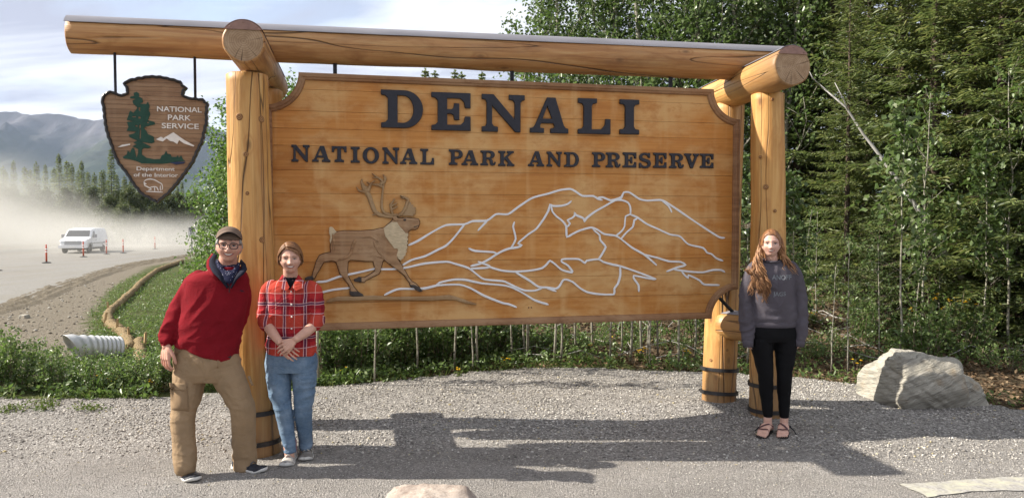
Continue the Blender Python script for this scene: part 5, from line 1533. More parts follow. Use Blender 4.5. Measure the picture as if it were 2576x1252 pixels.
def scalp(H, root, mat, name, keep, thick, seed=0):
    """hair shell over the part of the head where keep(dir) is true, closed against the skin"""
    nu, nv = H.nu, H.nv
    sel = []
    dirs = []
    for j in range(nv + 1):
        th = pi * j / nv
        for i in range(nu):
            ph = 2 * pi * i / nu
            dirs.append((sin(th) * cos(ph), sin(th) * sin(ph), cos(th)))
    ok = [keep(d) for d in dirs]
    vs, fs = [], []
    N = len(dirs)
    for k, (d, p) in enumerate(zip(dirs, H.lv)):
        f = 1.0 if ok[k] else 0.0
        tk = thick(d) * (1 + 0.25 * MN.noise(Vector((d[0] * 6 + seed, d[1] * 6, d[2] * 2)))) 
        q = Vector(p) + Vector(d) * tk
        vs.append(H.M @ q)
    inner = [H.M @ (Vector(p) * 0.96) for p in H.lv]
    faces = [f for f in H.lf if all(ok[i] for i in f)]
    cnt = {}
    for f in faces:
        for a, b in zip(f, f[1:] + f[:1]): cnt[(a, b)] = cnt.get((a, b), 0) + 1
    m = MB(); m.add(vs + inner, faces + [tuple(i + N for i in f[::-1]) for f in faces] + [(b, a, a + N, b + N) for (a, b) in cnt if (b, a) not in cnt])
    me = m.mesh(name, True)
    bm = bmesh.new(); bm.from_mesh(me); bmesh.ops.delete(bm, geom=[v_ for v_ in bm.verts if not v_.link_faces], context='VERTS'); bm.to_mesh(me); bm.free()
    return add_part(me, name, root, mat)
def strands(H, root, mat, name, paths, parent=None):
    m = MB()
    for pts, r0, r1 in paths:
        n = len(pts); m.tube(pts, [r0 + (r1 - r0) * (i / (n - 1)) ** 2 for i in range(n)], 5)
    return add_part(m.mesh(name, True), name, root, mat)

# --- man in red fleece, leaning on the near post
YM = 5.35
heel_l = on_z(453, 1187, 0.0); heel_r = on_z(585, 1177, 0.0)
toe_l = on_z(500, 1219, 0.0); toe_r = on_z(686, 1192, 0.0)
yaw_l = atan2(toe_l.y - heel_l.y, toe_l.x - heel_l.x); yaw_r = atan2(toe_r.y - heel_r.y, toe_r.x - heel_r.x)
man = empty('person', (on_z(530, 1195, 0)[:]), 0, 'smiling man in red fleece pullover, cap and glasses leaning beside the near log post', 'person')
HM = Head(W3(576, 617, 5.30), 0.0775, 0.098, 0.117, yaw=0.33, roll=0.05, jaw=0.24, full=0.035, nose=1.15)
body = MB()
HM.add(body)
limb(body, [W3(574, 648, 5.33), W3(572, 668, 5.35), W3(566, 700, 5.36)], [0.060, 0.063, 0.075])
limb(body, [W3(560, 705, 5.36), W3(545, 760, 5.36), W3(528, 850, 5.36), W3(520, 905, 5.36)], [(0.14, 0.10), (0.17, 0.11), (0.17, 0.12), (0.17, 0.12)])
limb(body, [W3(490, 708, 5.35), W3(442, 790, 5.33), W3(421, 852, 5.27), W3(420, 872, 5.25)], [0.05, 0.045, 0.034, 0.030])
hand(body, W3(420, 869, 5.245), Vector((-0.06, -0.14, -1)), Vector((0.6, 0.8, 0)), 0.188, 0.12, 0.62, 1, 1.15)
limb(body, [W3(600, 712, 5.38), W3(604, 790, 5.50), W3(575, 850, 5.51)], [0.045, 0.042, 0.03])
hand(body, W3(575, 850, 5.51), Vector((-1, 0, -0.5)), Vector((0, 1, 0)), 0.18, 0.1, 0.4, -1)
for P in ([(492, 930, 5.35), (470, 985, 5.30), (460, 1045, 5.27), (464, 1110, 5.24), (465, 1188, 5.19)], [(550, 930, 5.35), (590, 975, 5.34), (610, 1030, 5.33), (613, 1100, 5.38), (612, 1170, 5.40)]):
    limb(body, [W3(*p) for p in P], [0.09, 0.075, 0.058, 0.05, 0.04])
add_part(fuse(body, 0.0042, 1, 'body', 0.4), 'body', man, SKIN_A)
# fleece
m = MB()
m.rings(px_rings([(670, 573, 33, 0.085), (678, 570, 40, 0.095), (688, 556, 64, 0.115), (704, 546, 80, 0.13), (740, 543, 80, 0.145), (780, 538, 78, 0.155), (820, 527, 78, 0.16), (855, 520, 76, 0.16), (873, 518, 75, 0.155)], YM, shear=lambda p: -0.32 * (p.x - W3(440, 800, YM).x) * sst(1.15, 0.92, p.z) + 0.035 * sst(1.15, 0.92, p.z)))
limb(m, [W3(505, 702, 5.36), W3(486, 718, 5.36), W3(460, 762, 5.34), W3(440, 802, 5.31), W3(424, 838, 5.28), W3(420, 858, 5.262)], [0.070, 0.074, 0.073, 0.068, 0.062, 0.052], round_ends=True)
limb(m, [W3(596, 706, 5.38), W3(608, 735, 5.42), W3(604, 790, 5.48), W3(585, 838, 5.49)], [0.07, 0.066, 0.06, 0.05])
fl = fuse(m, 0.0065, 5, 'fleece')
ARM = [W3(480, 716, 5.36), W3(438, 800, 5.31), W3(420, 858, 5.262)]
def dseg(p, a, b):
    ab = b - a; u = max(0, min(1, (p - a).dot(ab) / ab.length_squared)); return (p - a - ab * u).length, u
def man_fold(x, y, z):
    p = Vector((x, y, z))
    d2, u2 = dseg(p, ARM[1], ARM[2]); d1, u1 = dseg(p, ARM[0], ARM[1])
    k = 0.0
    if d2 < 0.09: k += 0.0120 * u2 * fold(x, y, z, (4, 4, 20), 0.6, 3)
    if d1 < 0.10: k += 0.0045 * fold(x, y, z, (9, 9, 7), 0.8, 5)
    # pulls running from the near hip up to the far shoulder
    g = fold(x * 0.8 + z * 0.55, y, z * 0.6 - x * 0.5, (6, 3, 16), 0.7, 8)
    k += 0.0095 * g * sst(1.42, 1.0, z)
    k += 0.004 * fold(x, y, z, (3, 3, 22), 0.5, 1) * sst(1.02, 0.90, z)
    return k
displace(fl, man_fold)
SWEATER_MAN = add_part(fl, 'fleece_pullover', man, FLEECE)
# cuff rib
m = MB(); a, b = W3(421.5, 853, 5.265), W3(420, 864, 5.256); limb(m, [a, b], [0.047, 0.044], round_ends=False); add_part(m.mesh('cuff', True), 'cuff', man, FLEECE)
# stand collar turned open: outer fleece, navy lining
def collar_strip(name, pts, mat, th=0.008):
    """pts: rows of (inner edge, outer edge)"""
    m = MB(); vs = []
    for a, b in pts:
        a, b = Vector(a), Vector(b); mid = (a + b) / 2 + Vector((0, -0.006, 0))
        for q in (a, mid, b): vs.append(q)
        for q in (b, mid, a): vs.append(q + Vector((0, th, 0)))
    n = len(pts); k = 6
    fs = [(i * k + j, i * k + (j + 1) % k, (i + 1) * k + (j + 1) % k, (i + 1) * k + j) for i in range(n - 1) for j in range(k)]
    fs += [tuple(range(5, -1, -1)), tuple((n - 1) * k + j for j in range(k))]
    m.add(vs, fs); me = m.mesh(name, True)
    return add_part(me, name, man, mat)
collar_strip('collar_lining', [(W3(547, 641, 5.40), W3(537, 638, 5.41)), (W3(541, 655, 5.335), W3(527, 652, 5.33)), (W3(545, 668, 5.27), W3(526, 668, 5.265)), (W3(553, 681, 5.225), W3(534, 684, 5.218)), (W3(562, 696, 5.205), W3(550, 700, 5.195)), (W3(575, 722, 5.198), W3(571, 726, 5.19))], NAVYF)
collar_strip('collar_lining', [(W3(603, 658, 5.38), W3(606, 652, 5.40)), (W3(606, 670, 5.30), W3(617, 664, 5.29)), (W3(601, 682, 5.24), W3(621, 678, 5.225)), (W3(596, 690, 5.215), W3(612, 690, 5.20)), (W3(588, 702, 5.205), W3(596, 703, 5.193)), (W3(579, 722, 5.198), W3(582, 726, 5.19))], NAVYF)
collar_strip('collar', [(W3(540, 640, 5.42), W3(533, 637, 5.43)), (W3(529, 652, 5.345), W3(520, 655, 5.35)), (W3(528, 668, 5.28), W3(519, 672, 5.29)), (W3(536, 684, 5.23), W3(528, 690, 5.225)), (W3(551, 700, 5.204), W3(544, 706, 5.20))], FLEECE)
m = MB(); limb(m, [W3(577, 716, 5.205), W3(577, 735, 5.195)], [0.004, 0.003], n=8); add_part(m.mesh('zip', True), 'zip', man, IRON)
m = MB(); q = W3(603.5, 730, 5.205)
m.add([q + Vector((0, -0.002, 0)), q + Vector((0.016, -0.001, -0.012)), q + Vector((0.020, -0.001, -0.005)), q + Vector((0.006, -0.002, 0.004))], [(0, 1, 2, 3)])
m.add([q + Vector((0.012, -0.0025, 0.003)), q + Vector((0.026, -0.001, -0.012)), q + Vector((0.024, -0.001, -0.001))], [(0, 1, 2)])
add_part(m.mesh('chest_mark'), 'chest_mark', man, NAVYF)
# bandana
m = MB()
limb(m, [W3(574, 673, 5.36), W3(574, 682, 5.345), W3(575, 690, 5.32)], [(0.072, 0.074), (0.080, 0.078), (0.07, 0.07)])
limb(m, [W3(547, 656, 5.32), W3(556, 676, 5.255), W3(576, 697, 5.222), W3(592, 682, 5.245), W3(601, 664, 5.31)], [0.015, 0.020, 0.024, 0.019, 0.014])
limb(m, [W3(575, 686, 5.235), W3(576, 703, 5.208), W3(577, 716, 5.203)], [(0.050, 0.020), (0.034, 0.016), (0.008, 0.010)])
bd = fuse(m, 0.006, 3, 'bandana'); displace(bd, lambda x, y, z: 0.005 * fold(x, y, z, (9, 9, 26), 0.8, 2)); add_part(bd, 'bandana', man, BAND)
# face, glasses, cap, hair
face(HM, man, BROW_G, LIPM, open_eye=0.0048, smile_w=0.032, teeth_h=0.0088, corner=0.0085, brow_t=0.004, mz=-0.058)
m = MB()
GLASS = simple('tortoise_frame', (0.016, 0.011, 0.010), 0.3, 0.4, 60, spec=0.5)
yg = -0.113
def lens_loop(sx):
    out = []
    for k in range(28):
        a = 2 * pi * k / 28; ca, sa = cos(a), sin(a)
        x = sx * 0.0330 + 0.0255 * (abs(ca) ** 0.6) * (1 if ca > 0 else -1); z = -0.001 + 0.0185 * (abs(sa) ** 0.65) * (1 if sa > 0 else -1)
        out.append(HM.M @ Vector((x, yg + 0.45 * (x * x) * 6, z)))
    return out
for sx in (-1, 1):
    L = lens_loop(sx); m.tube(L + L[:2], 0.0030, 8, caps=False)
    m.tube([HM.M @ Vector((sx * 0.0585, yg + 0.012, 0.008)), HM.M @ Vector((sx * 0.074, -0.07, 0.010)), HM.M @ Vector((sx * 0.083, -0.01, 0.009)), HM.M @ Vector((sx * 0.082, 0.012, 0.0))], 0.003, 8)
m.tube([HM.M @ Vector((-0.0085, yg + 0.001, 0.004)), HM.M @ Vector((0, yg - 0.001, 0.007)), HM.M @ Vector((0.0085, yg + 0.001, 0.004))], 0.0028, 8)
add_part(m.mesh('glasses', True), 'glasses', man, GLASS)
hm_keep = lambda d: d[2] > 0.02 and d[1] > -0.45 and abs(d[0]) > 0.3 and d[2] < 0.75 or (d[1] > 0.05 and -0.45 < d[2] < 0.7)
scalp(HM, man, H_MAN, 'hair', lambda d: (d[2] > -0.15 and d[1] > -0.50 and (abs(d[0]) > 0.72) and d[2] < 0.6 and not (d[2] < 0.05 and d[1] < -0.08)) or (d[1] > 0.1 and -0.5 < d[2] < 0.6), lambda d: 0.008, 3)
pth = []
for k in range(44):                                                   # fringe under the bill
    x0 = -0.045 + 0.10 * random.random()
    p = [HM.surf(x0, 0.075, 0.003), HM.surf(x0 + 0.006, 0.062, 0.004), HM.surf(x0 + 0.012 + 0.006 * random.random(), 0.050 - 0.012 * random.random() + 0.10 * abs(x0 - 0.03) * (x0 > 0.0) - 0.006, 0.004)]
    pth.append((p, 0.0022, 0.0007))
strands(HM, man, simple('dark_fringe', (0.045, 0.032, 0.024), 0.6, 0.3, 90), 'fringe', pth)
CAPM = fabric('taupe_cap', (0.16, 0.115, 0.09), 0.12); CAPD = fabric('black_cap', (0.012, 0.012, 0.013), 0.2)
m = MB(); R = []
for j in range(9):
    th = (pi / 2) * j / 8
    R.append([HM.M @ Vector((cos(a) * 0.086 * cos(th), 0.008 + sin(a) * 0.106 * cos(th), 0.040 + 0.090 * sin(th) ** 0.85)) for a in [2 * pi * k / 36 for k in range(36)]])
m.rings(R); add_part(m.mesh('cap', True), 'cap', man, CAPM)
# bill, arched across, seen nearly edge on
def bill(y_in, y_out, dz, th, name, mat):
    m = MB(); vs = []; n = 22
    for k in range(n + 1):
        u = -1 + 2 * k / n
        ax_, arch = u * 0.083, 0.052 * (1 - abs(u) ** 2.1)
        yi = -0.100 * sqrt(max(0, 1 - (u * 0.97) ** 2)) + 0.012
        yo = yi - (0.062) * (1 - abs(u) ** 2.6) - 0.002
        zi = 0.040 + arch * 0.62; zo = 0.024 + arch * 1.02
        for y, z in ((yi, zi), ((yi + yo) / 2, (zi + zo) / 2 + 0.012), (yo, zo + 0.001)):
            vs.append((ax_, y, z + dz)); 
        for y, z in ((yo, zo + 0.001 - th), ((yi + yo) / 2, (zi + zo) / 2 + 0.012 - th), (yi, zi - th)):
            vs.append((ax_, y, z + dz))
    m.add([HM.M @ Vector(p) for p in vs], [(k * 6 + j, k * 6 + (j + 1) % 6, (k + 1) * 6 + (j + 1) % 6, (k + 1) * 6 + j) for k in range(n) for j in range(6)] + [(5, 4, 3, 2, 1, 0), tuple(n * 6 + j for j in range(6))])
    return add_part(m.mesh(name, True), name, man, mat)
bill(0, 0, 0.018, 0.0035, 'cap_bill', CAPM)
bill(0, 0, 0.0135, 0.0035, 'bill_lining', CAPD)
# cargo trousers
m = MB()
m.rings(px_rings([(858, 517, 72, 0.135), (880, 519, 75, 0.145), (905, 521, 82, 0.15), (935, 523, 84, 0.145), (955, 523, 78, 0.125)], 5.355))
limb(m, [W3(480, 920, 5.35), W3(476, 955, 5.33), W3(470, 995, 5.30), W3(460, 1045, 5.27), W3(463, 1110, 5.25), W3(465, 1150, 5.22), W3(466, 1175, 5.20)], [(0.1128, 0.1173), (0.1101, 0.1128), (0.0974, 0.1011), (0.0812, 0.0857), (0.0758, 0.0812), (0.0767, 0.0830), (0.0740, 0.0857)])
limb(m, [W3(562, 920, 5.35), W3(576, 950, 5.345), W3(594, 985, 5.335), W3(611, 1030, 5.325), W3(613, 1085, 5.36), W3(615, 1135, 5.385), W3(616, 1168, 5.39)], [(0.1173, 0.1173), (0.1101, 0.1101), (0.0974, 0.0993), (0.0830, 0.0884), (0.0812, 0.0849), (0.0812, 0.0866), (0.0794, 0.0902)])
tr = fuse(m, 0.006, 4, 'trousers')
def tr_fold(x, y, z):
    k = 0.0
    k += 0.0085 * fold(x + 0.3 * z, y, z, (3.0, 3.0, 12), 1.1, 2) * sst(0.36, 0.08, z)
    k += 0.010 * fold(x + z * 0.3, y, z, (5, 4, 11), 0.9, 6) * exp(-((z - 0.52) / 0.12) ** 2)
    xc = x - W3(533, 955, 5.35).x
    k += 0.010 * fold(x * 0.7 - z * 0.8 * (1 if xc > 0 else -1), y, z * 0.5 + x * 0.6, (13, 4, 7), 0.7, 4) * sst(0.55, 0.85, z)
    k += 0.0015 * fold(x, y, z, (7, 7, 6), 1.0, 9)
    return k
displace(tr, tr_fold); TROU = add_part(tr, 'trousers', man, KHAKI)
tb = BVHTree.FromPolygons([v_.co.copy() for v_ in TROU.data.vertices], [tuple(p.vertices) for p in TROU.data.polygons])
def drape(root, bv, pts2, off, mat, name, th=0.006, origin_y=-3.0, n=8, dome=0.0, puff=0.0):
    """patch of cloth laid on a garment: corners given in picture pixels at depth Y"""
    (a, b, c, d), Y = pts2
    vs = []
    for i in range(n + 1):
        for j in range(n + 1):
            u, v = i / n, j / n
            x = (a[0] * (1 - u) + b[0] * u) * (1 - v) + (d[0] * (1 - u) + c[0] * u) * v
            y = (a[1] * (1 - u) + b[1] * u) * (1 - v) + (d[1] * (1 - u) + c[1] * u) * v
            o_ = CAM - root.location; dr = ray(x, y).normalized()
            hit = bv.ray_cast(o_, dr)
            p = hit[0] if hit[0] is not None else W3(x, y, Y) - root.location
            edge = min(u, 1 - u, v, 1 - v)
            vs.append(p - dr * (off + puff * min(1, edge * 5) + 0.0035 * MN.noise(Vector((x * 0.11, y * 0.11, 1)))))
    k = n + 1; N = len(vs)
    back = [p + (p - (CAM - root.location)).normalized() * (off + th) for p in vs]
    fs = [(i * k + j, i * k + j + 1, (i + 1) * k + j + 1, (i + 1) * k + j) for i in range(n) for j in range(n)]
    rim = [(i, 0) for i in range(n)] + [(n, j) for j in range(n)] + [(i, n) for i in range(n, 0, -1)] + [(0, j) for j in range(n, 0, -1)]
    ri = [i * k + j for i, j in rim]
    fs += [(ri[q], ri[(q + 1) % len(ri)], ri[(q + 1) % len(ri)] + N, ri[q] + N) for q in range(len(ri))]
    me = MB().add(vs + back, fs).mesh(name, True)
    return link(name, me, root, mat)
drape(man, tb, (((427.5, 974), (472, 971), (475, 1034), (430, 1030)), 5.22), 0.004, KHAKI2, 'cargo_pocket', puff=0.008)
drape(man, tb, (((425, 962), (470, 964), (467, 982), (428, 979)), 5.2), 0.014, KHAKI, 'pocket_flap', puff=0.004)
drape(man, tb, (((622, 946), (629, 944), (638, 968), (632, 970)), 5.25), 0.005, KHAKI2, 'cargo_pocket', puff=0.01)
drape(man, tb, (((440, 893), (444, 894), (470, 868), (466, 866)), 5.22), 0.0035, KHAKI2, 'pocket_edge', n=6)
drape(man, tb, (((547, 888), (550, 888), (549, 925), (546, 926)), 5.22), 0.003, KHAKI2, 'fly', n=6)
drape(man, tb, (((512, 872), (582, 886), (581, 900), (513, 886)), 5.22), 0.004, DARKB, 'belt', n=8)
# running shoes
SH_G = simple('shoe_grey_mesh', (0.085, 0.087, 0.095), 0.7, 0.35, 90, 0, 0.2)
SH_D = simple('shoe_dark', (0.022, 0.024, 0.032), 0.6, 0.3, 60, 0, 0.15)
SH_L = simple('shoe_silver', (0.30, 0.31, 0.33), 0.55, 0.15, 60)
SH_S = simple('shoe_midsole', (0.55, 0.54, 0.51), 0.7, 0.15, 40)
shoe(man, heel_l, yaw_l, 0.30, 0.118, SH_G, SH_S, SH_L, SH_D)
shoe(man, heel_r, yaw_r, 0.29, 0.112, SH_D, SH_S, SH_G, SH_D)

# --- woman in plaid shirt beside the near post
YW = 5.58
wom = empty('person', (on_z(752, 1165, 0)[:]), 0, 'smiling woman with short brown hair in red plaid shirt and jeans, hands clasped', 'person')
HW = Head(W3(730.5, 650, 5.54), 0.0710, 0.092, 0.107, yaw=0.27, roll=0.0, jaw=0.26, full=0.01)
body = MB(); HW.add(body)
limb(body, [W3(730, 676, 5.57), W3(731, 695, 5.585), W3(731, 715, 5.60)], [0.050, 0.051, 0.06])
limb(body, [W3(732, 720, 5.60), W3(732, 770, 5.6), W3(732, 840, 5.6), W3(732, 905, 5.6)], [(0.13, 0.07), (0.13, 0.085), (0.12, 0.08), (0.14, 0.09)])
limb(body, [W3(676, 730, 5.60), W3(668, 800, 5.57), W3(682, 831, 5.49), W3(703, 859, 5.42)], [0.036, 0.040, 0.037, 0.026], n=16)
limb(body, [W3(789, 730, 5.60), W3(798, 800, 5.57), W3(777, 829, 5.48), W3(744, 853, 5.39)], [0.036, 0.040, 0.037, 0.026], n=16)
hand(body, W3(709, 864, 5.41), Vector((0.70, -0.12, -0.62)), Vector((0.1, 1, -0.2)), 0.160, 0.10, 0.42, -1, 0.95, 0.4)
hand(body, W3(739, 858, 5.385), Vector((-0.84, -0.06, -0.42)), Vector((0.1, 0.95, -0.35)), 0.160, 0.10, 0.62, 1, 0.95, 0.35)
for P in ([(708, 915, 5.6), (706, 970, 5.58), (712, 1026, 5.56), (722, 1080, 5.56), (729, 1150, 5.55)], [(760, 915, 5.6), (764, 970, 5.6), (763, 1026, 5.6), (766, 1075, 5.66), (769, 1138, 5.70)]):
    limb(body, [W3(*p) for p in P], [0.075, 0.065, 0.048, 0.042, 0.034])
add_part(fuse(body, 0.0036, 1, 'body', 0.4), 'body', wom, SKIN_B)
m = MB()
m.rings(px_rings([(702, 731, 25, 0.07), (708, 731, 36, 0.075), (714, 732, 54, 0.085), (724, 732, 64, 0.098), (750, 733, 61, 0.115), (785, 733, 58, 0.12), (815, 733, 57, 0.115), (845, 733, 59, 0.118), (872, 732, 62, 0.125), (886, 731, 63, 0.128)], 5.6, shear=lambda p: -0.05 * (p.x - W3(670, 800, 5.6).x) * sst(1.0, 0.85, p.z)))
limb(m, [W3(688, 722, 5.6), W3(676, 732, 5.6), W3(668, 765, 5.59), W3(666, 795, 5.565), W3(672, 814, 5.535)], [0.058, 0.060, 0.056, 0.054, 0.050])
limb(m, [W3(778, 722, 5.6), W3(789, 732, 5.6), W3(798, 765, 5.59), W3(800, 795, 5.565), W3(792, 812, 5.53)], [0.058, 0.060, 0.056, 0.054, 0.050])
sh = fuse(m, 0.0058, 3, 'shirt')
def sh_fold(x, y, z):
    xc = abs(x - W3(732, 800, 5.6).x)
    k = 0.011 * fold(x, y, z, (5, 5, 17), 0.8, 4) * sst(0.135, 0.17, xc) * sst(1.30, 1.08, z)
    k += 0.006 * fold(x * 0.8 + z * 0.3, y, z, (9, 4, 6), 0.8, 7)
    return k
displace(sh, sh_fold); SHIRT = add_part(sh, 'plaid_shirt', wom, PLAID)
sb = BVHTree.FromPolygons([v_.co.copy() for v_ in SHIRT.data.vertices], [tuple(p.vertices) for p in SHIRT.data.polygons])
for a, b in ((W3(667, 806, 5.55), W3(672, 817, 5.53)), (W3(799, 804, 5.55), W3(791, 816, 5.53))):   # rolled sleeve ends
    m = MB(); limb(m, [a, b], [0.056, 0.055], round_ends=True); c_ = fuse(m, 0.006, 2, 'rolled_cuff'); displace(c_, lambda x, y, z: 0.003 * fold(x, y, z, (6, 6, 22), 0.6, 2)); add_part(c_, 'rolled_cuff', wom, PLAID)
drape(wom, sb, (((730, 726), (739, 726), (738, 880), (728, 880)), 5.47), 0.004, PLAID, 'placket', n=14)
PEARL = simple('pearl_button', (0.72, 0.68, 0.62), 0.25, 0.05, 30, spec=0.5)
for px, py in ((733, 733), (734, 765), (734.5, 796), (734, 826)):
    o_ = CAM - wom.location; hit = sb.ray_cast(o_, ray(px, py).normalized())
    if hit[0] is not None: link('button', MB().ell(hit[0] + Vector((0, -0.007, 0)), (0.0065, 0.003, 0.0065), 10, 6).mesh('button', True), wom, PEARL)
drape(wom, sb, (((745, 752), (774, 752), (772, 784), (746, 784)), 5.47), 0.0025, PLAID, 'chest_pocket', n=8)
# open collar and tee
drape(wom, sb, (((710, 696), (729, 711), (748, 696), (728, 729)), 5.5), 0.010, TEEB, 'tee_front', n=10)
m = MB(); m.add([W3(709, 704, 5.50), W3(731, 727, 5.475), W3(756, 704, 5.50), W3(750, 690, 5.54), W3(731, 702, 5.515), W3(713, 690, 5.54)], [(0, 1, 4, 5), (1, 2, 3, 4)])
m2 = MB(); limb(m2, [W3(731, 707, 5.60), W3(731, 714, 5.585), W3(731, 722, 5.56)], [(0.066, 0.070), (0.068, 0.074), (0.05, 0.06)]); add_part(fuse(m2, 0.006, 2, 'tee'), 'tee_shirt', wom, TEEB)
def flap(pts, root, mat, name, th=0.006):
    n = len(pts); vs = [Vector(p) for p in pts] + [Vector(p) + Vector((0, th, -0.002)) for p in pts]
    m = MB(); m.add(vs, [tuple(range(n)), tuple(range(2 * n - 1, n - 1, -1))] + [(i, (i + 1) % n, (i + 1) % n + n, i + n) for i in range(n)])
    return add_part(m.mesh(name), name, root, mat)
flap([W3(710, 690, 5.55), W3(716, 696, 5.51), W3(728, 722, 5.475), W3(720, 731, 5.462), W3(702, 722, 5.475), W3(700, 706, 5.50)], wom, PLAID, 'collar')
flap([W3(751, 690, 5.55), W3(746, 698, 5.51), W3(735, 722, 5.475), W3(744, 731, 5.462), W3(761, 724, 5.475), W3(764, 706, 5.50)], wom, PLAID, 'collar')
face(HW, wom, BROWN_B, LIPP, open_eye=0.0030, smile_w=0.030, teeth_h=0.0095, corner=0.0055, brow_t=0.0035, mz=-0.0585, brow_z=0.0165)
# hair: short, parted and swept across
def w_keep(d):
    if d[1] < -0.25:
        line = 0.52 + 0.20 * (1 - min(1, abs(d[0] + 0.2) / 0.55) ** 1.6)
        if abs(d[0]) > 0.84: line = -0.12
        return d[2] > line
    return d[2] > (-0.42 if d[1] < 0.15 else -0.62)
scalp(HW, wom, H_WOM, 'hair', w_keep, lambda d: 0.004 + 0.004 * max(0, d[1]) + 0.004 * (abs(d[0]) > 0.6), 5)
pth = []
def on_scalp(x, y, z, r):
    """push a head-local point out to r above the skull along the ray from the head's middle"""
    o = Vector((0, 0.01, 0.0)); d = (Vector((x, y, z)) - o).normalized()
    hit = HW.bvh.ray_cast(o, d)
    q = (hit[0] if hit[0] is not None else Vector((x, y, z))) + d * r
    return q
for k in range(330):
    f0, f1 = random.random(), random.random()
    y0 = -0.078 + 0.135 * f0                                          # along the parting, from the forehead to the crown
    right = k % 3 != 0
    sx = 1 if right else -1
    ze = (0.035 - 0.060 * f1) if y0 < -0.03 else (-0.008 - 0.045 * f1)
    ye = max(-0.030, y0 * 0.75) + 0.02 * f1
    xe = 0.085 * sx
    p0 = Vector((-0.040 + 0.006 * f1, y0, 0.100))
    pm = Vector((0.040 * sx + 0.010, y0 * 0.95 - 0.012 * (y0 < -0.02), 0.090)) if right else Vector((-0.058, y0 * 0.92, 0.075))
    pts = []
    for q in range(10):
        f = q / 9
        v_ = p0 * (1 - f) ** 2 + pm * 2 * f * (1 - f) * 1.12 + Vector((xe, ye, ze)) * f * f
        pts.append(HW.M @ on_scalp(*v_, 0.008 + 0.006 * f1 + 0.007 * f * f * (1 - 0.6 * (f > 0.85))))
    pth.append((pts, 0.0040, 0.0012))
for k in range(90):                                                   # fringe sweeping over the forehead
    f1 = random.random()
    zz = 0.092 - 0.006 * f1
    pts = []
    x0, x1, z1 = -0.042 + 0.014 * f1, 0.070, 0.052 - 0.050 * random.random()
    for q in range(8):
        f = q / 7
        x = x0 + (x1 - x0) * f; z = zz - 0.010 * sin(pi * f) + (z1 - zz) * f ** 1.6
        pts.append(HW.M @ on_scalp(x, -0.085 + 0.045 * f ** 2, z, 0.007 + 0.004 * f1))
    pth.append((pts, 0.0036, 0.0011))
for k in range(46):                                                   # wisps at the ears and nape
    sx = 1 if k % 2 else -1; f1 = random.random()
    ye = -0.022 + 0.07 * f1
    pts = []
    for q in range(6):
        f = q / 5
        pts.append(HW.M @ (on_scalp(sx * 0.08, ye, 0.03 - 0.085 * f * (0.8 + 0.3 * random.random()), 0.012 + 0.004 * sin(3 * f)) ))
    pth.append((pts, 0.0036, 0.0010))
strands(HW, wom, H_WOM, 'hair_locks', pth)
# jeans
m = MB()
m.rings(px_rings([(872, 732, 59, 0.115), (890, 733, 62, 0.12), (912, 733, 65, 0.125), (932, 733, 64, 0.115)], 5.605))
limb(m, [W3(702, 915, 5.6), W3(701, 945, 5.59), W3(704, 985, 5.575), W3(712, 1026, 5.56), W3(719, 1065, 5.57), W3(726, 1105, 5.56), W3(730, 1130, 5.555)], [(0.0893, 0.1008), (0.0902, 0.0960), (0.0787, 0.0845), (0.0643, 0.0701), (0.0566, 0.0634), (0.0490, 0.0557), (0.0451, 0.0518)])
limb(m, [W3(764, 915, 5.6), W3(766, 945, 5.60), W3(766, 985, 5.60), W3(763, 1026, 5.60), W3(765, 1065, 5.64), W3(768, 1100, 5.68), W3(769, 1120, 5.695)], [(0.0893, 0.1008), (0.0902, 0.0960), (0.0787, 0.0845), (0.0653, 0.0701), (0.0586, 0.0634), (0.0518, 0.0576), (0.0480, 0.0538)])
je = fuse(m, 0.0055, 3, 'jeans')
def je_fold(x, y, z):
    xc = x - W3(733, 950, 5.6).x
    k = 0.009 * fold(x + z * 0.25 * (1 if xc > 0 else -1), y, z, (5, 4, 15), 0.8, 3) * (exp(-((z - 0.48) / 0.12) ** 2) + sst(0.26, 0.06, z))
    k += 0.007 * fold(x * 0.7 - z * 0.6 * (1 if xc > 0 else -1), y, z, (12, 4, 8), 0.7, 6) * sst(0.62, 0.78, z)
    return k + 0.002 * fold(x, y, z, (8, 8, 7), 1, 8)
displace(je, je_fold); add_part(je, 'jeans', wom, DENIM)
SW1 = simple('shoe_pale_mesh', (0.40, 0.375, 0.345), 0.75, 0.3, 80, 0, 0.2)
SW2 = simple('shoe_taupe_mesh', (0.20, 0.185, 0.17), 0.75, 0.3, 80, 0, 0.2)
SWL = simple('shoe_lace_pale', (0.52, 0.49, 0.46), 0.7, 0.1, 60)
SOCK = fabric('pink_sock', (0.28, 0.15, 0.18), 0.2); SOCKG = fabric('grey_sock', (0.17, 0.15, 0.16), 0.2)
shoe(wom, on_z(729, 1158, 0) + Vector((0, 0.085, 0)), radians(-86), 0.268, 0.106, SW1, SH_S, SWL, SW1, sock=SOCK, sock_h=0.075)
shoe(wom, on_z(768, 1144, 0) + Vector((0, 0.085, 0)), radians(-80), 0.268, 0.106, SW2, SH_S, SWL, SW2, sock=SOCKG, sock_h=0.075)

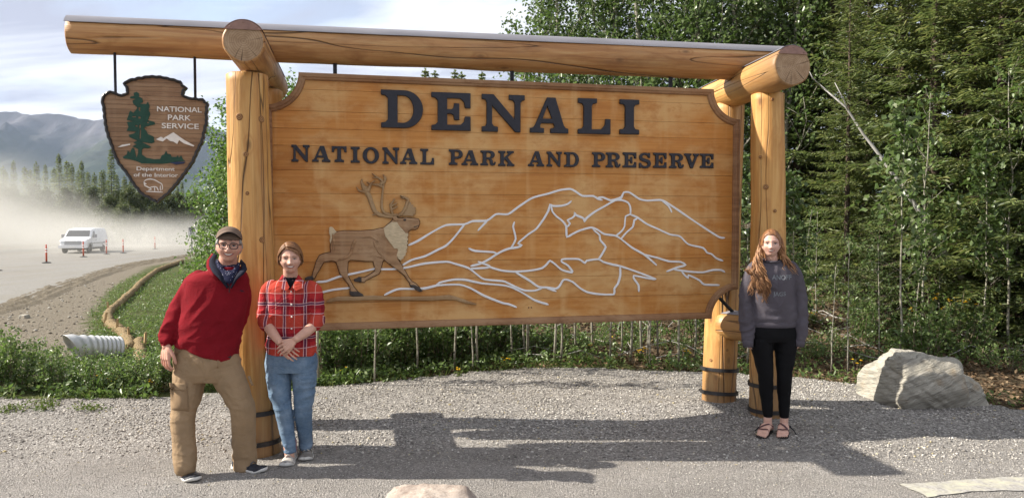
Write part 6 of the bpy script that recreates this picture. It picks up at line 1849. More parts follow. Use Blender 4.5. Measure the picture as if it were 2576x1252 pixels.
# --- girl with long auburn hair at the far post
YG = 6.30
girl = empty('person', (on_z(1950, 1085, 0)[:]), 0, 'girl with long wavy auburn hair in grey sweatshirt and black leggings by the far post', 'person')
HG = Head(W3(1940, 612, 6.26), 0.0730, 0.093, 0.108, yaw=-0.30, jaw=0.30, nose=0.72, smile=0.6, full=0.01)
body = MB(); HG.add(body)
limb(body, [W3(1940, 636, 6.28), W3(1941, 652, 6.295), W3(1942, 668, 6.31)], [0.047, 0.048, 0.058])
limb(body, [W3(1943, 676, 6.31), W3(1944, 740, 6.31), W3(1945, 800, 6.31), W3(1945, 840, 6.31)], [(0.12, 0.07), (0.12, 0.085), (0.12, 0.08), (0.14, 0.09)])
limb(body, [W3(1893, 684, 6.31), W3(1878, 765, 6.30), W3(1880, 845, 6.27), W3(1881, 852, 6.265)], [0.038, 0.036, 0.026, 0.025])
hand(body, W3(1881, 846, 6.265), Vector((0.03, -0.05, -1)), Vector((1, 0.3, 0)), 0.115, 0.02, 0.5, 1, th_out=0.2)
limb(body, [W3(1995, 684, 6.31), W3(2010, 765, 6.30), W3(2012, 845, 6.27), W3(2012, 850, 6.265)], [0.038, 0.036, 0.026, 0.025])
hand(body, W3(2012, 844, 6.265), Vector((-0.03, -0.05, -1)), Vector((-1, 0.3, 0)), 0.115, 0.02, 0.5, -1, th_out=0.2)
feet = []
for sgn, P, toe in ((-1, [(1921, 850, 6.31), (1921, 890, 6.30), (1926, 940, 6.28), (1927, 985, 6.29), (1931.5, 1048, 6.285)], (1922, 1090)), (1, [(1970, 850, 6.31), (1973, 890, 6.30), (1973, 940, 6.28), (1972, 985, 6.29), (1972.5, 1048, 6.285)], (1968, 1097))):
    pts = [W3(*p) for p in P]
    limb(body, pts, [0.075, 0.065, 0.048, 0.044, 0.032])
    ank = pts[-1]; t0 = on_z(*toe, 0.03)
    dirf = Vector((t0.x - ank.x, t0.y - ank.y, 0)).normalized()
    hp = Vector((ank.x, ank.y, 0.055)) - dirf * 0.035
    s_ = Vector((-dirf.y, dirf.x, 0))                                 # to the image right for feet that point at the viewer
    limb(body, [ank, Vector((ank.x, ank.y, 0.10)), hp], [0.033, 0.034, 0.030])
    for f in (-1, -0.3, 0.4, 1):
        limb(body, [hp + s_ * f * 0.012, Vector((ank.x, ank.y, 0.075)) + dirf * 0.05 + s_ * f * 0.016, Vector((ank.x, ank.y, 0.045)) + dirf * 0.135 + s_ * f * 0.028], [0.028, 0.027, 0.018], n=12)
    big = -sgn * 1.0                                                  # great toe on the inner side
    for i in range(5):
        f = (-1 + 0.5 * i)
        r_ = (0.0125, 0.0095, 0.009, 0.0088, 0.0082)[i]; ln = (0.062, 0.060, 0.054, 0.046, 0.038)[i]
        st = Vector((ank.x, ank.y, 0.040)) + dirf * 0.130 + s_ * (big * -f) * 0.033
        limb(body, [st, st + dirf * ln * 0.6 + Vector((0, 0, -0.003)), st + dirf * ln + Vector((0, 0, -0.008))], [r_, r_ * 0.95, r_ * 0.85], n=10)
    feet.append((ank, dirf, s_, hp, sgn))
add_part(fuse(body, 0.0036, 1, 'body', 0.4), 'body', girl, SKIN_C)
m = MB()
m.rings(px_rings([(656, 1941, 21, 0.066), (662, 1942, 36, 0.075), (668, 1943, 50, 0.085), (678, 1944, 57, 0.098), (705, 1944, 54, 0.118), (740, 1944, 53, 0.125), (775, 1945, 56, 0.125), (800, 1945, 59, 0.125), (812, 1945, 57, 0.118)], 6.31))
limb(m, [W3(1905, 672, 6.31), W3(1893, 684, 6.31), W3(1880, 725, 6.31), W3(1876, 770, 6.30), W3(1880, 825, 6.28), W3(1881, 852, 6.265)], [0.060, 0.062, 0.060, 0.060, 0.060, 0.048])
limb(m, [W3(1984, 672, 6.31), W3(1996, 684, 6.31), W3(2008, 725, 6.31), W3(2013, 770, 6.30), W3(2012, 825, 6.28), W3(2011, 852, 6.265)], [0.060, 0.062, 0.060, 0.062, 0.064, 0.048])
sw = fuse(m, 0.006, 4, 'sweatshirt')
def sw_fold(x, y, z):
    xc = x - W3(1944, 740, 6.31).x
    arm = sst(0.16, 0.19, abs(xc))
    k = arm * (0.0115 * fold(x, y, z, (5, 4, 13), 0.9, 2) * sst(1.35, 0.9, z) + 0.004 * fold(x, y, z, (12, 4, 5), 0.6, 9))
    k += (1 - arm) * (0.0085 * fold(x * 0.8 - z * 0.45 * (1 if xc > 0 else -1), y, z, (8, 3, 6), 0.8, 5) + 0.008 * fold(x, y, z, (6, 3, 16), 0.6, 1) * sst(1.06, 0.95, z))
    return k
displace(sw, sw_fold); SWS = add_part(sw, 'sweatshirt', girl, SWEAT)
gb = BVHTree.FromPolygons([v_.co.copy() for v_ in SWS.data.vertices], [tuple(p.vertices) for p in SWS.data.polygons])
for a, b in ((W3(1881, 853, 6.265), W3(1882, 872, 6.262)), (W3(2011, 853, 6.265), W3(2010, 871, 6.262))):
    m = MB(); limb(m, [a, b], [0.046, 0.042], round_ends=False); add_part(m.mesh('cuff', True), 'cuff', girl, SWEAT)
m = MB(); m.rings(px_rings([(807, 1945, 56, 0.116), (811, 1945, 58, 0.121), (817, 1945, 58, 0.121), (820, 1945, 56, 0.115)], 6.31), caps=False); add_part(m.mesh('waistband', True), 'waistband', girl, SWEAT)
m = MB(); m.tube([W3(1941 + 22 * cos(a), 655 + 6 * (-sin(a)) * -0.2, 6.30) + Vector((0, 0.066 * sin(a), 0.012 * sin(a))) for a in [2 * pi * k / 24 for k in range(25)]], 0.009, 8, caps=False); add_part(m.mesh('neckband', True), 'neckband', girl, SWEAT)
PRINT = simple('faded_print', (0.165, 0.175, 0.19), 0.9, 0.25, 60)
def print_on(txt, x0, x1, y0, y1, arch, fat):
    me = text_mesh(txt, 1.0, 0.004, 0.0, fat)
    v = verts_of(me); xa, xb_ = v[:, 0].min(), v[:, 0].max()
    o_ = CAM - girl.location; out = []
    for p in v:
        u = (p[0] - xa) / (xb_ - xa); h_ = p[2] / 0.729
        px = x0 + (x1 - x0) * u; py = y1 + (y0 - y1) * h_ - arch * (1 - (2 * u - 1) ** 2)
        dr = ray(px, py).normalized(); hit = gb.ray_cast(o_, dr)
        q = hit[0] if hit[0] is not None else W3(px, py, 6.18) - girl.location
        out.append(q - dr * (0.0032 if p[1] < -0.002 else 0.0008))
    me.vertices.foreach_set('co', np.array(out, np.float32).ravel()); me.update()
    return link('lettering', me, girl, PRINT)
print_on('ANOFF', 1942, 1991, 690, 702, -1.5, 0.03)
print_on('JAGS', 1945, 1977, 733, 743, -1.0, 0.03)
print_on('DS', 1920, 1937, 734, 744, 0.0, 0.03)
face(HG, girl, BROW_F, LIPP, open_eye=0.0047, smile_w=0.0285, teeth_h=0.0070, corner=0.0045, brow_t=0.0032, mz=-0.0585, brow_z=0.0185)
def g_keep(d):
    if d[1] < -0.18:
        line = 0.62 - 0.9 * max(0, abs(d[0] + 0.08) - 0.30) ** 1.2
        if abs(d[0]) > 0.74: line = -0.15
        return d[2] > line
    return d[2] > -0.6
scalp(HG, girl, H_GIRL, 'hair', g_keep, lambda d: 0.006 + 0.004 * max(0, d[2]), 8)
pth = []
def wavy(pts, amp, freq, ph):
    out = []; n = len(pts); s_ = 0
    fine = []
    for i in range(n - 1):
        for k in range(4): fine.append(pts[i].lerp(pts[i + 1], k / 4))
    fine.append(pts[-1])
    for i, p in enumerate(fine):
        if i: s_ += (p - fine[i - 1]).length
        g = sst(0.10, 0.24, s_) * amp
        out.append(p + Vector((cos(s_ * freq + ph) * g, sin(s_ * freq + ph) * g * 0.8, 0)))
    return out
for k in range(540):
    left = k < 345
    sx = -1 if left else 1
    RC = random.Random(900 + k // 9)                                  # locks of seven strands
    v0 = min(1, max(0, RC.random() + random.uniform(-.06, .06))); d0 = min(1, max(0, RC.random() + random.uniform(-.12, .12)))
    la, lf, lp = RC.uniform(0.007, 0.017), RC.uniform(38, 58), RC.uniform(0, 6.28) + random.uniform(-.55, .55)
    yl = RC.random()
    # root on the parting, over the temple, down beside the cheek
    yr = random.uniform(-0.06, 0.05)
    p0 = Vector((-0.012 + 0.004 * sx, yr, 0.100 - 0.3 * yr * yr)); 
    p1 = Vector((sx * (0.042 + 0.012 * d0), max(-0.035, yr * 0.9), 0.090 - 0.014 * d0))
    p2 = Vector((sx * (0.072 + 0.014 * d0), max(-0.012, yr * 0.8), 0.035))
    p3 = Vector((sx * (0.077 + 0.018 * d0), max(-0.012, yr * 0.8) + 0.002, -0.035))
    pts = [HG.M @ p for p in (p0, p1, p2, p3)]
    if left:
        bx = 1874 + 64 * v0 ** 0.9; yb = 708 + 50 * yl + 6 * random.random() - (30 if v0 < 0.12 else 0)
        if v0 < 0.10: yb -= 20
        pts += [W3(1898 + 16 * v0, 656, 6.225 + 0.04 * d0), W3(1888 + 38 * v0, 690, 6.185 + 0.03 * d0), W3(bx * 0.5 + (1890 + 40 * v0) * 0.5, (690 + yb) / 2, 6.165 + 0.03 * d0), W3(bx, yb, 6.165 + 0.03 * d0)]
    else:
        bx = 1966 + 34 * v0; yb = 676 + 16 * random.random()
        pts += [W3(1970 + 10 * v0, 650, 6.245 + 0.09 * d0), W3(bx, yb - 10, 6.225 + 0.10 * d0), W3(bx + 4, yb, 6.235 + 0.10 * d0)]
    pth.append((wavy(pts, la, lf, lp), random.uniform(0.0021, 0.0036), 0.0008))
for k in range(40):                                                   # hair falling behind the shoulders
    sx = random.choice((-1, 1))
    x = random.uniform(0.02, 0.085) * sx
    pts = [HG.M @ Vector((x * 0.8, 0.085, 0.05)), HG.M @ Vector((x, 0.095, -0.03)), HG.M @ Vector((x * 1.2, 0.10, -0.12)), HG.M @ Vector((x * 1.3, 0.14, -0.22)), HG.M @ Vector((x * 1.3, 0.15, -0.33 - 0.08 * random.random()))]
    pth.append((wavy(pts, 0.008, 60, k), 0.007, 0.002))
strands(HG, girl, H_GIRL, 'hair_locks', pth)
# leggings
m = MB()
m.rings(px_rings([(806, 1945, 52, 0.10), (822, 1945, 57, 0.115), (842, 1946, 58, 0.118), (858, 1946, 57, 0.105)], 6.31))
limb(m, [W3(1917, 845, 6.31), W3(1917, 870, 6.305), W3(1921, 905, 6.295), W3(1926, 940, 6.28), W3(1927, 975, 6.29), W3(1930, 1015, 6.29), W3(1931.5, 1043, 6.285)], [(0.093, 0.10), (0.092, 0.098), (0.076, 0.084), (0.062, 0.066), (0.058, 0.063), (0.046, 0.048), (0.038, 0.040)])
limb(m, [W3(1974, 845, 6.31), W3(1975, 870, 6.305), W3(1975, 905, 6.295), W3(1973.5, 940, 6.28), W3(1972.5, 975, 6.29), W3(1972.5, 1015, 6.29), W3(1972.5, 1045, 6.285)], [(0.093, 0.10), (0.092, 0.098), (0.076, 0.084), (0.062, 0.066), (0.058, 0.063), (0.046, 0.048), (0.038, 0.040)])
lg_ = fuse(m, 0.007, 3, 'leggings'); displace(lg_, lambda x, y, z: 0.0025 * fold(x, y, z, (6, 4, 16), 0.8, 3)); add_part(lg_, 'leggings', girl, LEGG)
SOLE = simple('sandal_sole', (0.035, 0.030, 0.028), 0.8, 0.25, 40, 0, 0.2); STRAP = fabric('sandal_strap', (0.12, 0.065, 0.070), 0.3, 0.8, 200)
bodyb = [o for o in girl.children if o.name.startswith('body')][0]
fb = BVHTree.FromPolygons([v_.co.copy() for v_ in bodyb.data.vertices], [tuple(p.vertices) for p in bodyb.data.polygons])
for ank, dirf, s_, hp, sgn in feet:
    g0 = Vector((ank.x, ank.y, 0)); m = MB(); R = []
    fs_ = [-0.075, -0.068, -0.05, -0.02, 0.03, 0.08, 0.12, 0.155, 0.18, 0.195, 0.203]
    ws = [0.010, 0.024, 0.032, 0.034, 0.035, 0.042, 0.047, 0.047, 0.040, 0.026, 0.010]
    for z in (0.004, 0.026):
        pass
    ring = [(f, w) for f, w in zip(fs_, ws)]
    outl = [g0 + dirf * f + s_ * w for f, w in ring] + [g0 + dirf * f - s_ * w for f, w in ring[::-1]]
    n = len(outl)
    vs = [p + Vector((0, 0, z)) for z in (0.002, 0.026) for p in outl]
    m.add(vs, [tuple(range(n - 1, -1, -1)), tuple(range(n, 2 * n))] + [(i, (i + 1) % n, (i + 1) % n + n, i + n) for i in range(n)])
    add_part(m.mesh('sandal_sole'), 'sandal_sole', girl, SOLE)
    def strap(P, w=0.010):
        pts = []
        for f, sd in P:
            # point on the foot's skin below a point above it
            o_ = g0 + dirf * f + s_ * sd + Vector((0, 0, 0.2)) - girl.location
            hit = fb.ray_cast(o_, Vector((0, 0, -1)))
            z = (hit[0].z if hit[0] is not None and hit[0].z < 0.16 else 0.03)
            pts.append(Vector((o_.x, o_.y, max(0.03, z) + 0.002)) + girl.location)
        m = MB(); vs = []
        for i, p in enumerate(pts):
            a, b = pts[max(0, i - 1)], pts[min(len(pts) - 1, i + 1)]
            tx = (b - a).normalized(); sd = tx.cross(Vector((0, 0, 1)))
            sd = sd.normalized() if sd.length > 1e-3 else dirf
            for q, zz in ((-w, 0.0), (-w, 0.004), (w, 0.004), (w, 0.0)): vs.append(p + sd * q + Vector((0, 0, zz)))
        fs2 = [(i * 4 + j, i * 4 + (j + 1) % 4, (i + 1) * 4 + (j + 1) % 4, (i + 1) * 4 + j) for i in range(len(pts) - 1) for j in range(4)]
        m.add(vs, fs2 + [(3, 2, 1, 0), tuple(4 * (len(pts) - 1) + j for j in range(4))]); add_part(m.mesh('strap', True), 'strap', girl, STRAP)
    strap([(0.118, -0.046), (0.122, -0.036), (0.126, -0.018), (0.126, 0), (0.122, 0.018), (0.116, 0.036), (0.11, 0.046)])
    strap([(0.045, -0.036 * sgn), (0.05, -0.026 * sgn), (0.068, -0.01 * sgn), (0.09, 0.010 * sgn), (0.108, 0.028 * sgn), (0.115, 0.044 * sgn)], 0.009)
    c_ = ank.copy(); c_.z = 0.075
    loop = [c_ + dirf * (0.048 * cos(a) + 0.004) + s_ * (0.040 * sin(a)) + Vector((0, 0, 0.016 * cos(a))) for a in [2 * pi * k / 22 for k in range(23)]]
    m = MB(); m.tube(loop, 0.007, 6, caps=False); add_part(m.mesh('strap', True), 'strap', girl, STRAP)
    m = MB(); b_ = c_ + s_ * 0.045 * sgn + dirf * 0.02
    m.tube([b_, b_ + s_ * 0.03 * sgn + Vector((0, 0, -0.028)) - dirf * 0.01, b_ + s_ * 0.055 * sgn + Vector((0, 0, -0.060)) + dirf * 0.01], 0.005, 6); m.box(tuple(b_), (0.009, 0.009, 0.009)); add_part(m.mesh('buckle', True), 'buckle', girl, IRON)

# ------------------------------------------------------------------ plants
def leaf_mat(name, stops, rough=0.45, trans=0.30, spec=0.35):
    t = NT(name)
    gi = t.n.new('ShaderNodeNewGeometry')
    ob = t.rand()
    f = t.math('ADD', t.math('MULTIPLY', gi.outputs['Random Per Island'], 0.8), t.math('MULTIPLY', ob, 0.2))
    col = t.ramp(f, stops)
    t.fin(col, rough, spec=spec)
    tr = t.n.new('ShaderNodeBsdfTranslucent')
    hs = t.n.new('ShaderNodeHueSaturation'); hs.inputs['Value'].default_value = 1.5; hs.inputs['Saturation'].default_value = 1.1; t.l.new(col, hs.inputs['Color'])
    t.l.new(hs.outputs[0], tr.inputs['Color'])
    mx_ = t.n.new('ShaderNodeMixShader'); mx_.inputs[0].default_value = trans
    t.l.new(t.bsdf.outputs[0], mx_.inputs[1]); t.l.new(tr.outputs[0], mx_.inputs[2]); t.l.new(mx_.outputs[0], t.out.inputs['Surface'])
    return t.m
L_POP = leaf_mat('poplar_leaf', [(0.0, (0.048, 0.080, 0.022)), (0.5, (0.085, 0.132, 0.040)), (0.85, (0.14, 0.19, 0.075)), (1.0, (0.25, 0.28, 0.17))], 0.36, 0.38, 0.5)
L_SHR = leaf_mat('shrub_leaf', [(0.0, (0.055, 0.092, 0.025)), (0.55, (0.105, 0.162, 0.046)), (1.0, (0.21, 0.265, 0.105))], 0.4, 0.36, 0.45)
L_BUSH = leaf_mat('willow_leaf', [(0.0, (0.055, 0.100, 0.022)), (0.55, (0.105, 0.175, 0.042)), (1.0, (0.21, 0.28, 0.09))], 0.4, 0.4, 0.45)
L_SPR = leaf_mat('spruce_needles', [(0.0, (0.060, 0.085, 0.032)), (0.5, (0.118, 0.152, 0.052)), (0.85, (0.18, 0.20, 0.070)), (1.0, (0.24, 0.245, 0.095))], 0.45, 0.38, 0.4)
L_YSPR = leaf_mat('young_spruce_needles', [(0.0, (0.035, 0.060, 0.020)), (0.6, (0.075, 0.105, 0.035)), (1.0, (0.13, 0.15, 0.06))], 0.6, 0.18, 0.2)
L_GRASS = leaf_mat('grass_blade', [(0.0, (0.050, 0.085, 0.018)), (0.55, (0.095, 0.135, 0.032)), (0.85, (0.15, 0.17, 0.06)), (1.0, (0.23, 0.20, 0.11))], 0.6, 0.3, 0.2)
L_DEAD = leaf_mat('fallen_leaf', [(0.0, (0.045, 0.028, 0.016)), (0.5, (0.125, 0.082, 0.048)), (0.9, (0.24, 0.175, 0.11)), (1.0, (0.34, 0.28, 0.19))], 0.85, 0.1, 0.1)
YELLOW = leaf_mat('yellow_petal', [(0.0, (0.70, 0.42, 0.015)), (1.0, (0.85, 0.60, 0.04))], 0.6, 0.25, 0.2)
t = NT('pale_bark'); v = t.mapping((1, 1, 1))
n = t.noise(t.mapping((7, 7, 16)), 1.0, 5, 0.65)
BARK_P = t.fin(t.ramp(n, [(0.30, (0.055, 0.048, 0.038)), (0.46, (0.235, 0.22, 0.175)), (0.72, (0.38, 0.365, 0.31))]), 0.85, n, 0.4, 0.01, spec=0.1)
BARK_S = simple('spruce_bark', (0.085, 0.062, 0.048), 0.95, 0.45, 26, 0, 0.6, (1, 1, 0.35))
BARK_D = simple('dead_wood', (0.40, 0.385, 0.36), 0.85, 0.35, 14, 0, 0.4, (1, 1, 0.3))
TWIG = simple('twig', (0.17, 0.135, 0.095), 0.9, 0.3, 30)

def leaves(P, D, Lg, Wd, fold_=0.12):
    """rhombic folded leaves: base P, direction D, length, half width"""
    n = len(P)
    P = np.asarray(P, float); D = np.asarray(D, float)
    D /= np.linalg.norm(D, axis=1)[:, None] + 1e-9
    R = rng.normal(size=(n, 3)); R[:, 2] *= 0.35                      # blade normals mostly up
    Sd = np.cross(D, R + np.array([0, 0, 1.4])); Sd /= np.linalg.norm(Sd, axis=1)[:, None] + 1e-9
    N = np.cross(Sd, D)
    Lg = np.asarray(Lg)[:, None]; Wd = np.asarray(Wd)[:, None]
    a = P; tip = P + D * Lg - N * Lg * 0.08; mid = P + D * Lg * 0.45
    l = mid + Sd * Wd + N * Lg * fold_; r = mid - Sd * Wd + N * Lg * fold_
    V = np.stack([a, r, tip, l], 1)
    i = (np.arange(n) * 4)[:, None]
    F = np.concatenate([i + np.array([[0, 1, 2]]), i + np.array([[0, 2, 3]])], 1).reshape(-1, 3)
    return V.reshape(-1, 3), F
def tri_mesh(name, parts):
    Vs, Fs, k = [], [], 0
    for V, F in parts:
        Vs.append(V); Fs.append(F + k); k += len(V)
    return np_mesh(name, np.concatenate(Vs), np.concatenate(Fs))
def rdir(n, up=0.0, flat=1.0):
    d = rng.normal(size=(n, 3)); d[:, 2] = d[:, 2] * flat + up
    return d / (np.linalg.norm(d, axis=1)[:, None] + 1e-9)

def broadleaf(H, n_br, leaf_n, leaf_l, spread=0.28, up=0.9, clear=0.2, trunk_r=0.05, seed=0, lean=0.05, n_sub=4):
    """trunk and limbs as one mesh, crown of leaves as another"""
    R = random.Random(seed)
    m = MB()
    tp = []
    ax_, ay_ = R.uniform(-lean, lean), R.uniform(-lean, lean)
    for i in range(9):
        f = i / 8; tp.append(Vector((ax_ * H * f ** 1.5 + 0.016 * H * MN.noise(Vector((f * 4, seed, 0))), ay_ * H * f ** 1.5 + 0.016 * H * MN.noise(Vector((f * 4, seed, 5))), H * f)))
    m.tube(tp, [trunk_r * (1 - 0.9 * i / 8) + 0.003 for i in range(9)], 8)
    tips = []
    for b in range(n_br):
        f = clear + (1 - clear) * (b + R.random()) / n_br
        k = f * 8; i = min(7, int(k)); p = tp[i].lerp(tp[i + 1], k - i)
        az = b * 2.4 + R.uniform(-0.5, 0.5)
        ln = H * spread * (1.05 - 0.75 * f ** 1.5) * R.uniform(0.6, 1.15)
        d = Vector((cos(az), sin(az), up * R.uniform(0.6, 1.3))).normalized()
        pts = [p]
        for s_ in range(4):
            d = (d + Vector((R.uniform(-.25, .25), R.uniform(-.25, .25), R.uniform(-.05, .25)))).normalized()
            pts.append(pts[-1] + d * ln / 4)
        r0 = max(0.004, trunk_r * (1 - f) * 0.45)
        m.tube(pts, [r0, r0 * .8, r0 * .6, r0 * .4, r0 * .2 + 0.001], 5)
        for q in range(1, 5): tips.append((pts[q], 0.5 + q * 0.2, d.copy()))
        for s_ in range(n_sub):
            q = R.randint(1, 3); p2 = pts[q]; d2 = (d + Vector((R.uniform(-1, 1), R.uniform(-1, 1), R.uniform(-.5, .7)))).normalized()
            e = p2 + d2 * ln * R.uniform(0.2, 0.45)
            m.tube([p2, (p2 + e) / 2 + Vector((0, 0, 0.01)), e], [r0 * .4, r0 * .28, 0.0015], 4)
            tips.append((e, 1.2, d2)); tips.append(((p2 + e) / 2, 0.8, d2))
    tips.append((tp[-1], 1.0, Vector((0, 0, 1))))
    w = np.array([q[1] for q in tips]); w /= w.sum()
    idx = rng.choice(len(tips), leaf_n, p=w)
    base = np.array([tuple(tips[i][0]) for i in idx]) 
    off = rng.normal(size=(leaf_n, 3)) * H * spread * 0.085
    base = base + off
    D = rdir(leaf_n, -0.25) 
    V, F = leaves(base, D, leaf_l * rng.uniform(0.6, 1.25, leaf_n), leaf_l * rng.uniform(0.27, 0.42, leaf_n))
    return m.mesh('trunk', True), tri_mesh('crown', [(V, F)])
def spruce(H, Rm, seed=0, dens=1.0, trunk_r=None, bare=0.05, blade=(0.125, 0.0125), droop=0.35, whorl=0.24, ragged=0.35):
    R = random.Random(seed)
    m = MB(); tr = trunk_r or H * 0.010
    m.tube([(0, 0, H * i / 8) for i in range(9)], [tr * (1 - 0.93 * i / 8) for i in range(9)], 8)
    P, D, Lg = [], [], []
    z = H * bare
    while z < H * 0.985:
        f = z / H
        prof = Rm * (1 - f) ** 0.72 * (0.65 + 0.35 * min(1, f / 0.12)) + 0.05
        nb = R.randint(5, 7)
        az0 = R.uniform(0, 6.28)
        for b in range(nb):
            az = az0 + 6.28 * b / nb + R.uniform(-0.35, 0.35)
            ln = prof * R.uniform(1 - ragged, 1.15)
            slope = 0.45 * f - droop * (1 - f) + R.uniform(-0.12, 0.12)
            pts = []
            for s_ in range(5):
                u = s_ / 4
                pts.append(Vector((cos(az) * ln * u, sin(az) * ln * u, z + slope * ln * u + 0.16 * ln * u * u)))
            if ln > 0.25: m.tube(pts, [0.010 * (ln / Rm + 0.25), 0.008, 0.006, 0.004, 0.002], 4, caps=False)
            side = Vector((-sin(az), cos(az), 0)); out = Vector((cos(az), sin(az), 0))
            nt = max(3, int(ln / 0.045 * dens))
            for k in range(nt):
                u = 0.12 + 0.88 * (k + R.random()) / nt
                i = min(3, int(u * 4)); p = pts[i].lerp(pts[i + 1], u * 4 - i)
                tw = ln * 0.34 * (1 - u * 0.75) + 0.04
                for sg in (-1, 1):
                    d = (side * sg * R.uniform(0.5, 1.0) + out * R.uniform(0.35, 0.9) + Vector((0, 0, R.uniform(-0.45, 0.12)))).normalized()
                    nn = max(1, int(tw / (blade[0] * 0.55)))
                    for q in range(nn):
                        pp = p + d * tw * q / nn
                        P.append(pp); D.append(d + Vector((R.uniform(-.42, .42), R.uniform(-.42, .42), R.uniform(-.30, .34)))); Lg.append(blade[0] * R.uniform(0.7, 1.25))
        z += whorl * R.uniform(0.7, 1.25) * (1.15 - 0.55 * f)
    for k in range(14):
        P.append(Vector((0, 0, H * (0.955 + 0.04 * k / 14)))); D.append(Vector((R.uniform(-.6, .6), R.uniform(-.6, .6), 0.8))); Lg.append(blade[0] * 0.8)
    n = len(P)
    V, F = leaves([tuple(p) for p in P], [tuple(d) for d in D], np.array(Lg), np.full(n, blade[1]) * rng.uniform(0.7, 1.4, n), 0.05)
    return m.mesh('trunk', True), tri_mesh('crown', [(V, F)])
def shrub(h, r, n_st, leaf_n, leaf_l, seed=0, leaf_w=0.30, top=1.0):
    R = random.Random(seed); m = MB(); pts_all = []
    for s_ in range(n_st):
        az = R.uniform(0, 6.28); rr = r * sqrt(R.random()) ; hh = h * R.uniform(0.55, 1.1) * (1 - 0.35 * (rr / r) ** 2)
        b = Vector((cos(az) * rr * 0.35, sin(az) * rr * 0.35, -0.03)); e = Vector((cos(az) * rr, sin(az) * rr, hh))
        mid = (b + e) / 2 + Vector((R.uniform(-.05, .05), R.uniform(-.05, .05), 0.08 * h))
        m.tube([b, mid, e], [0.006, 0.004, 0.0015], 4, caps=False)
        for k in range(10): 
            u = 0.22 + 0.78 * k / 9
            pts_all.append((b.lerp(mid, u * 2) if u < .5 else mid.lerp(e, u * 2 - 1), (e - mid).normalized()))
    idx = rng.integers(0, len(pts_all), leaf_n)
    base = np.array([tuple(pts_all[i][0]) for i in idx]) + rng.normal(size=(leaf_n, 3)) * 0.03
    D = np.array([tuple(pts_all[i][1]) for i in idx]) * 0.5 + rdir(leaf_n, 0.25)
    V, F = leaves(base, D, leaf_l * rng.uniform(0.55, 1.25, leaf_n), leaf_l * leaf_w * rng.uniform(0.7, 1.2, leaf_n))
    return m.mesh('stem', True), tri_mesh('foliage', [(V, F)])
def plant(name, meshes, mats, names, x, y, z, s=1.0, rz=None, label=None, cat=None, group=None, sz=None):
    r = empty(name, (x, y, z), random.uniform(0, 6.28) if rz is None else rz, label, cat, group)
    r.scale = (s, s, sz or s)
    for me, mt, nm in zip(meshes, mats, names):
        if not me.materials: me.materials.append(mt)
        o = link(nm, me, r)
        if nm in ('leafage', 'foliage', 'crown'): o['kind'] = 'stuff'
    return r
def at_px(px, Y, zf=terrain_z):
    x = (px - CXP) / FPX * Y / 1.0
    x = on_y(px, 600, Y).x
    return x, Y, zf(x, Y)

SPR = [spruce(9.5, 1.25, 1, 1.0, whorl=0.30), spruce(10.0, 1.45, 2, 1.0, whorl=0.32), spruce(9.0, 1.05, 3, 0.95, whorl=0.29), spruce(10.5, 1.6, 4, 0.95, whorl=0.33)]
SPR_FAR = [spruce(9.0, 1.0, 11, 0.5, blade=(0.22, 0.05), whorl=0.30), spruce(10.0, 0.85, 12, 0.5, blade=(0.22, 0.05), whorl=0.30), spruce(8.0, 1.15, 13, 0.5, blade=(0.22, 0.05), whorl=0.28, ragged=0.5)]
YSPR = [spruce(2.0, 0.55, 21, 1.4, blade=(0.055, 0.010), whorl=0.13, droop=0.05)]
POP = [broadleaf(7.5, 26, 5200, 0.088, 0.22, 1.3, 0.22, 0.055, 31), broadleaf(8.0, 28, 5600, 0.085, 0.20, 1.5, 0.18, 0.05, 32), broadleaf(7.0, 24, 4600, 0.09, 0.24, 1.2, 0.25, 0.05, 33), broadleaf(8.5, 30, 6000, 0.082, 0.19, 1.5, 0.2, 0.06, 34)]
ALD = [broadleaf(3.6, 22, 4600, 0.075, 0.36, 1.0, 0.04, 0.035, 41), broadleaf(3.0, 22, 4200, 0.07, 0.42, 0.9, 0.03, 0.03, 42)]
FARB = [broadleaf(6.5, 22, 2400, 0.26, 0.34, 0.9, 0.10, 0.07, 51, n_sub=3), broadleaf(5.0, 20, 2200, 0.24, 0.42, 0.8, 0.06, 0.06, 52, n_sub=3)]
SAP = [broadleaf(2.6, 13, 260, 0.062, 0.22, 1.0, 0.25, 0.0105, 61, 0.12, 3), broadleaf(2.9, 13, 260, 0.060, 0.20, 1.1, 0.34, 0.0115, 62, 0.08, 3), broadleaf(2.1, 12, 230, 0.058, 0.26, 0.9, 0.22, 0.009, 63, 0.16, 3), broadleaf(3.4, 16, 460, 0.072, 0.20, 1.1, 0.30, 0.0135, 64, 0.07, 3)]
BARE = [broadleaf(2.4, 9, 60, 0.05, 0.22, 1.0, 0.22, 0.011, 66, 0.12, 3)]
SHB = [shrub(0.80, 0.50, 22, 900, 0.062, 71), shrub(0.65, 0.55, 22, 850, 0.058, 72), shrub(0.95, 0.45, 20, 900, 0.066, 73, 0.26), shrub(0.50, 0.48, 20, 700, 0.05, 74)]
TC = ('trunk', 'crown')

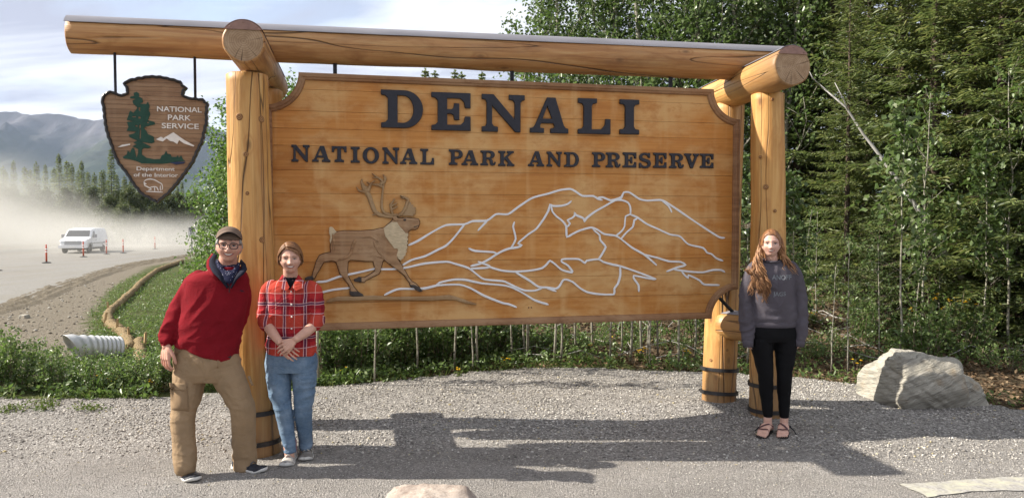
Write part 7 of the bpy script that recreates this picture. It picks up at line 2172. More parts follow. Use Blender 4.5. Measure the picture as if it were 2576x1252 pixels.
# spruces of the wood on the right: (px, distance, height scale, prototype)
WOOD = [(1905, 16.8, 1.12, 2), (2005, 15.6, 1.25, 0), (2085, 14.9, 1.10, 2), (2180, 14.0, 0.98, 1), (2262, 13.2, 1.08, 3), (2345, 12.0, 1.12, 1), (2432, 11.9, 1.08, 3), (2512, 10.9, 1.02, 0), (2600, 10.6, 1.02, 1), (2680, 9.9, 0.95, 3), (2780, 9.6, 1.0, 0),
        (1955, 19.0, 1.2, 1), (2400, 15.5, 1.2, 0), (2550, 14.2, 1.2, 2), (2700, 13.0, 1.1, 1), (2140, 18.0, 1.25, 3), (2320, 17.0, 1.3, 2), (2480, 17.5, 1.3, 1), (2650, 16.5, 1.25, 0), (2900, 11.0, 1.05, 2), (2020, 20.5, 1.2, 0), (2230, 15.6, 1.15, 2), (2130, 12.9, 0.62, 0), (2050, 16.8, 1.1, 1), (1850, 19.5, 1.0, 2), (1780, 21.5, 1.0, 3), (3000, 13.0, 1.1, 3)]
for i, (px, Y, s_, k) in enumerate(WOOD):
    x, y, z = at_px(px, Y)
    lab = 'dark spruce standing in the dense wood at the right of the sign'
    if i == 5: lab = 'tall spruce with pale bare trunk showing between its boughs, behind the large boulder'
    elif i == 7: lab = 'spruce at the front of the wood near the right edge of the photo'
    elif i == 0: lab = 'spruce directly behind the right hand log post of the sign'
    elif i == 1: lab = 'tall dark spruce just right of the upper right cross log'
    plant('spruce_tree', SPR[k], (BARK_S, L_SPR), TC, x, y, z - 0.05, s_, label=lab, cat='spruce', group='spruces of the wood on the right')
for px, Y, s_ in ((2212, 11.0, 0.92), (2560, 10.6, 0.8), (1985, 11.6, 0.7), (2440, 11.3, 0.6)):
    x, y, z = at_px(px, Y)
    plant('young_spruce', YSPR[0], (BARK_S, L_YSPR), TC, x, y, z - 0.03, s_, label={2212: 'young light green spruce between saplings left of the boulder', 2560: 'young spruce at the right edge behind the boulder', 1985: 'young spruce in the shade beside the right post', 2440: 'small young spruce behind the boulder'}[px], cat='spruce', group='young spruces at the edge of the wood')
# poplars behind the board
for i, (px, Y, s_, k) in enumerate([(1352, 17.6, 1.08, 2), (1425, 17.0, 1.18, 0), (1520, 16.8, 1.2, 1), (1605, 16.2, 1.2, 3), (1690, 15.8, 1.2, 0), (1775, 15.4, 1.2, 1), (1845, 15.2, 1.2, 3), (1470, 19.8, 1.2, 3), (1560, 19.6, 1.25, 0), (1660, 19.2, 1.25, 1), (1750, 18.6, 1.25, 2), (1905, 17.6, 1.2, 1), (1962, 15.0, 1.12, 0)]):
    x, y, z = at_px(px, Y)
    lab = 'green poplar with a pale slender trunk rising behind the top beam'
    if i == 0: lab = 'poplar with open airy branches against the sky, leftmost of those above the beam'
    elif i == 12: lab = 'poplar standing between the right post and the dark spruces'
    plant('poplar_tree', POP[k], (BARK_P, L_POP), TC, x, y, z - 0.05, s_, label=lab, cat='poplar', group='poplars behind the sign')
# a few spruce tips seen between beam and board
for px, Y, top in ((1072, 26, 172), (1096, 27, 178), (1146, 27.5, 176), (1162, 26, 182), (1214, 29, 180)):
    x, y, z = at_px(px, Y); H = on_y(px, top, Y).z - z
    plant('spruce_tree', SPR_FAR[1], (BARK_S, L_SPR), TC, x, y, z, H / 10.0, label='distant spruce with its tip showing between the top beam and the board', cat='spruce', group='spruce tips above the board')
# saplings whose pale stems show under the board and beside the boulder
t_ = lambda x, y: ((1200 + x / 1.5153) / 1.56522, (1200 + y / 1.5153) / 1.56522)
STEMS = [(85, 495), (255, 330), (418, 478), (668, 425), (890, 400), (1003, 405), (1033, 392), (1240, 340), (1313, 330), (1330, 335), (1488, 352), (1530, 350), (1618, 300), (1718, 300), (1822, 345), (1893, 310), (1942, 350), (2010, 310), (2040, 330), (2062, 372), (2108, 300), (2232, 375), (2330, 300)]
for i, (a, b) in enumerate(STEMS):
    px, py = t_(a, b); p = on_ground(px, py)
    k = (i * 7) % 3 if i < 8 else (1, 3, 1, 0)[i % 4]
    plant('sapling', SAP[k], (BARK_P, L_SHR), TC, p.x, p.y, p.z - 0.02, random.uniform(0.85, 1.25), label='slender pale stemmed sapling at the gravel edge below the board', cat='sapling', group='saplings under the board')
t_ = lambda x, y: ((3000 + x * 0.639) / 1.56522, (900 + y * 0.639) / 1.56522)
for (a, b), s_, k, lab in (((425, 900), 0.55, 'b', 'forked nearly bare sapling standing left of the boulder, by the gravel'), ((530, 892), 0.62, 0, 'straight pale sapling left of the boulder, with leaves from the middle up'), ((722, 800), 0.72, 2, 'leaning sapling just behind the left end of the boulder'), ((935, 752), 0.80, 2, 'crooked sapling behind the boulder, with large bright leaves'),
                           ((980, 735), 1.0, 3, 'tallest pale trunked sapling behind the boulder, crowned with big bright leaves'), ((1092, 655), 0.55, 0, 'thin sapling among yellow flowers behind the boulder'), ((1518, 782), 1.1, 3, 'straight pale sapling right of the boulder near the photo edge'), ((230, 640), 0.62, 1, 'thin sapling in shade beside the girl'), ((330, 560), 0.65, 0, 'leafy sapling deep in the shade beside the girl'), ((1240, 560), 0.6, 'b', 'bare thin sapling in front of the spruces behind the boulder')):
    px, py = t_(a, b); p = on_ground(px, py)
    if k == 'b': plant('sapling', BARE[0], (BARK_P, L_SHR), TC, p.x, p.y, p.z - 0.02, s_, label=lab, cat='sapling', group='saplings round the boulder')
    else: plant('sapling', SAP[k], (BARK_P, L_SHR), TC, p.x, p.y, p.z - 0.02, s_, label=lab, cat='sapling', group='saplings round the boulder')
# the big leafed shoots in front of the spruces
BIG = broadleaf(3.2, 18, 620, 0.105, 0.22, 0.9, 0.28, 0.012, 81, 0.06, 3)
for px, py, s_, lab in ((2262, 905, 1.0, 'tall shoot with large pale glossy leaves in front of the spruces'), (2475, 890, 0.88, 'leafy poplar shoot near the right edge, in front of the spruces'), (1992, 930, 0.72, 'poplar shoot with pale leaves beside the right post'), (1878, 930, 0.78, 'leafy shoot between the board and the right post')):
    p = on_ground(px, py)
    plant('poplar_shoot', BIG, (BARK_P, L_POP), TC, p.x, p.y, p.z, s_, label=lab, cat='sapling')
# leaning dead trunk
m = MB()
dp = [on_y(*q) for q in ((2060, 212, 11.7), (2128, 270, 11.65), (2172, 338, 11.6), (2205, 380, 11.55), (2246, 436, 11.5), (2292, 500, 11.4), (2420, 700, 11.2))]
m.tube(dp, [0.010, 0.015, 0.020, 0.025, 0.030, 0.034, 0.04], 8)
m.tube([on_y(2136, 285, 11.65), on_y(2122, 250, 11.6), on_y(2100, 208, 11.55)], [0.012, 0.009, 0.005], 6)
m.tube([on_y(2064, 217, 11.7), on_y(2044, 196, 11.6), on_y(2036, 180, 11.6)], [0.012, 0.009, 0.005], 5)
tag(m.build('fallen_trunk', BARK_D, None, True), 'bleached dead birch trunk leaning against the dark spruces', 'dead tree')

# shrubs
def put_shrubs(lst, label, group, mat=L_SHR, Y=None):
    for i, (px, py, s_, k) in enumerate(lst):
        p = on_ground(px, py)
        plant('shrub', SHB[k], (TWIG, mat), ('stem', 'foliage'), p.x, p.y, p.z - 0.02, s_, label=label if isinstance(label, str) else label[i], cat='shrub', group=group)
put_shrubs([(28, 985, 0.72, 2), (95, 978, 0.62, 1), (160, 985, 0.66, 0), (205, 962, 0.55, 0), (235, 990, 0.62, 1), (285, 985, 0.62, 3), (330, 985, 0.66, 1), (385, 985, 0.62, 0), (420, 978, 0.58, 2), (-40, 985, 0.9, 0), (130, 958, 0.5, 2), (300, 962, 0.5, 0), (360, 962, 0.55, 1), (470, 975, 0.62, 0), (535, 965, 0.62, 1), (50, 955, 0.62, 0)], 'bright green leafy shrub in the row between the gravel lot and the white culvert', 'shrubs along the left gravel edge')
put_shrubs([(812, 955, 1.0, 2), (850, 940, 1.1, 0), (905, 940, 1.1, 1), (955, 930, 1.1, 0), (1005, 930, 1.05, 2), (1055, 922, 1.1, 1), (1110, 915, 1.05, 0), (1165, 908, 1.05, 1), (1225, 900, 1.0, 0), (1285, 893, 0.9, 3), (870, 905, 1.3, 0), (930, 900, 1.3, 2), (990, 897, 1.3, 0), (1060, 893, 1.25, 1), (1130, 888, 1.2, 2), (1200, 882, 1.1, 0), (1270, 872, 1.0, 1), (1350, 870, 0.8, 3), (770, 950, 1.0, 1), (1420, 880, 0.7, 3), (1500, 872, 0.7, 3)], 'dense leafy shrub in the thicket under the left half of the board', 'thicket under the board')
put_shrubs([(2330, 905, 1.1, 1), (2400, 890, 1.15, 0), (2450, 905, 0.95, 3), (2290, 890, 0.8, 3)], 'low green shrub dotted with yellow flowers behind the boulder', 'flowering shrubs behind the boulder', L_SHR)
put_shrubs([(2090, 880, 0.7, 3), (2030, 900, 0.6, 3), (1960, 880, 0.8, 1), (1700, 880, 0.6, 3), (2170, 870, 0.8, 2), (2540, 930, 0.8, 3), (1620, 865, 0.8, 3), (1580, 880, 0.5, 3), (1745, 860, 0.9, 2)], 'small shady shrub on the leaf covered floor of the wood', 'small shrubs of the wood floor')
# alders left of the near post
for px, py, Y, s_, k in ((566, 665, 17.5, 1.12, 0), (532, 668, 18.5, 0.80, 1), (600, 668, 17.0, 1.2, 0), (512, 664, 20.0, 0.42, 1), (655, 670, 17.5, 1.3, 1), (720, 680, 16.5, 1.2, 0), (800, 690, 15.0, 1.15, 1), (455, 668, 23.0, 0.26, 1)):
    x, y, z = at_px(px, Y)
    plant('alder_bush', ALD[k], (TWIG, L_BUSH), TC, x, y, z - 0.03, s_, label='bright green bushy alder behind the near post, leaves down to the ground', cat='bush', group='alders behind the near post')

# far trees beyond the road, half lost in dust
def far_px(px, top, Y, proto, mats, base_h, name, lab, cat, grp):
    x, y, z = at_px(px, Y); H = on_y(px, top, Y).z - z
    plant(name, proto, mats, TC, x, y, z - 0.1, H / base_h, label=lab, cat=cat, group=grp, sz=None)
FS = [(12, 415, 104, 0), (38, 402, 100, 1), (66, 418, 106, 2), (95, 405, 98, 0), (118, 412, 104, 1), (152, 384, 95, 1), (172, 402, 99, 2), (184, 408, 97, 0), (209, 402, 92, 1), (224, 430, 96, 2), (240, 432, 93, 0), (258, 428, 91, 2), (264, 425, 96, 1), (283, 372, 86, 1), (296, 436, 90, 2), (316, 440, 92, 0), (330, 452, 93, 1), (352, 450, 96, 0), (372, 456, 99, 2), (400, 452, 104, 1), (425, 470, 100, 0), (449, 466, 92, 1), (460, 455, 95, 1), (474, 480, 100, 2), (-20, 400, 100, 1), (-60, 390, 98, 0), (-110, 395, 100, 2), (494, 468, 105, 0), (80, 425, 112, 1), (140, 420, 110, 2), (200, 425, 112, 0), (340, 460, 112, 2), (20, 430, 115, 1), (274, 450, 97, 1), (389, 466, 96, 2)]
for i, (px, top, Y, k) in enumerate(FS):
    far_px(px, top, Y, SPR_FAR[k], (BARK_S, L_SPR), (9.0, 10.0, 8.0)[k], 'spruce_tree', 'tallest dark spruce beyond the road, just left of the arrowhead tip' if i == 13 else 'dark pointed spruce beyond the dusty road', 'spruce', 'spruces beyond the road')
L_FAR = leaf_mat('far_leaf', [(0.0, (0.045, 0.062, 0.024)), (0.6, (0.085, 0.105, 0.042)), (1.0, (0.15, 0.165, 0.08))], 0.6, 0.3, 0.2)
for i, (px, top, Y, k) in enumerate([(5, 470, 96, 0), (45, 480, 93, 1), (85, 470, 96, 0), (125, 485, 92, 1), (165, 480, 90, 0), (200, 490, 90, 1), (235, 478, 88, 0), (270, 500, 84, 1), (300, 490, 86, 0), (325, 480, 84, 1), (350, 492, 85, 0), (375, 478, 88, 1), (400, 490, 86, 0), (425, 495, 88, 1), (450, 490, 90, 0), (475, 500, 92, 1), (500, 490, 96, 0), (-40, 470, 92, 1), (-90, 465, 94, 0), (310, 520, 80, 1), (345, 530, 80, 0), (385, 525, 83, 1), (420, 535, 84, 0)]):
    far_px(px, top, Y, FARB[k], (BARK_P, L_FAR), (6.5, 5.0)[k], 'birch_tree', 'pale green birch at the foot of the spruces beyond the road', 'birch', 'birches beyond the road')

# yellow flowers
def flower_mesh(n, h, seed):
    R = random.Random(seed); m = MB(); P, D = [], []
    for k in range(n):
        e = Vector((R.uniform(-.06, .06), R.uniform(-.06, .06), h * R.uniform(0.8, 1.1)))
        m.tube([(e.x * 0.3, e.y * 0.3, 0), e * 0.6 + Vector((0, 0, 0.02)), e], [0.002, 0.0018, 0.0012], 4, caps=False)
        for q in range(9):
            a = 2 * pi * q / 9; P.append(tuple(e)); D.append((cos(a), sin(a) - 0.35, 0.35))
    V, F = leaves(P, D, np.full(len(P), 0.022), np.full(len(P), 0.007), 0.02)
    n2 = 60
    B = np.array([(R.uniform(-.05, .05), R.uniform(-.05, .05), R.uniform(0.0, h * 0.6)) for _ in range(n2)])
    V2, F2 = leaves(B, rdir(n2, 0.3), np.full(n2, 0.045), np.full(n2, 0.011))
    return m.mesh('stem'), tri_mesh('blossom', [(V, F)]), tri_mesh('leafage', [(V2, F2)])
FLW = [flower_mesh(4, 0.22, 1), flower_mesh(3, 0.28, 2), flower_mesh(5, 0.20, 3)]
fl_at = [(48, 975), (104, 975), (112, 972), (246, 992), (266, 993), (282, 990), (388, 993), (870, 966), (1153, 953), (1490, 893), (1543, 893), (1604, 908), (1614, 910), (1625, 916), (1725, 914), (1731, 917), (1404, 868), (1270, 934), (2286, 896), (1812, 930)]
t_ = lambda x, y: ((3000 + x * 0.639) / 1.56522, (900 + y * 0.639) / 1.56522)
fl_at += [t_(a, b + 22) for a, b in ((1070, 640), (1100, 735), (1185, 715), (1255, 705), (1310, 738), (1225, 750), (1270, 648), (1040, 690), (590, 935), (320, 562), (1160, 690))]
for i, (px, py) in enumerate(fl_at):
    p = on_ground(px, py)
    grp = 'yellow flowers at the left gravel edge' if px < 500 else ('yellow flowers under the board' if px < 2000 else 'yellow flowers round the boulder')
    lab = {'yellow flowers at the left gravel edge': 'small clump of yellow daisies at the foot of the left shrubs', 'yellow flowers under the board': 'small clump of yellow daisies on the gravel edge below the board', 'yellow flowers round the boulder': 'small clump of yellow flowers in the green behind the boulder'}[grp]
    zup = 0.45 if px > 2280 and py < 905 else 0.0
    plant('yellow_flower', FLW[i % 3], (TWIG, YELLOW, L_GRASS), ('stem', 'blossom', 'leafage'), p.x, p.y, p.z + zup, random.uniform(0.65, 0.95), label=lab, cat='flower', group=grp)

# ground cover: grass and weeds of the bank and the lot's edge, leaf litter under the trees
def blades(pts, hmin, hmax, w):
    n = len(pts); P = np.array(pts)
    h = rng.uniform(hmin, hmax, n); D = rdir(n, 1.1)
    S_ = np.cross(D, rng.normal(size=(n, 3))); S_ /= np.linalg.norm(S_, axis=1)[:, None]
    tip = P + D * h[:, None]; tip[:, 2] -= h * 0.1
    V = np.stack([P - S_ * w, P + S_ * w, tip], 1).reshape(-1, 3)
    return V, np.arange(n * 3).reshape(-1, 3)
G1, W1, Wl = [], [], []
tries = 0
while len(G1) < 52000 and tries < 600000:
    tries += 1
    y = 9.0 + 30 * random.random() ** 1.7; x = random.uniform(-0.62, 0.02) * y
    if not inside(BANK, x, y): continue
    if lowness(x, y) < 0.02 and y > 10 and x > -2: continue
    if fbm(x * 0.9, y * 0.9, 2) < -0.28: continue
    q = (x + random.gauss(0, .05), y + random.gauss(0, .05), terrain_z(x, y) - 0.01)
    if random.random() < 0.45: W1.append(q)
    else: G1.append(q)
tries = 0
while tries < 15000:                                                  # rough edge of the lot
    tries += 1
    i = random.randrange(2, len(LOT) - 3)
    a, b = LOT[i], LOT[i + 1]; f = random.random()
    x = a[0] + (b[0] - a[0]) * f + random.gauss(0, .10); y = a[1] + (b[1] - a[1]) * f + abs(random.gauss(0.02, 0.42)) - 0.04
    if fbm(x * 1.6, y * 1.6, 6) < (-0.30 if x < 0.5 else -0.02): continue
    q = (x, y, terrain_z(x, y) + 0.01)
    if x > -1.0 and random.random() < 0.5: continue
    if x > 3.0 and random.random() < 0.75: continue
    (W1 if random.random() < 0.5 else G1).append(q)
V, F = blades(G1, 0.06, 0.22, 0.0055)
tag(link('grass', np_mesh('grass', V, F), None, L_GRASS), kind='stuff')
W1 = np.array(W1); n = len(W1); W1[:, 2] += rng.uniform(0.01, 0.14, n)
V, F = leaves(W1, rdir(n, 0.2), rng.uniform(0.04, 0.085, n), rng.uniform(0.012, 0.024, n))
tag(link('weeds', np_mesh('weeds', V, F), None, L_SHR), kind='stuff')
Q = []
while len(Q) < 19000:
    y = 6.6 + 12 * random.random() ** 1.3; x = random.uniform(-0.22, 0.78) * y
    if lowness(x, y) > 0.25 or inside(LOT, x, y - 0.02): continue
    Q.append((x, y, terrain_z(x, y) + 0.012 + 0.02 * random.random()))
Q = np.array(Q); n = len(Q)
V, F = leaves(Q, rdir(n, 0.1, 0.25), rng.uniform(0.035, 0.075, n), rng.uniform(0.012, 0.024, n), 0.15)
tag(link('leaf_litter', np_mesh('leaf_litter', V, F), None, L_DEAD), kind='stuff')
# low understorey of the wood floor
Q = []
while len(Q) < 15000:
    y = 9.3 + 7.5 * random.random(); x = random.uniform(-0.24, 0.72) * y
    if lowness(x, y) > 0.3 or inside(LOT, x, y - 0.25): continue
    if fbm(x * 0.9, y * 0.9, 14) < -0.02 + 0.10 * (x > 1): continue
    Q.append((x, y, terrain_z(x, y) + 0.03 + 0.35 * random.random() ** 2))
Q = np.array(Q); n = len(Q)
V, F = leaves(Q, rdir(n, 0.2), rng.uniform(0.035, 0.075, n), rng.uniform(0.011, 0.022, n))
tag(link('undergrowth', np_mesh('undergrowth', V, F), None, L_SHR), kind='stuff')
# dead twigs lying on the wood floor
m = MB()
for k in range(260):
    y = 9.6 + 6 * random.random(); x = random.uniform(-0.1, 0.72) * y
    if inside(LOT, x, y - 0.1) or lowness(x, y) > 0.2: continue
    a = random.uniform(0, 6.28); l = random.uniform(0.2, 0.9); z = terrain_z(x, y)
    m.tube([(x, y, z + 0.02), (x + cos(a) * l * .5, y + sin(a) * l * .5, z + 0.05 + random.uniform(0, .15)), (x + cos(a) * l, y + sin(a) * l, terrain_z(x + cos(a) * l, y + sin(a) * l) + random.uniform(0.02, 0.25))], [0.007, 0.005, 0.002], 4)
tag(m.build('dead_twigs', BARK_D), kind='stuff')
# weeds sprouting in the gravel by the left
Q = []
for cx_, cy_ in ((35, 1030), (112, 1030), (120, 1020), (222, 1028), (232, 1032), (100, 1012), (20, 1035)):
    p = on_z(cx_, cy_, 0.0)
    for k in range(70): Q.append((p.x + random.gauss(0, .07), p.y + random.gauss(0, .05), random.uniform(0.0, 0.035)))
Q = np.array(Q); n = len(Q)
V, F = leaves(Q, rdir(n, 0.4), rng.uniform(0.02, 0.05, n), rng.uniform(0.005, 0.010, n))
tag(link('gravel_weeds', np_mesh('gravel_weeds', V, F), None, L_GRASS), kind='stuff')

# ------------------------------------------------------------------ stones, culvert, straw rolls
t = NT('schist_boulder')
vec = t.mapping(rot=(0.0, 0.42, 0.1))
lay = t.noise(t.mapping((2.6, 2.6, 17), src=vec), 1.0, 8, 0.68, 1.8)
lay2 = t.noise(t.mapping((3, 3, 42), src=vec), 1.0, 5, 0.6, 0.8)
blot = t.noise(t.mapping(), 3.4, 6, 0.6); fine = t.noise(t.mapping(), 60, 4)
c = t.ramp(lay, [(0.30, (0.18, 0.165, 0.135)), (0.45, (0.35, 0.325, 0.27)), (0.58, (0.45, 0.42, 0.355)), (0.74, (0.57, 0.535, 0.46))])
c = t.mix(t.ramp(lay2, [(0.33, (0.8, 0.8, 0.8)), (0.42, (0, 0, 0))]), c, (0.11, 0.11, 0.098))
c = t.mix(t.ramp(blot, [(0.56, (0, 0, 0)), (0.72, (0.7, 0.7, 0.7))]), c, (0.36, 0.235, 0.11))
c = t.mix(t.math('MULTIPLY', fine, 0.3), c, (0.42, 0.41, 0.37))
SCHIST = t.fin(c, 0.9, t.math('ADD', t.math('MULTIPLY', lay, 1.2), t.math('MULTIPLY', lay2, 0.8)), 1.0, 0.045, spec=0.15)
t = NT('pink_granite')
n1 = t.noise(t.mapping(), 6, 6, 0.65); n2 = t.voro(t.mapping(), 90, out=1)
GRAN = t.fin(t.mix(0.3, t.ramp(n1, [(0.30, (0.19, 0.14, 0.11)), (0.52, (0.34, 0.285, 0.24)), (0.75, (0.45, 0.41, 0.36))]), t.ramp(n2, [(0, (0.2, 0.16, 0.14)), (1, (0.6, 0.54, 0.48))])), 0.85, n1, 0.6, 0.02, spec=0.2)
def rock(name, centre, planes, scale, mat, label, strat=0.012, rough_=0.03, seed=0, tilt=0.42, nu=110, nv=70):
    """angular block: radius limited by cut planes, edges worn, thin beds stepping out"""
    vs, fs = [], []
    PL = [(Vector(n).normalized(), d) for n, d in planes]
    for j in range(nv + 1):
        th = pi * j / nv
        for i in range(nu):
            ph = 2 * pi * i / nu
            d = Vector((sin(th) * cos(ph), sin(th) * sin(ph), cos(th)))
            acc = sum((max(0.02, d.dot(n)) / dd) ** 30 for n, dd in PL)
            r = acc ** (-1 / 30)
            r = min(r, 1.6)
            p = Vector((d.x * r * scale[0], d.y * r * scale[1], d.z * r * scale[2]))
            h_ = p.z * cos(tilt) + p.x * sin(tilt) * 1.0
            st = MN.noise(Vector((h_ * 26 + seed, p.x * 1.2, p.y * 1.2))) * strat + MN.noise(Vector((h_ * 60 + seed, p.x * 2, p.y * 2))) * strat * 0.5
            q = d * (st + rough_ * MN.fractal(p * 3.0 + Vector((seed, 0, 0)), 0.9, 2.1, 5))
            vs.append(p + q)
    for j in range(nv):
        for i in range(nu):
            k = (i + 1) % nu; fs.append((j * nu + i, (j + 1) * nu + i, (j + 1) * nu + k, j * nu + k))
    VV = np.array([tuple(v) for v in vs])
    lo, hi = VV.min(0), VV.max(0)
    for ax_, (a_, b_) in enumerate(((-scale[0], scale[0]), (-scale[1], scale[1]), (-scale[2], scale[2]))): VV[:, ax_] = a_ + (VV[:, ax_] - lo[ax_]) / (hi[ax_] - lo[ax_]) * (b_ - a_)
    me = np_mesh(name, VV, np.array(fs), False)
    me.polygons.foreach_set('use_smooth', np.ones(len(fs), bool))
    o = link(name, me, None, mat); o.location = centre
    return tag(o, label, 'boulder')
bld = rock('boulder', (3.90, 7.42, 0.14), [((-1, -0.3, 0.30), 0.80), ((-0.75, -0.75, 0.35), 0.86), ((0.25, -1, 0.62), 0.66), ((0.12, 0.0, 1), 0.68), ((-0.75, 0.1, 1), 0.90), ((0.75, -0.3, 1), 0.92), ((1, -0.2, 0.10), 0.95), ((0.2, 1, 0.2), 0.9), ((0, 0, -1), 0.8), ((0.35, -0.9, -0.55), 0.66), ((-0.6, -0.5, -0.7), 0.90)], (0.50, 0.385, 0.345), SCHIST, 'large pale grey layered boulder on the gravel right of the girl', 0.016, 0.022, 2)
bld.rotation_euler = (0, 0, radians(-14))
rock('boulder', (4.36, 7.52, 0.11), [((-1, 0, 0.3), 0.9), ((0, -1, 0.3), 0.9), ((0.3, -0.3, 1), 0.9), ((1, -0.2, 0.3), 0.85), ((0.2, 1, 0.2), 0.9), ((0, 0, -1), 0.9)], (0.25, 0.32, 0.225), SCHIST, 'smaller grey rock tucked against the right end of the large boulder', 0.014, 0.03, 9)
rock('boulder', (-0.49, 4.42, 0.0), [((-0.7, -0.2, 1), 0.95), ((0.5, -0.3, 1), 1.0), ((0, 0, 1), 0.92), ((1, 0, 0.3), 1.0), ((-1, 0, 0.3), 0.95), ((0, 1, 0.4), 0.9), ((0, -1, 0.4), 0.9), ((0, 0, -1), 1)], (0.375, 0.34, 0.185), GRAN, 'pinkish rounded rock half cut off at the bottom edge of the photo', 0.002, 0.03, 14)
rock('boulder', (-0.47 + 0.55, 5.25, 0.0) if False else tuple(on_ground(60, 800)), [((0, 0, 1), 0.9), ((1, 0, 0.2), 0.9), ((-1, 0, 0.2), 0.9), ((0, -1, 0.2), 0.9), ((0, 1, 0), 1), ((0, 0, -1), 1)], (0.14, 0.12, 0.10), SCHIST, 'small grey stone lying on the bare dirt bank left of the culvert', 0.003, 0.02, 20, nu=30, nv=20)
def flush_stone(px, py, r, sx, label):
    p = on_z(px, py, 0.0)
    return rock('flat_stone', (p.x, p.y, -0.012), [((0, 0, 1), 0.8), ((1, 0, 0.3), 1), ((-1, 0, 0.3), 1), ((0, 1, 0.3), 1), ((0, -1, 0.3), 1), ((0, 0, -1), 1)], (r * sx, r, 0.035), SCHIST, label, 0.001, 0.006, 30, nu=40, nv=20)

GALV = simple('galvanised_culvert', (0.50, 0.505, 0.50), 0.45, 0.15, 9, 0.25, 0.1)
a, b = on_y(299, 877, 15.0), on_y(205, 874, 14.45)
ax = (b - a); Lc = ax.length; ax.normalize()
sd = ax.cross(Vector((0, 0, 1))).normalized(); upv = sd.cross(ax)
m = MB(); R = []; rr = 0.235; nz_ = 150; na = 36
def culv(rad, z, k):
    an = 2 * pi * k / na
    mit = 0.42 * (1 - sin(an)) * 0.5 if False else 0.0
    return a + ax * z + sd * cos(an) * rad + upv * sin(an) * rad
for i in range(nz_ + 1):
    f = i / nz_
    R.append([culv(rr * (1 + 0.040 * sin(2 * pi * (f * Lc / 0.080))), f * Lc + (0.34 * (f ** 6) * (sin(2 * pi * k / na) * 0.5 + 0.5) if f > 0.5 else 0), k) for k in range(na)])
for i in range(nz_, -1, -3):
    f = i / nz_
    R.append([culv(rr * 0.96 * (1 + 0.040 * sin(2 * pi * (f * Lc / 0.080))), f * Lc + (0.34 * (f ** 6) * (sin(2 * pi * k / na) * 0.5 + 0.5) if f > 0.5 else 0), k) for k in range(na)])
m.rings(R, caps=False)
tag(m.build('culvert_pipe', GALV, None, True), 'short white corrugated metal culvert pipe lying behind the left shrubs', 'pipe')

t = NT('straw_netting')
n1 = t.noise(t.mapping((30, 30, 30)), 1.0, 5, 0.7); n2 = t.voro(t.mapping(), 40)
STRAW = t.fin(t.ramp(n1, [(0.28, (0.10, 0.068, 0.035)), (0.52, (0.265, 0.195, 0.108)), (0.75, (0.43, 0.345, 0.215))]), 0.95, t.math('ADD', n1, n2), 0.9, 0.03, spec=0.1)
def wattle(px_list, r, label):
    pts = []
    for px, py in px_list:
        p = on_ground(px, py); p.z += r * 0.6; pts.append(p)
    fine = []
    for i in range(len(pts) - 1):
        p0, p1, p2, p3 = (pts[max(0, min(len(pts) - 1, k))] for k in (i - 1, i, i + 1, i + 2))
        k = max(2, int((p2 - p1).length / 0.06))
        for j in range(k):
            f = j / k; fine.append(0.5 * ((2 * p1) + (p2 - p0) * f + (2 * p0 - 5 * p1 + 4 * p2 - p3) * f * f + (3 * p1 - p0 - 3 * p2 + p3) * f ** 3))
    fine.append(pts[-1])
    n = len(fine)
    rad = [r * 0.88 * (0.93 + 0.06 * sin(i * 1.3) + 0.22 * MN.noise(Vector((i * 0.16, 3, 1)))) * min(1, 0.55 + 0.2 * min(i, n - 1 - i)) for i in range(n)]
    m = MB(); m.tube(fine, rad, 14)
    v2 = []
    for v in m.v:
        q = Vector(v); k = 0.030 * MN.noise(q * 7) + 0.016 * MN.noise(q * 22); v2.append((q.x + k, q.y + k, q.z + k))
    m.v = v2
    return tag(m.build('straw_roll', STRAW, None, True), label, 'straw roll')
wattle([(357, 925), (354, 905), (351, 885), (348, 866)], 0.135, 'short end of a straw roll pointing at the viewer beside the culvert mouth')
wattle([(330, 882), (318, 858), (302, 838), (282, 826), (272, 812), (271, 800), (279, 788), (288, 780), (300, 770), (316, 754), (331, 741), (347, 725)], 0.135, 'straw erosion roll winding up the bank from the culvert')
wattle([(341, 731), (352, 718), (368, 705), (383, 693), (396, 684), (417, 675), (440, 667), (458, 660)], 0.14, 'far straw roll running along the top of the grassy bank to the road')
STAKE = simple('stake_wood', (0.42, 0.28, 0.14), 0.8, 0.2, 20)
for px, py, lab in ((262, 815, 'short wooden stake holding the bend of the straw roll'), (327, 856, 'short wooden stake between the straw rolls by the culvert mouth'), (364, 872, 'short wooden stake right of the short straw roll'), (273, 784, 'short wooden stake at the upper bend of the straw roll'), (294, 833, 'short wooden stake on the uphill side of the straw roll')):
    p = on_ground(px, py + 6)
    m = MB(); m.box((0, 0, 0.14), (0.022, 0.022, 0.20), rz=random.random()); m.box((0, 0, 0.35), (0.022, 0.022, 0.012), rz=0.2, taper=0.7)
    o = m.build('stake', STAKE); o.location = p; o.rotation_euler = (random.uniform(-.15, .15), random.uniform(-.15, .15), 0)
    tag(o, lab, 'stake', 'stakes along the straw rolls')

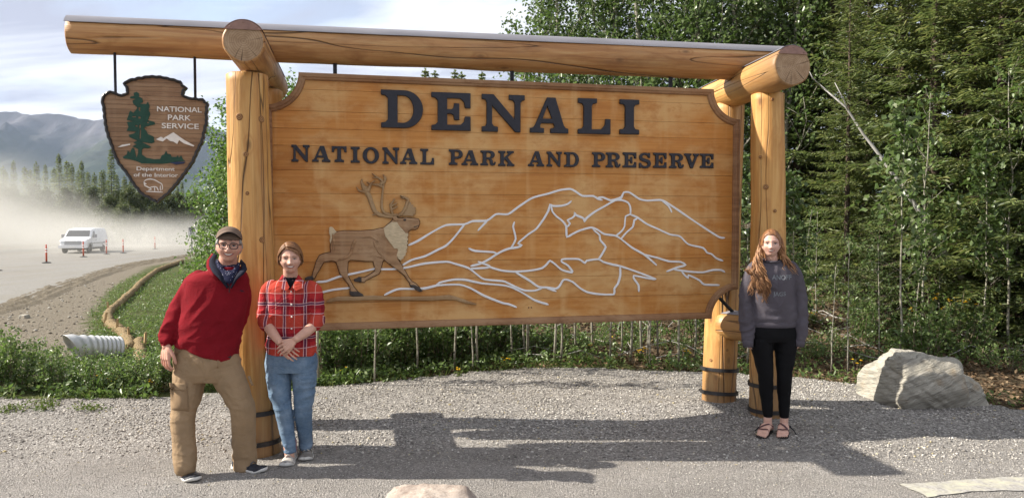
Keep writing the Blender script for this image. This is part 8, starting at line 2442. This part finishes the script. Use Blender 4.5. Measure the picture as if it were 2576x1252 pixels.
# ------------------------------------------------------------------ road markers, van, speed sign
ORNG = simple('orange_plastic', (0.60, 0.115, 0.06), 0.6, 0.12, 10); REFL = simple('white_reflective', (0.78, 0.77, 0.74), 0.4, 0.05, 10); RUBB = simple('black_rubber', (0.025, 0.024, 0.024), 0.8, 0.2, 20)
def lathe(m, prof, n=16):
    m.rings([[(cos(2 * pi * k / n) * r, sin(2 * pi * k / n) * r, z) for k in range(n)] for r, z in prof])
mt = MB(); lathe(mt, [(0.052, 0.05), (0.050, 0.80), (0.052, 0.93), (0.030, 0.97), (0.026, 1.00), (0.045, 1.03), (0.045, 1.07), (0.02, 1.09)])
TUBE = mt.mesh('marker_tube', True); TUBE.materials.append(ORNG)
mt = MB(); lathe(mt, [(0.054, 0.62), (0.056, 0.625), (0.056, 0.70), (0.054, 0.705)]); SL1 = mt.mesh('reflective_band', True); SL1.materials.append(REFL)
mt = MB(); lathe(mt, [(0.054, 0.78), (0.056, 0.785), (0.056, 0.86), (0.054, 0.865)]); SL2 = mt.mesh('reflective_band', True); SL2.materials.append(REFL)
mt = MB(); lathe(mt, [(0.25, 0.0), (0.25, 0.025), (0.20, 0.045), (0.07, 0.06), (0.055, 0.09)], 8); BASE = mt.mesh('rubber_base'); BASE.materials.append(RUBB)
for px, py, lab in ((117, 661, 'orange tube marker nearest to the viewer, left of the white van'), (210, 646.5, 'orange tube marker standing in front of the white van'), (268, 640, 'orange tube marker at the rear wheel of the white van'), (310, 637, 'orange tube marker just right of the white van'), (390, 627, 'farthest orange tube marker, alone on the right of the dusty road'), (-8, 681, 'orange tube marker whose base just shows at the left photo edge')):
    p = on_z(px, py, ROADZ + 0.01)
    r = empty('tube_marker', p, 0, lab, 'road marker', 'orange tube markers along the road')
    for nm, me in (('tube', TUBE), ('reflective_band', SL1), ('reflective_band', SL2), ('rubber_base', BASE)): link(nm, me, r)
VANW = simple('white_van_paint', (0.74, 0.745, 0.76), 0.3, 0.03, 3, spec=0.5); VGLASS = simple('dark_glass', (0.05, 0.055, 0.06), 0.12, 0.1, 3, spec=0.7); VGREY = simple('grey_trim', (0.22, 0.22, 0.23), 0.5, 0.15, 20); CHROME = simple('hub_metal', (0.45, 0.45, 0.46), 0.35, 0.1, 20, 0.6); LAMPM = simple('headlamp_lens', (0.60, 0.62, 0.64), 0.15, 0.05, 20, spec=0.7)
vp = on_z(213, 634, ROADZ + 0.01)
van = empty('white_van', vp, 0, 'white cargo van driving towards the viewer in a cloud of road dust', 'van')
look = atan2(-vp.y, -vp.x)                     # towards the viewer
van.rotation_euler = (0, 0, look - radians(17))
VH = 0.96
PR = [(2.62, .42), (2.66, .55), (2.64, .80), (2.60, .98), (2.50, 1.08), (1.75, 1.22), (1.62, 1.27), (1.02, 1.86), (0.80, 1.93), (0.3, 1.97), (-1.6, 1.98), (-2.35, 1.95), (-2.52, 1.80), (-2.62, 1.2), (-2.64, .50), (-2.60, .42)]
def hw_v(x, z): return 0.99 - max(0, z - 1.05) * 0.17 - max(0, x - 1.9) * 0.10 - max(0, 0.6 - z) * 0.05
m = MB(); R = []
for u in (-1, -0.93, -0.6, 0, 0.6, 0.93, 1):
    in_ = 0.035 * (abs(u) == 1)
    R.append([(x * (1 - in_ * 0.6) , u * hw_v(x, z), (z - 1.1) * (1 - in_) + 1.1) for x, z in PR])
m.rings(R); me = m.mesh('body'); me.transform(Matrix.Scale(VH, 4, (0, 0, 1))); body_v = link('body', me, van, VANW)
def vpart(name, quads, mat, parent=van):
    m = MB()
    for q in quads:
        q = [Vector(p) for p in q]
        n = (q[1] - q[0]).cross(q[2] - q[0]).normalized() * 0.012
        k = len(q); vs = q + [p + n for p in q]
        m.add(vs, [tuple(range(k, 2 * k)), tuple(range(k - 1, -1, -1))] + [(i, (i + 1) % k, (i + 1) % k + k, i + k) for i in range(k)])
    me = m.mesh(name); me.transform(Matrix.Scale(VH, 4, (0, 0, 1))); return link(name, me, parent, mat)
ws_ = [(1.57, -.84, 1.325), (1.57, .84, 1.325), (1.09, .76, 1.80), (1.09, -.76, 1.80)]
vpart('windshield', [ws_], VGLASS)
for sg in (1, -1):
    def sp_(x, z): return (x, sg * (hw_v(x, z) + 0.002), z)
    q = [sp_(1.22, 1.25), sp_(0.42, 1.25), sp_(0.42, 1.76), sp_(0.86, 1.76)]
    vpart('side_window', [q if sg < 0 else q[::-1]], VGLASS)
    m = MB(); m.box((1.18, sg * 1.13, 1.30), (0.05, 0.12, 0.13)); m.box((1.18, sg * 1.0, 1.24), (0.02, 0.08, 0.02)); me = m.mesh('mirror'); link('mirror', me, van, VGREY)
    q = [sp_(1.45, .55), sp_(0.36, .55), sp_(0.36, 1.22), sp_(1.38, 1.22)]
    d_ = vpart('door', [q if sg < 0 else q[::-1]], VANW)
    m = MB(); m.box((0.52, sg * 1.005, 1.02), (0.09, 0.02, 0.025)); link('handle', m.mesh('handle'), d_, VGREY)
    m = MB(); m.box((-0.1, sg * 0.985, 0.74), (2.3, 0.012, 0.03)); link('side_moulding', m.mesh('side_moulding'), van, VGREY)
    q = [(2.655, sg * .88, .78), (2.655, sg * .60, .78), (2.62, sg * .60, .97), (2.62, sg * .86, .97)]
    vpart('headlight', [q if sg < 0 else q[::-1]], LAMPM)
    for x in (1.72, -1.55):
        for nm, mt_, prof in (('tyre', RUBB, [(0.20, -0.11), (0.335, -0.11), (0.36, -0.07), (0.36, 0.07), (0.335, 0.11), (0.20, 0.11)]), ('rim', CHROME, [(0.0, 0.05), (0.10, 0.085), (0.20, 0.09), (0.205, 0.10), (0.205, 0.0), (0.0, 0.0)])):
            m = MB(); lathe(m, [(max(r, 0.004), z) for r, z in prof], 24); me = m.mesh(nm, True)
            me.transform(Matrix.Rotation(-pi / 2 * sg, 4, 'X'))
            if nm == 'tyre':
                wh = empty('wheel', (x, sg * 0.86, 0.36)); wh.parent = van
            link(nm, me, wh, mt_)
        m = MB(); n_ = 20                                             # dark wheel arch lip
        R = []
        for r_ in (0.40, 0.46):
            for yy in (0.985, 1.0): R.append([(x + cos(pi * k / n_) * r_, sg * yy, 0.36 + sin(pi * k / n_) * r_) for k in range(n_ + 1)])
        vs = [p for i in (0, 1, 3, 2) for p in R[i]]; k = n_ + 1
        m.add(vs, [(i * k + j, i * k + j + 1, ((i + 1) % 4) * k + j + 1, ((i + 1) % 4) * k + j) for i in range(4) for j in range(n_)]); link('wheel_arch', m.mesh('wheel_arch'), van, VGREY)
vpart('grille', [[(2.665, -.58, .70), (2.665, .58, .70), (2.625, .58, .99), (2.625, -.58, .99)]], VGREY)
for i in range(4): m = MB(); m.box((2.672 - 0.009 * i, 0, 0.735 + 0.07 * i), (0.012, 0.56, 0.010)); link('grille_bar', m.mesh('grille_bar'), van, LAMPM)
m = MB(); m.box((2.70, 0, 0.52), (0.075, 0.98, 0.10)); link('bumper', m.mesh('bumper'), van, VANW)
vpart('plate', [[(2.79, -.17, .47), (2.79, .17, .47), (2.79, .17, .58), (2.79, -.17, .58)]], REFL)
m = MB(); m.box((0, 0, 0.34), (2.3, 0.80, 0.08)); link('chassis', m.mesh('chassis'), van, RUBB)
# speed limit sign
sp0 = on_z(483, 641, -0.86)
Y_ = sp0.y
sg = empty('speed_limit_sign', sp0, 0, 'white speed limit 35 sign on a thin post, half hidden by the alder', 'road sign')
zt, zb = on_y(483, 571.5, Y_).z - sp0.z, on_y(483, 593.2, Y_).z - sp0.z
m = MB(); m.box((0, 0, zt / 2 - 0.1), (0.03, 0.02, zt / 2 + 0.1)); link('post', m.mesh('post'), sg, simple('sign_post_steel', (0.16, 0.17, 0.16), 0.6, 0.15, 12, 0.4))
h_ = zt - zb; w_ = h_ * 0.8
def rrect(w, h, r, n=5):
    out = []
    for cx, cz, a0 in ((w - r, h - r, 0), (-w + r, h - r, 90), (-w + r, -h + r, 180), (w - r, -h + r, 270)):
        for k in range(n + 1): a = radians(a0 + 90 * k / n); out.append((cx + cos(a) * r, cz + sin(a) * r))
    return out
pnl = link('panel', poly_relief('panel', [rrect(w_ / 2, h_ / 2, 0.04)], 0.012), sg, REFL); pnl.location = (0.03, -0.022, (zt + zb) / 2)
SBLK = simple('sign_black', (0.012, 0.012, 0.013), 0.5, 0.1, 20)
bd = link('border', poly_relief('border', [rrect(w_ / 2 - 0.015, h_ / 2 - 0.015, 0.035), rrect(w_ / 2 - 0.032, h_ / 2 - 0.032, 0.025)[::-1]], 0.004), pnl, SBLK); bd.location = (0, -0.0125, 0)
for tx, size, zz in (('SPEED', 0.15, 0.20), ('LIMIT', 0.15, 0.06), ('35', 0.34, -0.25)):
    me = text_mesh(tx, size, 0.004, 0.0, 0.008); v = verts_of(me); me.transform(Matrix.Translation((-(v[:, 0].min() + v[:, 0].max()) / 2, 0, 0)))
    o = link('lettering', me, pnl, SBLK); o.location = (0, -0.0125, zz * h_ / 0.75)

# ------------------------------------------------------------------ labels that point to one of several alike
def ordinals(group, names, tail_fmt, key=lambda o: o.location.x / o.location.y, pick=None):
    L = sorted([o for o in C.objects if o.parent is None and o.get('group') == group and (pick is None or pick(o))], key=key)
    for o, n in zip(L, names): o['label'] = tail_fmt.format(n)
ORD = ['leftmost', 'second', 'third', 'fourth', 'fifth', 'sixth', 'seventh', 'eighth', 'ninth', 'tenth', 'eleventh', 'twelfth', 'thirteenth', 'fourteenth', 'fifteenth', 'sixteenth', 'seventeenth', 'eighteenth', 'nineteenth', 'twentieth', 'twenty-first', 'twenty-second', 'twenty-third']
NTH = ['leftmost'] + [o + ' from the left' for o in ORD[1:]]
ordinals('shrubs along the left gravel edge', NTH, 'green leafy shrub left of the near post, {} along the gravel edge')
ordinals('poplars behind the sign', NTH, 'front poplar with pale slender trunk over the top beam, {}', pick=lambda o: o.location.y < 18.0 and o.location.x < 4.8 and 'airy' not in o['label'] and 'between' not in o['label'])
for o in C.objects:
    if o.get('group') == 'poplars behind the sign' and 'rising behind' in o['label']: o['label'] = 'poplar of the back row, half hidden behind the front poplars above the beam'
ordinals('spruce tips above the board', NTH, 'distant spruce tip between the top beam and the board, {}')
ordinals('saplings under the board', NTH, 'slender pale stemmed sapling at the gravel edge below the board, {}')
ordinals('thicket under the board', NTH, 'leafy shrub in the thicket under the board, front row, {}', pick=lambda o: o.scale[0] < 1.15 and o.location.y < 10.2)
ordinals('alders behind the near post', NTH, 'bright green bushy alder behind the near post, {}')

# ------------------------------------------------------------------ air: haze over the far hills, dust raised by the van
HAZE_D = 0.00007
m = bpy.data.materials.new('haze_air'); m.use_nodes = True
nd = m.node_tree.nodes; nd.remove(nd['Principled BSDF'])
pv = nd.new('ShaderNodeVolumePrincipled')
pv.inputs['Color'].default_value = (0.62, 0.77, 1.0, 1)
pv.inputs['Density'].default_value = HAZE_D
pv.inputs['Anisotropy'].default_value = 0.2
m.node_tree.links.new(pv.outputs[0], nd['Material Output'].inputs['Volume'])
mb = MB().box((-50, 1500, 300), (6200, 2300, 335))
tag(mb.build('haze', m), kind='stuff')

m = bpy.data.materials.new('road_dust'); m.use_nodes = True
nd, lk = m.node_tree.nodes, m.node_tree.links
nd.remove(nd['Principled BSDF'])
pv = nd.new('ShaderNodeVolumePrincipled')
pv.inputs['Color'].default_value = (0.74, 0.73, 0.69, 1)
pv.inputs['Anisotropy'].default_value = 0.25
lk.new(pv.outputs[0], nd['Material Output'].inputs['Volume'])
ge = nd.new('ShaderNodeNewGeometry'); sp = nd.new('ShaderNodeSeparateXYZ'); lk.new(ge.outputs['Position'], sp.inputs[0])
mp = nd.new('ShaderNodeMapping'); mp.inputs['Scale'].default_value = (0.075, 0.075, 0.13); lk.new(ge.outputs['Position'], mp.inputs[0])
nz = nd.new('ShaderNodeTexNoise'); nz.inputs['Scale'].default_value = 1.0; nz.inputs['Detail'].default_value = 3.0; lk.new(mp.outputs[0], nz.inputs['Vector'])
def vm(op, a, b=None, clamp=False):
    n = nd.new('ShaderNodeMath'); n.operation = op; n.use_clamp = clamp
    for i, v in enumerate((a, b)):
        if v is None: continue
        if isinstance(v, (int, float)): n.inputs[i].default_value = v
        else: lk.new(v, n.inputs[i])
    return n.outputs[0]
def mr(v, a, b, c, d):
    n = nd.new('ShaderNodeMapRange'); n.interpolation_type = 'SMOOTHSTEP'
    for i, q in enumerate((a, b, c, d)): n.inputs[i + 1].default_value = q
    lk.new(v, n.inputs[0]); return n.outputs[0]
X, Y, Z = sp.outputs
hx = mr(X, -62.0, -36.0, 11.5, 3.2)                    # the cloud stands higher behind the van's far side
zt = vm('DIVIDE', vm('ADD', Z, 0.9), hx)
top = mr(vm('ADD', zt, vm('MULTIPLY', vm('SUBTRACT', nz.outputs[0], 0.5), 1.4)), 0.25, 1.15, 1.0, 0.0)
fy = vm('MULTIPLY', mr(Y, 47.0, 70.0, 0.05, 1.0), mr(Y, 86.0, 100.0, 1.0, 0.0))
fx = vm('MULTIPLY', mr(X, -31.0, -23.0, 1.0, 0.0), mr(X, -84.0, -70.0, 0.0, 1.0))
ed = vm('MULTIPLY', mr(Y, 36.0, 44.0, 0.0, 1.0), mr(Z, 11.0, 15.5, 1.0, 0.0))
nn = mr(nz.outputs[0], 0.36, 0.62, 0.10, 1.15)
lk.new(vm('MULTIPLY', vm('MULTIPLY', vm('MULTIPLY', vm('MULTIPLY', top, fy), fx), vm('MULTIPLY', ed, nn)), 0.095), pv.inputs['Density'])
mb = MB().box((-53, 69, 7.3), (33, 34, 8.7))
tag(mb.build('dust_cloud', m), kind='stuff')
